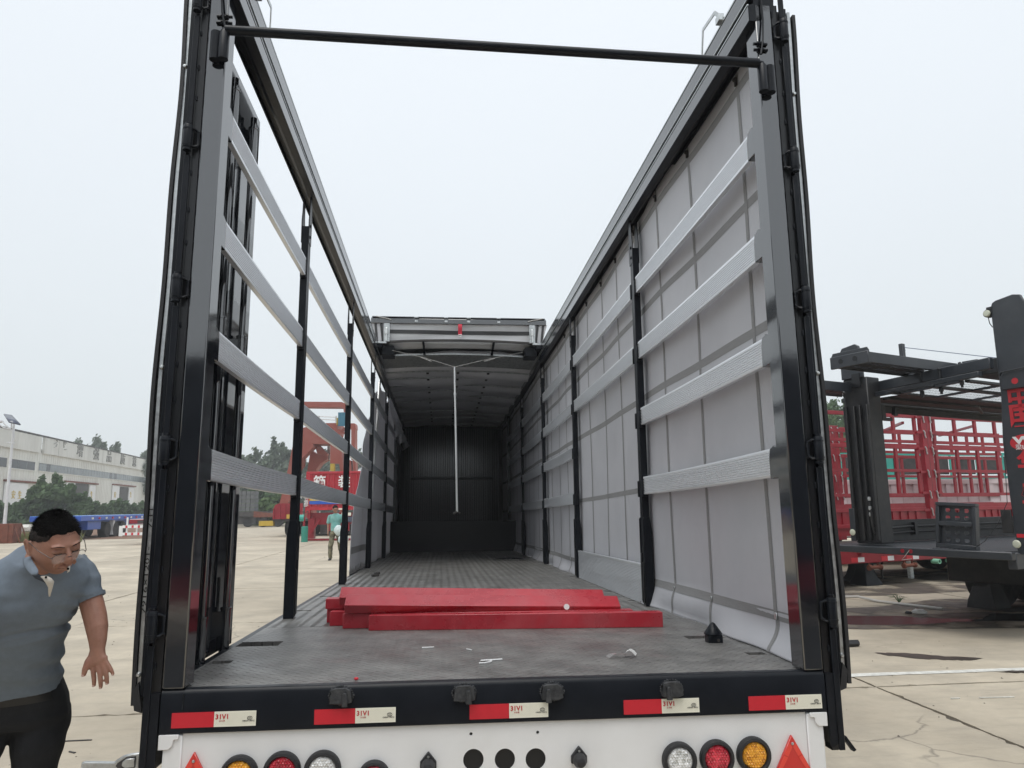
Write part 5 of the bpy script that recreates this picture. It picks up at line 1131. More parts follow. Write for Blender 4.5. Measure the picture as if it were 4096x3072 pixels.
# ---------------------------------------------------------------- trees and shrubs
def leaves(b, c, r, n, s_, squash=1.):
    c = Vector(c)
    for _ in range(n):
        v = Vector((random.gauss(0, 1), random.gauss(0, 1), random.gauss(0, 1))).normalized()*(random.random()**.45)
        p_ = c+Vector((v.x*r[0], v.y*r[1], v.z*r[2])); a = Vector((random.gauss(0, 1), random.gauss(0, 1), random.gauss(0, .7))).normalized(); q = a.orthogonal().normalized(); t = a.cross(q); k = s_*random.uniform(.6, 1.3)
        b.add([p_-q*k, p_-t*k*.55, p_+q*k, p_+t*k*.55], [(0, 1, 2, 3)])
def tree(x, y, h, w_, label, m, n=1700, s_=.33, group=None, cat='tree', lobes=14, seed=0, z=0, low=.18, name='tree'):
    random.seed(seed); t = empty(name, label, cat, (x, y, z), group=group)
    tb = MB().tube([(0, 0, -.02), (.1, 0, h*.4), (0, .1, h*.88)], [h*.018, h*.012, h*.003], 8)
    cb = MB()
    for i in range(lobes):
        f = low+(1-low)*(i+.5)/lobes; rad = w_*math.sin(math.pi*min(1, (f-low*.4)/(1.02-low*.4))**.75)**.8
        a = random.uniform(0, 6.28); o = rad*random.uniform(.2, .75); px, py, pz = o*math.cos(a), o*math.sin(a), f*h
        tb.tube([(0, 0, pz*.75), (px*.6, py*.6, pz*.92), (px, py, pz)], [h*.006, h*.004, h*.0015], 5)
        leaves(cb, (px, py, pz), (rad*.44+.1, rad*.44+.1, h*.075), n//lobes, s_)
        for _ in range(3): leaves(cb, (px+random.uniform(-1, 1)*rad*.6, py+random.uniform(-1, 1)*rad*.6, pz+random.uniform(-.3, 1)*h*.07), (.5*w_*.3, .5*w_*.3, h*.06), n//lobes//7, s_)
    tb.build('trunk', bark, t); cb.build('crown', m, t, ang=0, fix=False); return t
ti = 0
labels = ['hazy tree at the left end of the far tree row', 'slender hazy tree left of the tallest in the far row', 'tallest of the hazy trees beyond the left trailer side', 'hazy tree right of the tallest one beyond the yard', 'broad hazy tree behind the red crane legs', 'hazy tree in the gap between the crane legs', 'hazy tree right of the crane legs', 'far hazy tree by the gathered curtain', 'low hazy tree behind the dark trailers', 'rounded hazy tree next to the rear door edge', 'small hazy tree in front of the tall row', 'hazy tree half hidden by the crane girder']
for k, (px, top, d) in enumerate([(955, 1825, 118), (1020, 1815, 122), (1092, 1768, 126), (1140, 1782, 124), (1180, 1830, 128), (1260, 1830, 130), (1330, 1835, 132), (1420, 1800, 128), (990, 1870, 112), (930, 1850, 115), (1060, 1840, 112), (1300, 1815, 134)]):
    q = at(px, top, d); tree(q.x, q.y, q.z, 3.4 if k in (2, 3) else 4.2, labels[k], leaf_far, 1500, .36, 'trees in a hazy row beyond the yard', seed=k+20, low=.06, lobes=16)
for k, (px, top, d) in enumerate([(1105, 1985, 80), (1030, 1955, 84)]):
    q = at(px, top, d); tree(q.x, q.y, q.z, 3.6, ['light green bush behind the red flatbed headboard', 'dark green bush behind the stacked dark trailers'][k], leaf_lite if k == 0 else leaf_mid, 2200, .26, seed=40+k, low=.02, cat='bush', name='bush', lobes=12)
for k, (px, top, d) in enumerate([(400, 1768, 150), (465, 1785, 155), (590, 1815, 150), (318, 1775, 158)]):
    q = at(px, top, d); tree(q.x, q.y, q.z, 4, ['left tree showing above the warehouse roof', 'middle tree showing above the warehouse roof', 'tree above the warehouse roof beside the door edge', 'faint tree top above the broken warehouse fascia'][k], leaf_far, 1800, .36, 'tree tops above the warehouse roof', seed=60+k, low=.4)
for k, (px, top, d) in enumerate([(3325, 1620, 60), (3375, 1600, 62), (3290, 1640, 58)]):
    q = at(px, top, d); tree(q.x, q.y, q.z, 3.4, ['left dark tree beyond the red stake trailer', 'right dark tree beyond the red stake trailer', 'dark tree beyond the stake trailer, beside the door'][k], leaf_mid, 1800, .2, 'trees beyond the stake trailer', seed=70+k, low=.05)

# ---------------------------------------------------------------- warehouse on the left
WO = Vector((-53.14, 92.05, 0)); ha = R(-5.3); WD = Vector((math.sin(ha), math.cos(ha), 0)); WN = Vector((WD.y, -WD.x, 0))
def wall_sz(zx, zy):                     # spot on the warehouse front -> metres along it, height
    px, py = zx*.3919, 1600+zy*.3919; d = (CF+(px-2048)/FPX*CR-(py-1536)/FPX*CU); t = (WO-CAM).dot(WN)/d.dot(WN); p_ = CAM+d*t
    return (p_-WO).dot(WD), p_.z
WM = Matrix(((WN.x, WD.x, 0, WO.x), (WN.y, WD.y, 0, WO.y), (0, 0, 1, 0), (0, 0, 0, 1)))
WH = empty('warehouse', 'long pale factory hall with a sign of faded characters along its eaves', 'building', M=WM)
fz1 = wall_sz(0, 285)[1]; fz0 = wall_sz(0, 465)[1]
E0, E1 = -28, 75
wb = lambda mb, name, m_, par=WH, **k: mb.build(name, m_, par, **k)
wb(MB().box((-30, E0, 0), (0, E1, fz0)), 'wall', clad)
random.seed(4)
step = 9.0; k = 0; y = E0
while y < E1:                          # fascia sheets, one torn away near the left
    s0 = wall_sz(405, 400)[0]; s1 = wall_sz(440, 400)[0]
    a, c = y, min(E1, y+step)
    if a < s0 < c: wb(MB().box((-.05, a+.03, fz0-.1), (.30, s0, fz1+random.uniform(-.05, .05))), 'fascia_sheet', fascia); wb(MB().box((-.05, s1, fz0-.1), (.30, c-.03, fz1)), 'fascia_sheet', fascia)
    else: wb(MB().box((-.05, a+.03, fz0-.1), (.30+.02*(k % 2), c-.03, fz1+random.uniform(-.06, .06))), 'fascia_sheet', fascia)
    y += step; k += 1
s0 = wall_sz(405, 400)[0]; s1 = wall_sz(440, 400)[0]
for j in range(3): wb(MB().box((-.02, s0, fz0+.25+j*.95), (.06, s1, fz0+.32+j*.95)), 'fascia_rail', galv)
wb(MB().box((-.3, E0, fz1+.07), (.42, E1, fz1+.19)), 'coping', dark_steel)
wb(MB().prism([(-30, fz0), (0, fz0+.2), (0, fz0+.5), (-15, fz1+1.0), (-30, fz0+.5)], E0, E1, 'y'), 'roof', fascia)
b = MB(); y = E0
while y < E1: b.box((.0, y, .1), (.035, y+.08, fz0-.12)); y += .75
o = wb(b, 'cladding_rib', clad); o['kind'] = 'stuff'
def window(zx0, zx1, zt0, zb0, n, m_, dark=()):
    a, zt = wall_sz(zx0, zt0); _, zb = wall_sz(zx0, zb0); c, _ = wall_sz(zx1, zt0)
    if c < a: c = E1-2
    f = wb(MB().box((.036, a-.1, zb-.12), (.10, c+.1, zb)).box((.036, a-.1, zt), (.10, c+.1, zt+.1)), 'window', clad)
    for i in range(n):
        p0, p1 = a+(c-a)*i/n, a+(c-a)*(i+1)/n
        wb(MB().box((.036, p0+.04, zb+.02), (.06, p1-.04, zt-.02)), 'pane', glassy if i in dark else m_, f)
a0 = wall_sz(0, 580)
wb(MB().box((.036, -20, wall_sz(100, 690)[1]), (.07, wall_sz(68, 600)[0], wall_sz(100, 598)[1])), 'window', glassy)
window(100, 360, 598, 692, 3, glassy)
s_end = 62
f_a = wall_sz(397, 640); f_b = wall_sz(397, 722)
a, zt, zb = f_a[0], f_a[1], f_b[1]
f = wb(MB().box((.036, a-.1, zb-.12), (.10, 68, zb)).box((.036, a-.1, zt), (.10, 68, zt+.1)), 'window', clad); n = 46
dk = {2, int(n*.52), int(n*.53)+1}
for i in range(n):
    p0, p1 = a+(68-a)*i/n, a+(68-a)*(i+1)/n
    wb(MB().box((.036, p0+.04, zb+.02), (.06, p1-.04, zt-.02)), 'pane', glassy if i in dk else glass_grey, f)
def opening(zx0, zx1, zt):
    a, z1 = wall_sz(zx0, zt); c, _ = wall_sz(zx1, zt); wb(MB().box((.036, a, 0), (.06, c, z1)), 'doorway', dark_steel); return a, c, z1
def leafdoor(zx0, zx1, zt, txt=None):
    a, z1 = wall_sz(zx0, zt); c, _ = wall_sz(zx1, zt); o = wb(MB().box((.064, a, .3), (.16, c, z1)), 'sliding_door', white_paint)
    if txt:
        for i, ch in enumerate(txt): inst(text_mesh(ch, 1.1, ink_yellow, .02), 'lettering', o, (.18, a+(c-a)*(.38+.28*i), wall_sz(zx0, 970)[1]), (R(90), 0, R(90)))
    return a, c, z1
leafdoor(40, 275, 838, '安生'); opening(362, 470, 850); a, c, z1 = opening(765, 903, 848); leafdoor(905, 968, 866, '生'); leafdoor(668, 760, 838); opening(1216, 1308, 884); leafdoor(1142, 1214, 868, '安'); leafdoor(1310, 1360, 890, '生')
for x0, x1, zy in ((30, 380, 828), (650, 990, 836), (1140, 1375, 868)):
    a, z1 = wall_sz(x0, zy); c, _ = wall_sz(x1, zy); wb(MB().box((.04, a, z1), (.32, c, z1+.22)), 'door_track', rust)
for ch, zx in zip('增强品质意', (790, 960, 1094, 1236, 1358)):
    s_, z_ = wall_sz(zx, 540); inst(text_mesh(ch, 2.0, faded, .05, .01), 'lettering', WH, (.36, s_, (fz0+fz1)/2+.1), (R(90), 0, R(90)), scl=(1.35, 1.1, 1))
for zx in (535, 630):
    s_, _ = wall_sz(zx, 500); b = MB()
    random.seed(zx)
    for q in range(4): b.bar((.335, s_+random.uniform(-.8, .8), fz0+.8+random.random()*1.5), (.335, s_+random.uniform(-.8, .8), fz0+.8+random.random()*1.5), .16, .04)
    wb(b, 'broken_letter', faded)

# low wall, hedge, bushes in front of it
q0, q1 = at(-250, 2100, 84), at(640, 2092, 98)
lw = MB().bar((q0.x, q0.y, .55), (q1.x, q1.y, .55), .4, 1.1).build('low_wall', render_wall); tag(lw, 'low stained wall at the foot of the hedge', 'wall')
random.seed(31); hb = MB()
def hedge(px0, px1, top, d0, d1, n, s_, label, m_):
    b = MB()
    for _ in range(n):
        t = random.random(); px = px0+(px1-px0)*t; d = d0+(d1-d0)*t+random.uniform(0, 2.5)
        q = at(px, 2080, d); zt = at(px, top+10*math.sin(px*.05)+6*math.sin(px*.21), d).z; z_ = .5+(zt-.5)*random.random()**.75
        a = Vector((random.gauss(0, 1), random.gauss(0, 1), random.gauss(0, 1))).normalized(); q2 = a.orthogonal().normalized(); t2 = a.cross(q2); k = s_*random.uniform(.6, 1.3); p_ = Vector((q.x, q.y, z_))
        b.add([p_-q2*k, p_-t2*k*.6, p_+q2*k, p_+t2*k*.6], [(0, 1, 2, 3)])
    o = b.build('hedge', m_, ang=0, fix=False); tag(o, label, 'hedge'); return o
hedge(-120, 110, 2012, 76, 78, 5200, .24, 'dark hedge behind the lamp post', leaf_mid)
hedge(330, 640, 2010, 80, 92, 6500, .24, 'clipped hedge running in front of the factory doors', leaf_mid)
for k, (px, top, w_, d) in enumerate([(128, 1965, 1.5, 74), (168, 1920, 1.6, 75), (226, 1908, 1.7, 75), (285, 1945, 2.0, 76), (318, 1985, 1.5, 77)]):
    q = at(px, top, d); tree(q.x, q.y, q.z, w_, ['outer left shrub in front of the factory', 'tall shrub left of the middle in front of the factory', 'tallest feathery shrub in front of the factory hall', 'broad shrub by the dark factory doorway', 'right-hand shrub merging into the clipped hedge'][k], leaf_mid, 2200, .22, 'shrubs in front of the factory', seed=80+k, low=.02, cat='shrub', name='shrub', lobes=18)
# verge: bare soil and rough grass
q = [at(-300, 2100, 80), at(660, 2100, 92), at(640, 2168, 46), at(-300, 2180, 44)]
struct(MB().add([(p_.x, p_.y, .012) for p_ in q], [(0, 1, 2, 3)]).build('soil_verge', soil, fix=False))
random.seed(12); b = MB()
for _ in range(9000):
    px = random.uniform(-60, 330); d = 42+random.random()**1.7*9; q = at(px, 2100, d); h = random.uniform(.10, .42)*(1 if random.random() < .8 else 1.6); a = random.uniform(0, 6.28); l_ = .5*h
    b.add([(q.x-.03*math.sin(a), q.y, .01), (q.x+.03*math.cos(a), q.y, .01), (q.x+l_*math.cos(a), q.y+l_*math.sin(a), h)], [(0, 1, 2)])
o = b.build('rough_grass', grass_m, ang=0, fix=False); o['kind'] = 'stuff'
q = at(130, 2100, 66)
for k in range(3):
    chip(q.x+k*1.1, q.y, 1.0-.2*k, 'rubble', line_paint if k != 1 else dark_steel, ['pale rubble lump left of the man\'s head', 'dark slab fragment on the rubble behind the man', 'right-hand pale rubble by the blue trailer end'][k], 'rubble', .5, 40+k)

# solar street lamp
q = at(18, 2094, 60); LPO = empty('street_lamp', 'white solar street lamp with a tilted panel at the left edge', 'street lamp', (q.x, q.y, 0))
zt = at(40, 1690, 60).z; sc = 60/FPX
MB().lathe((0, 0, 0), [(.15, 0), (.13, 1.0), (.085, zt-.2), (.08, zt+.05)], 14, 'z').build('pole', lamp_white, LPO)
MB().lathe((0, 0, 0), [(.16, .0), (.16, .75)], 14, 'z').build('pole_foot', blue_tr, LPO)
pv = lambda zx, zy, dd=0: tuple(at(zx*.3919, 1600+zy*.3919, 60+dd)-LPO.location)
sp = MB().add([pv(40, 140, 1.2), pv(122, 152, 1.6), pv(212, 248, -.4), pv(95, 222, -.8)], [(0, 1, 2, 3)]).build('solar_panel', solar_m, LPO); s_ = sp.modifiers.new('t', 'SOLIDIFY'); s_.thickness = .09
MB().tube([pv(118, 240), pv(115, 290)], .05, 8).build('panel_stub', lamp_white, LPO)
MB().tube([pv(112, 300), pv(60, 262), pv(22, 218)], .05, 8).tube([pv(112, 300), pv(40, 282), pv(-30, 240)], .045, 8).build('arm', lamp_white, LPO)
MB().tube([pv(110, 300), pv(140, 325), pv(152, 370), pv(140, 415), pv(112, 438)], .035, 8).tube([pv(110, 300), pv(128, 330), pv(134, 372), pv(124, 410), pv(108, 436)], .025, 8).tube([pv(70, 432), pv(150, 440)], .04, 8).build('scroll_bracket', lamp_white, LPO)
MB().bar(pv(22, 218), pv(-60, 235), .35, .12).build('lamp_head', lamp_white, LPO)
# rusty container box
q = at(14, 2176, 41); RB = empty('steel_bin', 'rusty brown steel box standing left of the man', 'bin', (q.x, q.y, 0), R(8))
MB().box((-1.1, 0, 0), (.40, 1.2, 1.06)).build('bin_body', rust, RB, bevel=.02)
for x in (-.9, -.4, .1): MB().box((x, -.05, .02), (x+.07, -.001, 1.04)).build('bin_rib', rust, RB)
MB().tube([(.42, .1, 1.0), (.75, .1, .02)], .03, 6).tube([(.42, 1.1, 1.0), (.75, 1.1, .02)], .03, 6).tube([(.75, .1, .03), (.75, 1.1, .03)], .03, 6).build('bin_strut', rust, RB)

# ---------------------------------------------------------------- blue flatbed, seen from its rear corner
def local(M): return M.inverted()
c = at(322, 2094, 45); c.z = 0
BT = empty('flatbed_trailer', 'empty bright blue flatbed trailer parked by the verge behind the man', 'trailer', c, R(1.5))
zt = 1.42
MB().box((-2.9, 0, zt-.32), (0, 14, zt-.01)).build('bed_frame', blue_tr, BT, bevel=.02)
MB().box((-2.88, .02, zt-.009), (-.02, 13.9, zt+.015)).build('bed_plate', blue_deck, BT)
for i in range(11): MB().box((.001, 1.5+i*1.05, zt-.22), (.06, 1.66+i*1.05, zt-.10)).build('side_marker', tape_red if i % 2 else tape_white, BT)
MB().box((-2.1, 1.6, .55), (-.25, 3.6, zt-.33)).build('tool_box', blue_tr, BT, bevel=.02)
MB().box((-2.0, .3, .12), (-1.85, .5, zt-.33)).box((-.6, .3, .12), (-.45, .5, zt-.33)).build('stand_leg', blue_tr, BT)
MB().box((-.35, 5.2, .15), (-.12, 5.5, zt-.33)).build('landing_leg', lamp_white, BT)
for y in (4.4, 5.7, 7.0): wheel(BT, -.35, y, .5, .5, .5, 1); wheel(BT, -2.5, y, .5, .5, .5, -1)
for x in (-1.9, -1.0): MB().box((x-.08, .2, zt-.7), (x+.08, 13, zt-.33)).build('chassis_beam', blue_tr, BT)
MB().lathe((-.55, -.001, zt-.15), [(.05, .0), (.045, -.03), (.001, -.035)], 10, 'y').build('end_lamp', lamp_white, BT)
# striped bumper trailer beside it
c = at(474, 2145, 37); c.z = 0
ST = empty('lowbed_trailer', 'red trailer tail with a white bumper frame in red stripes', 'trailer', c, R(-2))
pxm = 37/FPX; zz_ = lambda y: at(474, y, 37).z
W_ = 2.5
MB().box((0, 0, zz_(2145)), (.16, .08, zz_(2104))).build('bumper_end', ink_white, ST)
for z0, z1 in ((2142, 2131), (2113, 2102)):
    b_ = MB().box((.161, 0, zz_(z0)), (W_, .08, zz_(z1))).build('bumper_bar', ink_white, ST)
    for k in range(6): MB().box((.30+.30*k, -.004, zz_(z0)+.005), (.40+.30*k, -.001, zz_(z1)-.005)).build('red_stripe', tape_red, b_)
for x in (.30, .78, 1.3, 1.8): MB().box((x, .0815, zz_(2140)), (x+.07, .14, zz_(2070 if x < .5 else 2100))).build('bumper_upright', ink_white, ST)
MB().box((.34, .3, zz_(2096)), (2.6, 8, zz_(2080))).build('tail_frame', red_tr, ST)
MB().box((.36, .32, zz_(2080)+.002), (2.58, 7.9, zz_(2080)+.03)).build('tail_deck', pink_white, ST)
MB().box((.75, .27, zz_(2094)), (1.05, .298, zz_(2083))).build('number_plate', dark_steel, ST)
for y in (2.5, 4.0):
    for x, s in ((.5, -1), (2.3, 1)): wheel(ST, x, y, .5, .5, .4, s)

# ---------------------------------------------------------------- objects seen through the left side
def pane_solid(b, pts, d, th):
    f = [at(x, y, d) for x, y in pts]; bk = [p_+Fh*th for p_ in f]; n = len(f)
    b.add(f+bk, [tuple(range(n)), tuple(range(2*n-1, n-1, -1))]+[(i, (i+1) % n, n+(i+1) % n, n+i) for i in range(n)]); return b
Cz = lambda x, y: (1150+x*.398, 1600+y*.398)
def solid(name, pts, d, th, m_, par, **k):
    b = pane_solid(MB(), [Cz(*q_) for q_ in pts], d, th); b.xf(Matrix.Translation(-par.location)); return b.build(name, m_, par, **k)
c = at(1300, 2090, 56); c.z = 0
GC = empty('gantry_crane', 'tall brick-red gantry crane standing behind the red container', 'crane', c)
solid('top_beam', [(60, 15), (545, 20), (578, 34), (586, 60), (586, 125), (566, 125), (562, 92), (545, 74), (60, 68)], 56, 1.0, crane_red, GC)
solid('portal_head', [(150, 280), (360, 232), (500, 230), (500, 330), (470, 440), (150, 440)], 56, 2.2, crane_red, GC)
solid('portal_leg', [(150, 441), (255, 441), (262, 470), (200, 530), (148, 585), (140, 660), (60, 760), (40, 980), (-60, 1130), (-100, 1120), (-10, 760), (50, 470)], 56, 1.0, crane_red, GC)
solid('portal_leg', [(232, 505), (290, 540), (395, 560), (395, 598), (330, 640), (285, 700), (270, 980), (250, 1250), (160, 1250), (190, 980), (198, 715)], 57.5, 1.0, crane_red, GC)
solid('cross_brace', [(262, 430), (290, 430), (400, 540), (390, 560), (300, 540)], 57, .6, crane_red, GC)
solid('portal_leg', [(430, 441), (520, 441), (545, 520), (552, 600), (560, 720), (580, 1250), (520, 1250), (530, 720), (520, 640), (428, 635)], 56, 1.0, crane_red, GC)
solid('hoist_block', [(400, 440), (428, 440), (428, 600), (400, 600)], 58, .5, galv, GC)
solid('hoist_hook', [(430, 640), (465, 640), (465, 712), (428, 712)], 55.5, .5, ink_yellow, GC)
solid('vertical_duct', [(628, 234), (672, 234), (682, 246), (686, 290), (680, 300), (680, 470), (686, 720), (660, 720), (655, 610), (640, 600), (640, 300), (628, 290)], 56, .8, crane_red, GC)
solid('vertical_duct', [(612, 600), (636, 610), (645, 720), (620, 720)], 56, .8, crane_red, GC)
b = MB()
p3 = lambda x, y, d=56: at(*Cz(x, y), d)-GC.location
for x in (295, 318, 485, 490, 540): b.tube([p3(x, 160), p3(x, 232)], .05, 5)
for y in (163, 192): b.tube([p3(295, y), p3(490, y+10)], .04, 5)
b.build('walkway_rail', lamp_white, GC)
MB().tube([p3(500, 205), p3(540, 205)], .05, 5).tube([p3(500, 232), p3(545, 232)], .05, 5).tube([p3(500, 180), p3(500, 250)], .06, 5).tube([p3(520, 185), p3(520, 250)], .05, 5).build('stair_rail', ink_yellow, GC)
MB().tube([p3(560, 125), p3(560, 260)], .38, 14).build('drive_motor', mat('tank_blue', (.05, .20, .30), .5), GC)
MB().bar(p3(500, 345), p3(580, 285), .2, .2).bar(p3(505, 300), p3(570, 340), .2, .2).bar(p3(490, 330), p3(580, 330), .2, .2).build('stair_flight', crane_red, GC)
# red container on its trailer
c = at(1213, 2160, 39); c.z = 0
CT = empty('container_trailer', 'red semitrailer chassis under the red container', 'trailer', c, -YAW)
KX = lambda x, y: ((at(*Cz(x, y), 39)-c).dot(Hh), at(*Cz(x, y), 39).z)
X0, Z1 = KX(160, 715); _, Z0 = KX(160, 1110); X1 = X0+12.0
BX = empty('shipping_container', 'bright red corrugated container lettered 箱装 in white', 'container', c, -YAW)
BX['label'] = 'bright red corrugated shipping container with large white characters'
def corr(x0, x1, z0, z1, y, dep=.05, pitch=.30):
    pts = []; x = x0
    while x < x1-pitch*.5:
        pts += [(x, y), (x+pitch*.25, y), (x+pitch*.40, y+dep), (x+pitch*.8, y+dep)]; x += pitch
    pts.append((x1, y)); b = MB(); n = len(pts)
    return b.add([(a, q_, z) for z in (z0, z1) for a, q_ in pts], [(i, i+1, n+i+1, n+i) for i in range(n-1)])
corr(X0+.2, X1-.2, Z0+.16, Z1-.12, .03).build('side_panel', red_cont, BX, ang=10)
MB().box((X0+.05, .09, Z0+.05), (X1-.05, 2.4, Z1-.02)).build('container_box', red_cont, BX)
MB().box((X0, 0, Z1-.12), (X1, .12, Z1)).build('top_rail', red_cont, BX, bevel=.01); MB().box((X0, 0, Z0), (X1, .12, Z0+.16)).build('bottom_rail', red_cont, BX, bevel=.01)
for x in (X0, X0+5.85, X1-.2): MB().box((x, -.01, Z0+.161), (x+.2, .085, Z1-.121)).build('corner_post', red_cont, BX)
for x in (X0, X1-.25):
    MB().box((x, -.02, Z0-.13), (x+.25, .2, Z0-.002)).build('corner_casting', red_cont, BX, bevel=.01); MB().box((x+.08, -.024, Z0-.10), (x+.17, -.0201, Z0-.03)).build('casting_hole', dark_steel, BX)
for zx, ch in ((300, '箱'), (550, '装')):
    kx, kz = KX(zx, 825); inst(text_mesh(ch, .66, ink_white, .01, .012), 'lettering', BX, (kx, -.02, kz), STAND)
for zy, ch in ((1003, '立'), (1030, '源'), (1054, '部')): kx, kz = KX(172, zy); inst(text_mesh(ch, .25, ink_white, .01), 'lettering', BX, (kx, -.03, kz), STAND)
for zy, mt in ((1000, ink_yellow), (1031, ink_blue)):
    kx, kz = KX(200, zy); MB().box((kx, .018, kz-.09), (kx+5.0, .029, kz+.09)).build('painted_stripe', mt, BX)
for k in range(7): MB().box((X0+.75+k*1.0, -.02, Z0+.01), (X0+1.15+k*1.0, -.001, Z0+.09)).build('reflective_strip', tape_white if k % 2 else tape_red, BX)
MB().box((X0+.1, .3, Z0-.75), (X1, .7, Z0-.135)).box((X0+.1, 1.7, Z0-.75), (X1, 2.1, Z0-.135)).build('chassis_beam', red_tr, CT)
for k in range(7): MB().box((X0+.1+k*1.6, .05, Z0-.42), (X0+.25+k*1.6, 2.3, Z0-.14)).build('cross_member', red_tr, CT)
MB().box((X0+.75, .25, .35), (X0+3.2, .8, Z0-.76)).build('axle_box', dark_steel, CT); MB().box((X0+1.15, .15, .5), (X0+2.3, .24, .95)).build('battery_box', red_tr, CT)
MB().box((X0+.12, .2, .12), (X0+.45, .5, Z0-.4)).box((X0-.2, .1, .02), (X0+3.4, .6, .10)).build('landing_leg', red_tr, CT)
MB().box((X0+2.0, .04, Z0-.62), (X0+3.0, .05, Z0-.35)).build('maker_plate', solar_m, CT); MB().box((X0+1.9, .04, Z0-.30), (X0+2.4, .05, Z0-.14)).build('warning_plate', tape_white, CT)
MB().bar((X0+.3, .1, .4), (X0+.75, .1, 1.1), .1, .1).build('support_rod', red_tr, CT)
for x in (5.45, 6.75, 8.05): wheel(CT, X0+x, .25, .60, .60, .35, 1).rotation_euler = (0, 0, R(-90)); wheel(CT, X0+x, 2.1, .60, .60, .35, 1).rotation_euler = (0, 0, R(-90))
# teal pump stand
q = at(1218, 2150, 38); o = empty('hydrant', 'teal pipe fitting standing before the red trailer', 'pipe fitting', (q.x, q.y, 0))
MB().lathe((0, 0, 0), [(.17, 0), (.17, .75), (.13, .78)], 12, 'z').build('fitting_body', mat('fitting_green', (.03, .25, .19), .5), o); MB().tube([(-.28, 0, 1.2), (-.05, 0, 1.2)], .17, 12).build('fitting_head', MATS['teal_paint'], o); MB().tube([(-.05, 0, .75), (-.05, 0, 1.25), (-.1, 0, 1.2)], .06, 8).build('fitting_riser', red_tr, o)
# small red flatbed headboard left of it
Dz = lambda x, y: (930+x*.2712, 1750+y*.2712)
q0, q1 = at(*Dz(590, 1205), 46), at(*Dz(1030, 1225), 46); zt0 = at(*Dz(590, 975), 46).z; zb0 = q0.z
FB = empty('dropside_trailer', 'red trailer with a panelled headboard behind the left posts', 'trailer', (q0.x, q0.y, 0), -YAW)
wd_ = (q1-q0).length; hb_ = zt0-zb0
MB().prism([(0, zb0), (wd_, zb0), (wd_, zt0), (.35, zt0), (.12, zt0-.08), (.05, zt0-.3)], 0, .08, 'y').build('headboard', red_tr, FB)
for x in (.0, wd_*.2, wd_*.38, wd_*.6, wd_*.8): MB().box((x+.03, -.06, zb0), (x+.11, -.001, zt0-(.3 if x < .1 else .02))).build('headboard_rib', red_tr, FB)
MB().box((.16, -.05, (zb0+zt0)/2), (wd_, -.0015, (zb0+zt0)/2+.08)).build('headboard_rail', red_tr, FB)
MB().box((0, .081, zb0-.15), (wd_+6, 7, zb0-.001)).build('bed_frame', dark_steel, FB); MB().box((-.9, .2, zt0-.35-1.0), (-.02, .5, zt0-.30-.75)).build('amber_board', ink_yellow, FB)
MB().box((wd_*.48, -.08, (zb0+zt0)/2-.45), (wd_*.48+.4, -.002, (zb0+zt0)/2-.2)).build('info_plate', ink_yellow, FB)
MB().lathe((3.0, .1, zt0), [(.12, 0), (.12, .25), (.08, .33)], 10, 'z').build('beacon', tape_red, FB)
for y in (2., 4., 6.):
    for x, s in ((.5, -1), (wd_-.2, 1)): wheel(FB, x, y, .5, .5, .4, s)
# dark trailer loaded with grey blocks
q0 = at(*Dz(-60, 1050), 74); DK = empty('loaded_trailer', 'dark old trailer carrying stacked grey blocks under the trees', 'trailer', (q0.x, q0.y, 0), -YAW)
u_ = 74*.2712/FPX; zb_ = at(*Dz(100, 1090), 74).z; zt_ = at(*Dz(100, 790), 74).z
rows, cols = 5, 6; bw = 380*u_/cols; bh = (zt_-zb_)/rows
blk = MB().box((.02, 0, .02), (bw-.02, 1.2, bh-.02)).mesh('concrete_block', mat('grey_block', (.13, .135, .14), .9, var=.25, vs_=1.5, dust=(.2, .2, .2), dust_amt=.5), 0)
for r_ in range(rows):
    for k in range(cols): inst(blk, 'load_block', DK, (k*bw, random.uniform(-.06, .06), zb_+r_*bh))
MB().box((-2, -.1, zb_-.5), (600*u_, 2.2, zb_-.01)).build('bed_frame', dark_steel, DK); MB().prism([(380*u_, zb_-.6), (800*u_, zb_-.6), (800*u_, zb_-.35), (380*u_, zb_+.0)], -.12, 2, 'y').build('neck_frame', rust, DK)
MB().box((-2, .1, .25), (400*u_, 2.0, zb_-.51)).build('under_gear', dark_steel, DK)
for x in (.4, 1.9, 3.4, 4.9, 8.6, 10.): wheel(DK, x, .3, .5, .5, .4, 1).rotation_euler = (0, 0, R(-90))
MB().box((-.2, -.2, zb_-1.5), (.25, -.101, zb_-.8)).build('rear_lamp', tape_red, DK)
# ---------------------------------------------------------------- car carrier on the right; coordinates (along, across towards the viewer, up), scaled to metres by KS
KS = 1.4
def kx(p_): return Vector((p_[0]*KS, -p_[1]*KS, 1.6175+(p_[2]-1.6175)*KS))
_b = Vector((CAM.x, CAM.y, 0))+Hh*3.41*KS+Fh*7.6*KS
CC = empty('car_carrier', 'dark grey two-deck car carrier with red characters on its near post', 'car carrier', _b, R(28.95)-YAW)
def cp(b, name, m_, bevel=0, par=CC, raw=False, **k):
    b.v = [tuple(Vector((q_[0], -q_[1], q_[2]))*KS) if raw else tuple(kx(q_)) for q_ in b.v]
    return b.build(name, m_, par, bevel*KS, **k)
def ctext(body, sz, m_, d, bold, par, loc, scl=(1, 1, 1)): return inst(text_mesh(body, sz, m_, d, bold), 'lettering', par, kx(loc), (R(90), 0, R(-90)), scl=tuple(q_*KS for q_ in scl))
mk = mat('marker_lens', (.6, .62, .5), .2)
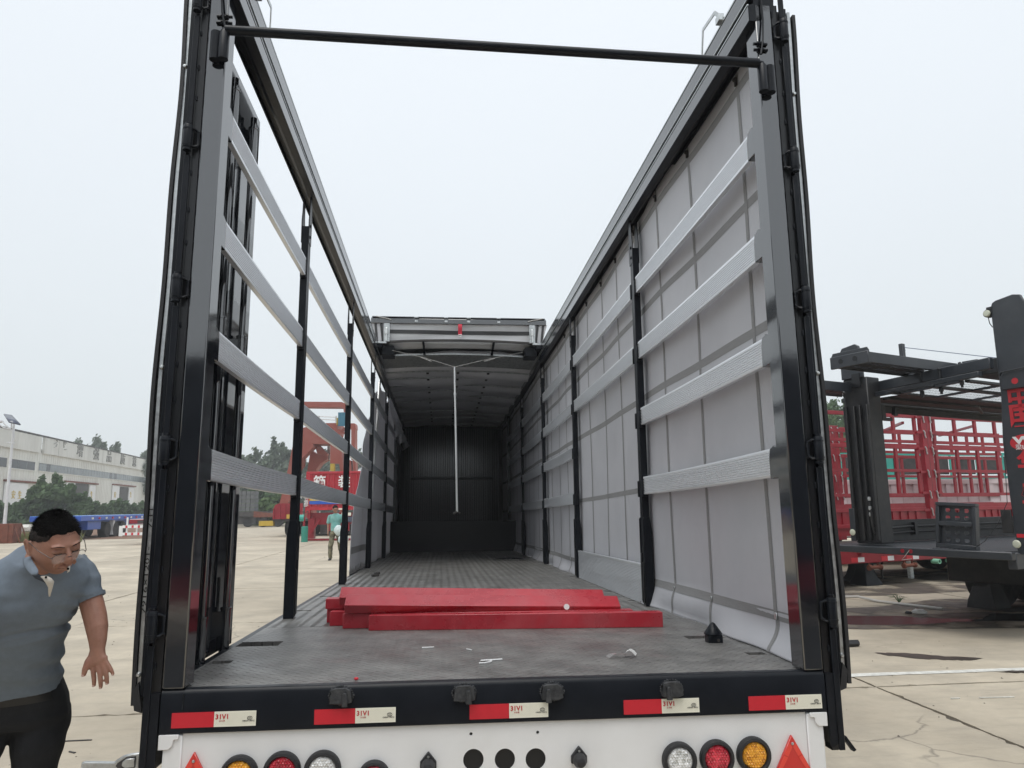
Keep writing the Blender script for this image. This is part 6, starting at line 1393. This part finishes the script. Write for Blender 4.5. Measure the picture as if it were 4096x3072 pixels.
# far post
FP = cp(MB().box((0, 0, 1.22), (.20, .27, 2.86)), 'rear_post', carrier_dk, .008)
for b0, b1 in ((.0, .035), (.10, .125), (.17, .19), (.245, .27)): cp(MB().box((-.035, b0, 1.25), (-.001, b1, 2.58)), 'post_flange', carrier_dk, .003, par=FP)
cp(MB().prism([(.0, 2.86), (.0, 3.14), (.03, 3.185), (.18, 3.205), (.22, 3.18), (.235, 3.10), (.245, 2.86)], -.02, .012, 'x'), 'post_plate', carrier, .004, par=FP)
cp(MB().box((-.03, .125, 2.765), (-.021, .215, 2.90)), 'post_window', black_in, par=FP)
cp(MB().box((-.05, -.025, 1.24), (-.036, .035, 1.56)), 'post_side_plate', carrier, .004, par=FP)
cp(MB().lathe((0, .008, 1.325), [(.028, -.051), (.032, -.062), (.022, -.068), (.001, -.068)], 14, 'x'), 'marker_lamp', mk, par=FP)
for dz in (0, .055): cp(MB().tube([(-.04, .21, 1.62-dz*.5), (-.05, .23, 1.46-dz), (-.02, .22, 1.385-dz), (.2, .12, 1.345-dz), (.56, -.06, 1.345-dz), (1.0, -.08, 1.36-dz), (1.5, -.08, 1.36-dz), (5, -.08, 1.36-dz)], .012, 8), 'hydraulic_hose', rubber)
for z in (1.50, 1.56, 1.65): cp(MB().lathe((-.045, .215, z), [(.013, -.018), (.016, 0), (.013, .02)], 10, 'z'), 'hose_fitting', galv, par=FP)
for a in (.6, 1.05): cp(MB().box((a, -.11, 1.27), (a+.05, -.06, 1.40)), 'hose_clip', carrier_dk)
# near post with its lettering
NP = cp(MB().prism([(1.515, 2.95), (1.515, 3.26), (1.53, 3.30), (1.56, 3.315), (1.70, 3.335), (1.76, 3.32), (1.785, 3.25), (1.93, 2.2), (1.99, 1.18), (1.50, 1.18), (1.49, 1.62), (1.485, 2.11), (1.515, 2.5)], 0, .03, 'x'), 'rear_post', carrier, .005)
cp(MB().box((.0305, 1.52, 1.18), (.16, 1.545, 3.0)), 'post_flange', carrier_dk, par=NP)
cp(MB().prism([(1.55, 2.535), (1.80, 2.535), (1.80, 2.69), (1.575, 2.675), (1.56, 2.65)], -.05, -.001, 'x'), 'folded_flange', carrier, .004, par=NP)
cp(MB().prism([(1.56, 2.652), (1.576, 2.677), (1.80, 2.692), (1.80, 2.70), (1.57, 2.685)], -.08, -.0505, 'x'), 'flange_lip', carrier, .002, par=NP)
cp(MB().lathe((0, 1.665, 2.595), [(.026, -.0505), (.026, -.0525)], 18, 'x'), 'flange_hole', ink_red, par=NP)
for ch, b_, z, sz in (('中', 1.66, 2.455, .20), ('国', 1.66, 2.30, .20), ('华', 1.675, 1.915, .185), ('盛', 1.68, 1.665, .19)): ctext(ch, sz, ink_red, .004, .006, NP, (-.003, b_, z))
lg = cp(MB().add([(-.004, 1.655+.11*math.cos(2*math.pi*k/36), 2.088+.066*math.sin(2*math.pi*k/36)) for k in range(36)]+[(-.0005, 1.655+.11*math.cos(2*math.pi*k/36), 2.088+.066*math.sin(2*math.pi*k/36)) for k in range(36)], [tuple(range(36))]+[(k, (k+1) % 36, 36+(k+1) % 36, 36+k) for k in range(36)]), 'emblem', ink_red, par=NP)
ctext('W', .13, ink_white, .004, .005, lg, (-.006, 1.65, 2.105), (1.1, .62, 1)); ctext('梁山', .05, ink_white, .004, 0., lg, (-.006, 1.635, 2.048))
cp(MB().lathe((0, 1.492, 3.215), [(.026, .02), (.030, -.02), (.024, -.034), (.001, -.036)], 16, 'x'), 'marker_lamp', mk, par=NP); cp(MB().lathe((0, 1.492, 3.215), [(.034, .03), (.034, -.018)], 16, 'x').box((-.01, 1.485, 3.245), (.03, 1.53, 3.27)), 'lamp_housing', rubber, par=NP)
cp(MB().tube([(0, 1.49, 3.18), (0, 1.495, 3.13), (0, 1.515, 3.09)], .004, 6), 'lamp_wire', rubber, par=NP)
cp(MB().box((-.02, 1.41, 1.35), (-.001, 1.492, 1.54)), 'post_side_plate', carrier_dk, .003, par=NP)
cp(MB().lathe((0, 1.505, 1.262), [(.030, -.001), (.034, -.012), (.026, -.020), (.001, -.021)], 16, 'x'), 'marker_lamp', mk, par=NP)
cp(MB().box((-.004, 1.51, 1.315), (-.0005, 1.75, 1.345)), 'reflective_strip', tape_red, par=NP)
# cross beam and perforated ramps
cp(MB().bar((.30, -.12, 2.775), (-.05, 1.50, 2.775), .05, .10), 'cross_beam', carrier, .006)
cp(MB().bar((.25, -.20, 2.685), (-.13, 1.44, 2.685), .05, .045), 'cross_beam_lip', carrier, .004)
def ramp(a0, a1, b0, b1, z0, box):
    Rp = cp(MB().box((a0, b0, z0), (a1, b0+.016, z0+.095)), 'loading_ramp', carrier, .004); cp(MB().box((a0, b1-.016, z0), (a1, b1, z0+.095)), 'ramp_side', carrier, .004, par=Rp)
    ln, wd = a1-a0, b1-b0; b = MB(); n = int(ln/.062)
    xs = [a0]; ys = [b0+.0165, b0+wd*.22, b0+wd*.38, b0+wd*.64, b0+wd*.80, b1-.0165]
    for k in range(n): xs += [a0+.02+k*.062, a0+.02+k*.062+.040]
    xs.append(a1)
    for i in range(len(xs)-1):
        for j in range(len(ys)-1):
            if i % 2 == 1 and j in (1, 3) and i//2 % 7 != 6: continue
            b.quad((xs[i], ys[j], z0+.012), (xs[i+1], ys[j], z0+.012), (xs[i+1], ys[j+1], z0+.012), (xs[i], ys[j+1], z0+.012))
    o = cp(b, 'ramp_plate', carrier_dk, par=Rp, ang=0, fix=False); s_ = o.modifiers.new('t', 'SOLIDIFY'); s_.thickness = .006
    for k in range(2): cp(MB().box((a0+ln*(.3+.35*k), b0+.0165, z0+.019), (a0+ln*(.3+.35*k)+.03, b1-.0165, z0+.07)), 'ramp_rib', carrier_dk, par=Rp)
    if box:
        cp(MB().box((a0-.03, b0-.02, z0-.01), (a0-.002, b1+.02, z0+.10)), 'ramp_end', carrier, .005, par=Rp)
        cp(MB().prism([(b0-.02, z0+.1005), (b1+.02, z0+.1005), (b1-.0, z0+.135), (b0+.0, z0+.135)], a0-.01, a0-.003, 'x'), 'ramp_flange', carrier, .002, par=Rp)
        for t in (.27, .68): cp(MB().lathe((0, b0+wd*t, z0+.048), [(.024, a0-.0302), (.024, a0-.0325)], 16, 'x'), 'end_hole', black_in, par=Rp)
    return Rp
ramp(-.86, .46, .57, .92, 2.82, True); ramp(-1.1, .22, -.20, .09, 2.725, False)
for a, b_, z in ((.24, .07, 2.73), (.46, .94, 2.80), (.02, 1.0, 2.70), (.08, .78, 2.70), (.30, -.22, 2.64)): cp(MB().tube([(a, b_, z-.12), (a, b_, z+.11)], .012, 10).ball((a, b_, z+.11), .017, 6).lathe((a, b_, z-.075), [(.020, -.02), (.020, .02)], 8, 'z'), 'ramp_bolt', carrier_dk)
# upper deck
for b0 in (-.12, .22, .52, .93, 1.26): cp(MB().box((-.06 if b0 > .5 else .30, b0, 2.642), (4.6, b0+.05, 2.665)), 'deck_beam', carrier_dk, .003)
for k in range(9): cp(MB().bar((-.02+.58*k+.1, .58, 2.650), (-.02+.58*k-.08, 1.25, 2.650), .04, .018), 'deck_cross_bar', carrier)
cp(MB().box((.31, -.06, 2.666), (4.6, .52, 2.674)), 'deck_plate', carrier_dk)
b = MB()
for b0, b1 in ((.576, .928), (.986, 1.258)):
    a = -.28
    while a < 4.5: b.bar((a, b0, 2.66), (a+.10, b1, 2.66), .003, .0016); a += .052
    for q_ in (.25, .5, .75): b.bar((-.25, b0+(b1-b0)*q_, 2.664), (4.5, b0+(b1-b0)*q_, 2.664), .002, .0012)
cp(b, 'deck_mesh', carrier_dk, ang=0, fix=False)
cp(MB().box((.55, -.16, 2.58), (4.6, -.122, 2.72)), 'deck_side_beam', carrier_dk, .004)
cp(MB().box((.46, .96, 2.775), (.53, 1.10, 2.925)), 'box_end', carrier, .003); cp(MB().box((.531, .98, 2.78), (3.6, 1.30, 2.92)), 'deck_box', carrier_dk, .005)
cp(MB().bar((.50, .20, 2.50), (.52, .20, 2.58), .04, .05), 'beam_bracket', carrier_dk)
cp(MB().prism([(.30, 2.44), (.46, 2.44), (.46, 2.47), (.36, 2.47), (.36, 2.60), (.30, 2.60)], .16, .20, 'y'), 'beam_hook', carrier_dk)
cp(MB().bar((1.1, .7, 2.56), (1.9, .3, 2.58), .03, .02), 'deck_rod', dark_steel)
cp(MB().box((1.18, -.13, 2.73), (1.235, -.09, 3.38)), 'guard_post', carrier)
cp(MB().tube([(1.22, -.10, 3.34), (1.9, .6, 3.14), (2.6, 1.3, 2.98)], .004, 5).tube([(1.22, -.10, 3.36), (1.25, -.10, 3.31), (1.235, -.10, 3.28), (1.235, -.10, 3.0)], .004, 5), 'guard_cable', mat('cable_blue', (.06, .10, .22), .5))
# lower deck
cp(MB().box((-.13, -.31, 1.135), (-.07, 1.52, 1.20)), 'rear_edge_beam', carrier, .006)
cp(MB().box((-.069, 1.45, 1.06), (4.6, 1.52, 1.19)), 'lower_side_beam', carrier, .006)
cp(MB().box((.21, -.14, 1.205), (4.6, -.10, 1.43)), 'lower_side_wall', carrier_dk, .006)
b = MB(); y = -.30
while y < 1.43: b.box((-.068, y, 1.192), (4.6, y+.034, 1.199)); y += .058
for k in range(64): b.box((-.06+.072*k, -.30, 1.1865), (-.03+.072*k, 1.44, 1.1915))
cp(b, 'deck_grating', carrier, ang=0, fix=False)
cp(MB().box((-.068, -.31, 1.135), (4.6, 1.448, 1.16)), 'lower_deck_pan', mat('deck_pan_steel', (.20, .185, .18), .3, metal=.5, var=.3, vs_=3))
for b_ in (.57, .65): cp(MB().lathe((0, b_, 1.172), [(.019, -.1302), (.019, -.132)], 14, 'x'), 'beam_hole', red_tr)
# chock rack standing on the rear edge
G_ = empty('wheel_chock_rack', 'dark steel rack with rounded slots standing on the carrier edge', 'rack', M=CC.matrix_basis @ Matrix.Translation(kx((-.10, .87, 1.215))) @ Matrix.Rotation(R(-90+6), 4, 'Z') @ Matrix.Rotation(R(-4), 4, 'X') @ Matrix.Rotation(R(3), 4, 'Y') @ Matrix.Scale(KS, 4))
W_, H_, dpt = .335, .40, .075
for z0_, z1_ in ((0, .04), (H_-.03, H_)): MB().box((0, 0, z0_), (W_, dpt, z1_)).build('rack_rail', carrier, G_, .004)
for x0_ in (0, W_-.03): MB().box((x0_, .002, .041), (x0_+.03, dpt, H_-.031)).build('rack_stile', carrier, G_, .004)
MB().box((.031, -.004, .195), (W_-.031, .03, .235)).build('rack_bar', carrier, G_, .004)
b = MB(); xs = [.031]+[q for k in range(3) for q in (.07+.078*k, .11+.078*k)]+[W_-.031]; zs = [.041]+[q for k in range(5) for q in (.06+.064*k, .094+.064*k)]+[H_-.031]
for i in range(len(xs)-1):
    for j in range(len(zs)-1):
        if i % 2 == 1 and j % 2 == 1:
            c_ = .009
            for (ax, bx_), (az, bz_) in (((xs[i], 1), (zs[j], 1)), ((xs[i+1], -1), (zs[j], 1)), ((xs[i+1], -1), (zs[j+1], -1)), ((xs[i], 1), (zs[j+1], -1))): b.add([(ax, .04, az), (ax+bx_*c_, .04, az), (ax, .04, az+bz_*c_)], [(0, 1, 2)])
            continue
        b.quad((xs[i], .04, zs[j]), (xs[i+1], .04, zs[j]), (xs[i+1], .04, zs[j+1]), (xs[i], .04, zs[j+1]))
o = b.build('rack_plate', carrier, G_, ang=0, fix=False); s_ = o.modifiers.new('t', 'SOLIDIFY'); s_.thickness = .008
MB().tube([(-.02, .0, -.02), (W_+.08, .0, -.02)], .018, 10).build('hinge_tube', carrier, G_)
cp(MB().tube([(-.01, 1.50, 2.1), (-.03, 1.48, 1.6), (-.06, 1.40, 1.42), (-.10, 1.30, 1.28), (-.09, 1.2, 1.22)], .003, 5).tube([(-.13, 1.0, 1.45), (-.14, .98, 1.33), (-.12, .96, 1.22)], .002, 5), 'loose_wire', rubber)
cp(MB().tube([(-.135, .64, 1.18), (-.14, .60, 1.13), (-.14, .56, 1.09), (-.14, .66, 1.105)], .003, 5), 'tie_wire', rope_m)
# running gear in deep shade
cp(MB().box((1.2, .15, .80), (4.6, 1.2, 1.10)), 'underframe', carrier_dk, .008)
cp(MB().prism([(.95, 1.12), (.95, .74), (1.25, .64), (1.6, .64), (1.6, .70), (1.28, .70), (1.0, .78), (1.0, 1.12)], 1.2, 1.24, 'y'), 'mudguard', carrier_dk)
for a in (2.2, 2.95, 3.7):
    for b_, s in ((1.3, 1), (.05, -1)): wheel(CC, *kx((a, b_, 0)).xy, .5, .5, .40, s).rotation_euler = (0, 0, R(-90))
b = MB()
for k in range(12): b.bar((2.0+.06*k, .1, .70), (2.0+.06*k, .1, .92), .006, .006)
for k in range(4): b.bar((2.0, .1, .71+.06*k), (2.7, .1, .71+.06*k), .006, .006)
cp(b, 'basket_mesh', galv)
MB().loft([[(kx((1.97, .10, 0)).x+a_*w_, kx((1.97, .10, 0)).y+c_*w_, z) for a_, c_ in ((-1, -1), (1, -1), (1, 1), (-1, 1))] for z, w_ in ((.97, .12), (.45, .13), (.28, .15), (.12, .20), (.0, .22))]).build('landing_leg', carrier_dk, CC, .01)
# ---------------------------------------------------------------- red stake trailer behind the car carrier; its frame: x along it, y away, z up
RT = empty('stake_trailer', 'dark red stake-sided trailer with silver latches behind the car carrier', 'trailer', (7.09, 10.99, 0), R(18))
rp = lambda b, name, m_, bevel=0, par=RT, **k: b.build(name, m_, par, bevel, **k)
XL, XR, WD_ = -2.2, 9.0, 2.45
def stake_side(yo, sg, full=True):
    tilt = lambda x: .045*(x-1)
    panels = [(-2.2, -.2), (.12, 2.72), (3.18, 5.9), (6.4, 9.0)]
    for a, c in panels:
        for z0, z1, nv in ((2.82, 3.42, 5), (1.73, 2.77, 5)):
            F_ = rp(MB().box((a, yo-.03, z1-.075), (c, yo+.03, z1)), 'stake_panel', red_tr, .004)
            rp(MB().box((a, yo-.03, z0), (c, yo+.03, z0+.06)), 'panel_rail', red_tr, par=F_)
            if z0 > 2.8: rp(MB().box((a, yo-.028, 3.0), (c, yo+.028, 3.06)), 'panel_rail', red_tr, par=F_)
            else: rp(MB().box((a, yo-.035, 2.22), (c, yo+.028, 2.28)), 'panel_rail', red_tr, par=F_)
            for k in range(nv):
                x = a+.02+(c-a-.11)*k/(nv-1); rp(MB().box((x, yo-.024, z0+.0605), (x+.07, yo+.024, z1-.0755)), 'panel_stile', red_tr, par=F_)
        # ribbed drop side below
        S_ = rp(MB().box((a, yo-.012, .98), (c, yo+.012, 1.58)), 'drop_side', red_tr)
        for z in (1.46, 1.16): rp(MB().box((a, yo-.05, z-.035), (c, yo-.0125, z+.035)), 'side_rail', red_tr, .004, par=S_)
        n = int((c-a)/.22)
        for k in range(n): x = a+.06+k*(c-a-.12)/n; rp(MB().box((x, yo-.036, 1.196), (x+.09, yo-.0125, 1.424)), 'side_rib', red_tr, par=S_)
    for x in (-.06, 2.95, 6.15):
        Q_ = rp(MB().box((x-.13, yo-.06, .75), (x+.13, yo+.05, 3.45)), 'stake_post', red_tr, .006)
        rp(MB().box((x-.004, yo-.0615, .78), (x+.004, yo-.0602, 3.40)), 'post_seam', dark_steel, par=Q_)
        for z in (3.32, 3.0, 2.66, 2.18, 1.75, 1.40):
            for s in (-1, 1):
                xx = x+s*.10
                rp(MB().tube([(xx-.02, yo-.075, z+.09), (xx-.005, yo-.09, z+.05), (xx+.005, yo-.08, z+.0), (xx+.02, yo-.085, z-.07)], .014, 6), 'latch_lever', galv, par=Q_)
                rp(MB().box((xx+(.03 if s > 0 else -.19), yo-.06, z+.02), (xx+(.19 if s > 0 else -.03), yo-.0305, z+.07)), 'latch_bracket', red_tr, par=Q_)
stake_side(0, 1); stake_side(WD_, 1)
for k in range(5): rp(MB().bar((.2+2.2*k, .05, 3.25), (2.2+2.2*k, WD_-.05, 3.30), .05, .05), 'roof_brace', red_tr)
rp(MB().box((XL, -.02, .45), (XR, .06, .74)), 'side_beam', red_tr, .008)
rp(MB().box((XL, .0605, .62), (XR, WD_, .72)), 'bed_floor', dark_steel)
rp(MB().box((XL, WD_-.06, .45), (XR, WD_+.02, .61)), 'side_beam', red_tr)
for x in (.55, 1.35, 2.05, -.35, 3.6, 4.4):
    s_ = rp(MB().box((x, -.025, .475), (x+.17, -.0205, .565)), 'reflective_strip', tape_red); rp(MB().box((x+.171, -.025, .475), (x+.34, -.0205, .565)), 'white_half', ink_white, par=s_)
for x in (.72, 1.62, 3.3): rp(MB().box((x, -.06, .62), (x+.04, -.0205, .74)).box((x+.06, -.06, .60), (x+.10, -.0205, .74)).box((x-.01, -.07, .65), (x+.11, -.0605, .69)), 'tie_bracket', red_tr)
for x in (1.0, 1.95, -.1, 3.45):
    rp(MB().tube([(x, -.02, .36), (x+.30, -.02, .36)], .035, 10).lathe((0, -.02, .36), [(.055, x-.01), (.055, x+.04)], 12, 'x').lathe((0, -.02, .36), [(.05, x+.28), (.05, x+.33)], 12, 'x').box((x+.02, -.01, .36), (x+.05, .02, .455)).box((x+.25, -.01, .36), (x+.28, .02, .455)), 'strap_winch', rust)
for x in (2.82, 3.25): rp(MB().lathe((x, 0, .415), [(.028, -.15), (.05, -.15), (.05, .02), (.028, .02)], 12, 'y', caps=False), 'green_tube', mat('tube_green', (.25, .60, .42), .5) if 'tube_green' not in MATS else MATS['tube_green'])
def leg(x, y, r):
    o = rp(MB().loft([[(x+a*(w_+.0), y+c*w_, z) for a, c in ((-1, -1), (1, -1), (1, 1), (-1, 1))] for z, w_ in ((.64, .12), (.30, .125), (.16, .16), (.06, .21), (.0, .22))]), 'landing_leg', black_matt, .01)
lw_ = Matrix.Translation((7.09, 10.99, 0)) @ Matrix.Rotation(R(18), 4, 'Z')
for wx, wy in ((8.35, 12.25), (8.35, 11.1), (8.30, 8.95)):
    q = lw_.inverted() @ Vector((wx, wy, 0))
    if wy > 9: leg(q.x, max(.3, q.y), 0)
rp(MB().box((3.0, .7, .0), (3.09, .78, .60)), 'prop_post', galv)
rp(MB().tube([(1.5, .1, .44), (1.46, .1, .36), (1.47, .1, .12)], .02, 6), 'hanging_hose', rubber)
for x in (5.5, 6.8, 8.1):
    for y in (.35, 2.1): wheel(RT, x, y, .44, .44, .4, 1).rotation_euler = (0, 0, R(-90))
# white bumper with red arrows, beyond
q = at(3655, 2300, 21.0); AB = empty('rear_bumper_trailer', 'white bumper with red arrow stripes under a far trailer', 'bumper', (q.x, q.y, 0), R(2))
MB().box((0, 0, .10), (.62, .12, .52)).build('bumper_end', ink_white, AB, .03); B_ = MB().box((.621, 0, .12), (4.0, .1, .36)).build('bumper_bar', ink_white, AB)
for x in (.95, 2.2): MB().prism([(x, .24), (x+.18, .36), (x+.66, .36), (x+.52, .24), (x+.66, .12), (x+.18, .12)], -.006, -.001, 'y').build('red_arrow', tape_red, B_)
MB().box((.3, .2, .30), (.5, .4, 1.0)).box((3.0, .2, .2), (3.2, .4, 1.0)).build('bumper_hanger', dark_steel, AB); MB().box((-3, .45, .62), (6, 3, 1.0)).build('tail_frame', dark_steel, AB)
for x in (.6, 3.2): MB().box((x, 1.0, .001), (x+.3, 1.4, .62)).build('stand_leg', dark_steel, AB)
# white box-sided trailer and teal trailer beyond the red one
q = at(3330, 2100, 19); WT = empty('white_trailer', 'pale pinkish white drop-side trailer behind the red stake trailer', 'trailer', (q.x-1.5, q.y, 0), R(4))
MB().box((0, 0, .75), (16, 2.4, .95)).build('bed_frame', pink_white, WT); S_ = MB().box((0, .0, .951), (16, .06, 2.2)).build('drop_side', pink_white, WT)
for z in (2.12, 1.55, 1.0): MB().box((0, -.05, z-.05), (16, -.001, z+.05)).build('side_rail', pink_white, S_)
for k in range(50): MB().box((.1+.32*k, -.036, 1.602), (.24+.32*k, -.001, 2.068)).build('side_rib', pink_white, S_)
for k in range(5):
    for y in (.4, 2.0): wheel(WT, 8.5+k*1.3, y, .47, .47, .4, 1).rotation_euler = (0, 0, R(-90))
MB().box((3, .6, .001), (3.2, .8, .75)).build('landing_leg', dark_steel, WT)
q = at(3330, 2050, 24); TT_ = empty('teal_trailer', 'teal framed trailer with dark side panels beyond the white one', 'trailer', (q.x-1.5, q.y, 0), R(4))
MB().box((0, .0, .8), (18, 2.4, 1.0)).build('bed_frame', teal, TT_)
for k in range(18): MB().box((.08+k, .03, 2.5), (.96+k, .05, 3.10)).build('side_panel', dark_steel, TT_); MB().box((.08+k, .03, 1.2), (.96+k, .05, 2.30)).build('side_panel', dark_steel, TT_)
for z in (3.18, 2.40, 2.20, 1.1): MB().box((0, 0, z-.06), (18, .029, z+.04)).build('side_rail', teal, TT_)
for k in range(19): MB().box((k-.04, -.02, 1.0), (k+.04, -.001, 3.2)).build('side_stile', teal, TT_)
for x in (3.5, 9.6): MB().box((x, -.06, 1.0), (x+.35, -.021, 3.2)).build('side_post', teal, TT_)
for k in range(4): wheel(TT_, 9+k*1.3, .4, .5, .5, .4, 1).rotation_euler = (0, 0, R(-90))
MB().box((2, .6, .001), (2.2, .8, .8)).build('landing_leg', dark_steel, TT_)

# ---------------------------------------------------------------- behind the viewer: what the glossy black posts mirror
RC = empty('box_trailer', 'dark box trailer with a red side guard, mirrored in the black posts', 'trailer', (-1, -10.5, 0), R(2))
MB().box((-11, -2.5, 1.05), (11, 0, 4.75)).build('cargo_box', mat('dark_box_paint', (.016, .019, .026), .5), RC, .02)
MB().box((-11, -.05, .42), (11, -.0, .90)).build('side_guard', red_tr, RC); MB().box((-10.8, -2.2, .70), (10.8, -.3, 1.049)).build('bed_frame', dark_steel, RC)
for k in range(18): MB().box((-10.6+1.2*k, .001, 1.1), (-10.55+1.2*k, .03, 4.7)).build('box_rib', carrier_dk, RC)
for x in (-9, -7.6, 5.0, 6.4, 7.8): wheel(RC, x, -.45, .5, .5, .4, 1).rotation_euler = (0, 0, R(90)); wheel(RC, x, -2.1, .5, .5, .4, 1).rotation_euler = (0, 0, R(90))

# ---------------------------------------------------------------- the hazy air
hz_ = MB().box((-150, -60, -1.1), (150, 210, 18)).build('haze', None, ang=0); hz_['kind'] = 'stuff'
hm_ = bpy.data.materials.new('air'); hm_.use_nodes = True; n = hm_.node_tree; n.nodes.clear()
vo = n.nodes.new('ShaderNodeVolumePrincipled'); mo = n.nodes.new('ShaderNodeOutputMaterial'); n.links.new(vo.outputs[0], mo.inputs['Volume'])
vo.inputs['Color'].default_value = (.95, .975, .99, 1); vo.inputs['Density'].default_value = .0014; vo.inputs['Anisotropy'].default_value = .1
hz_.data.materials.append(hm_)
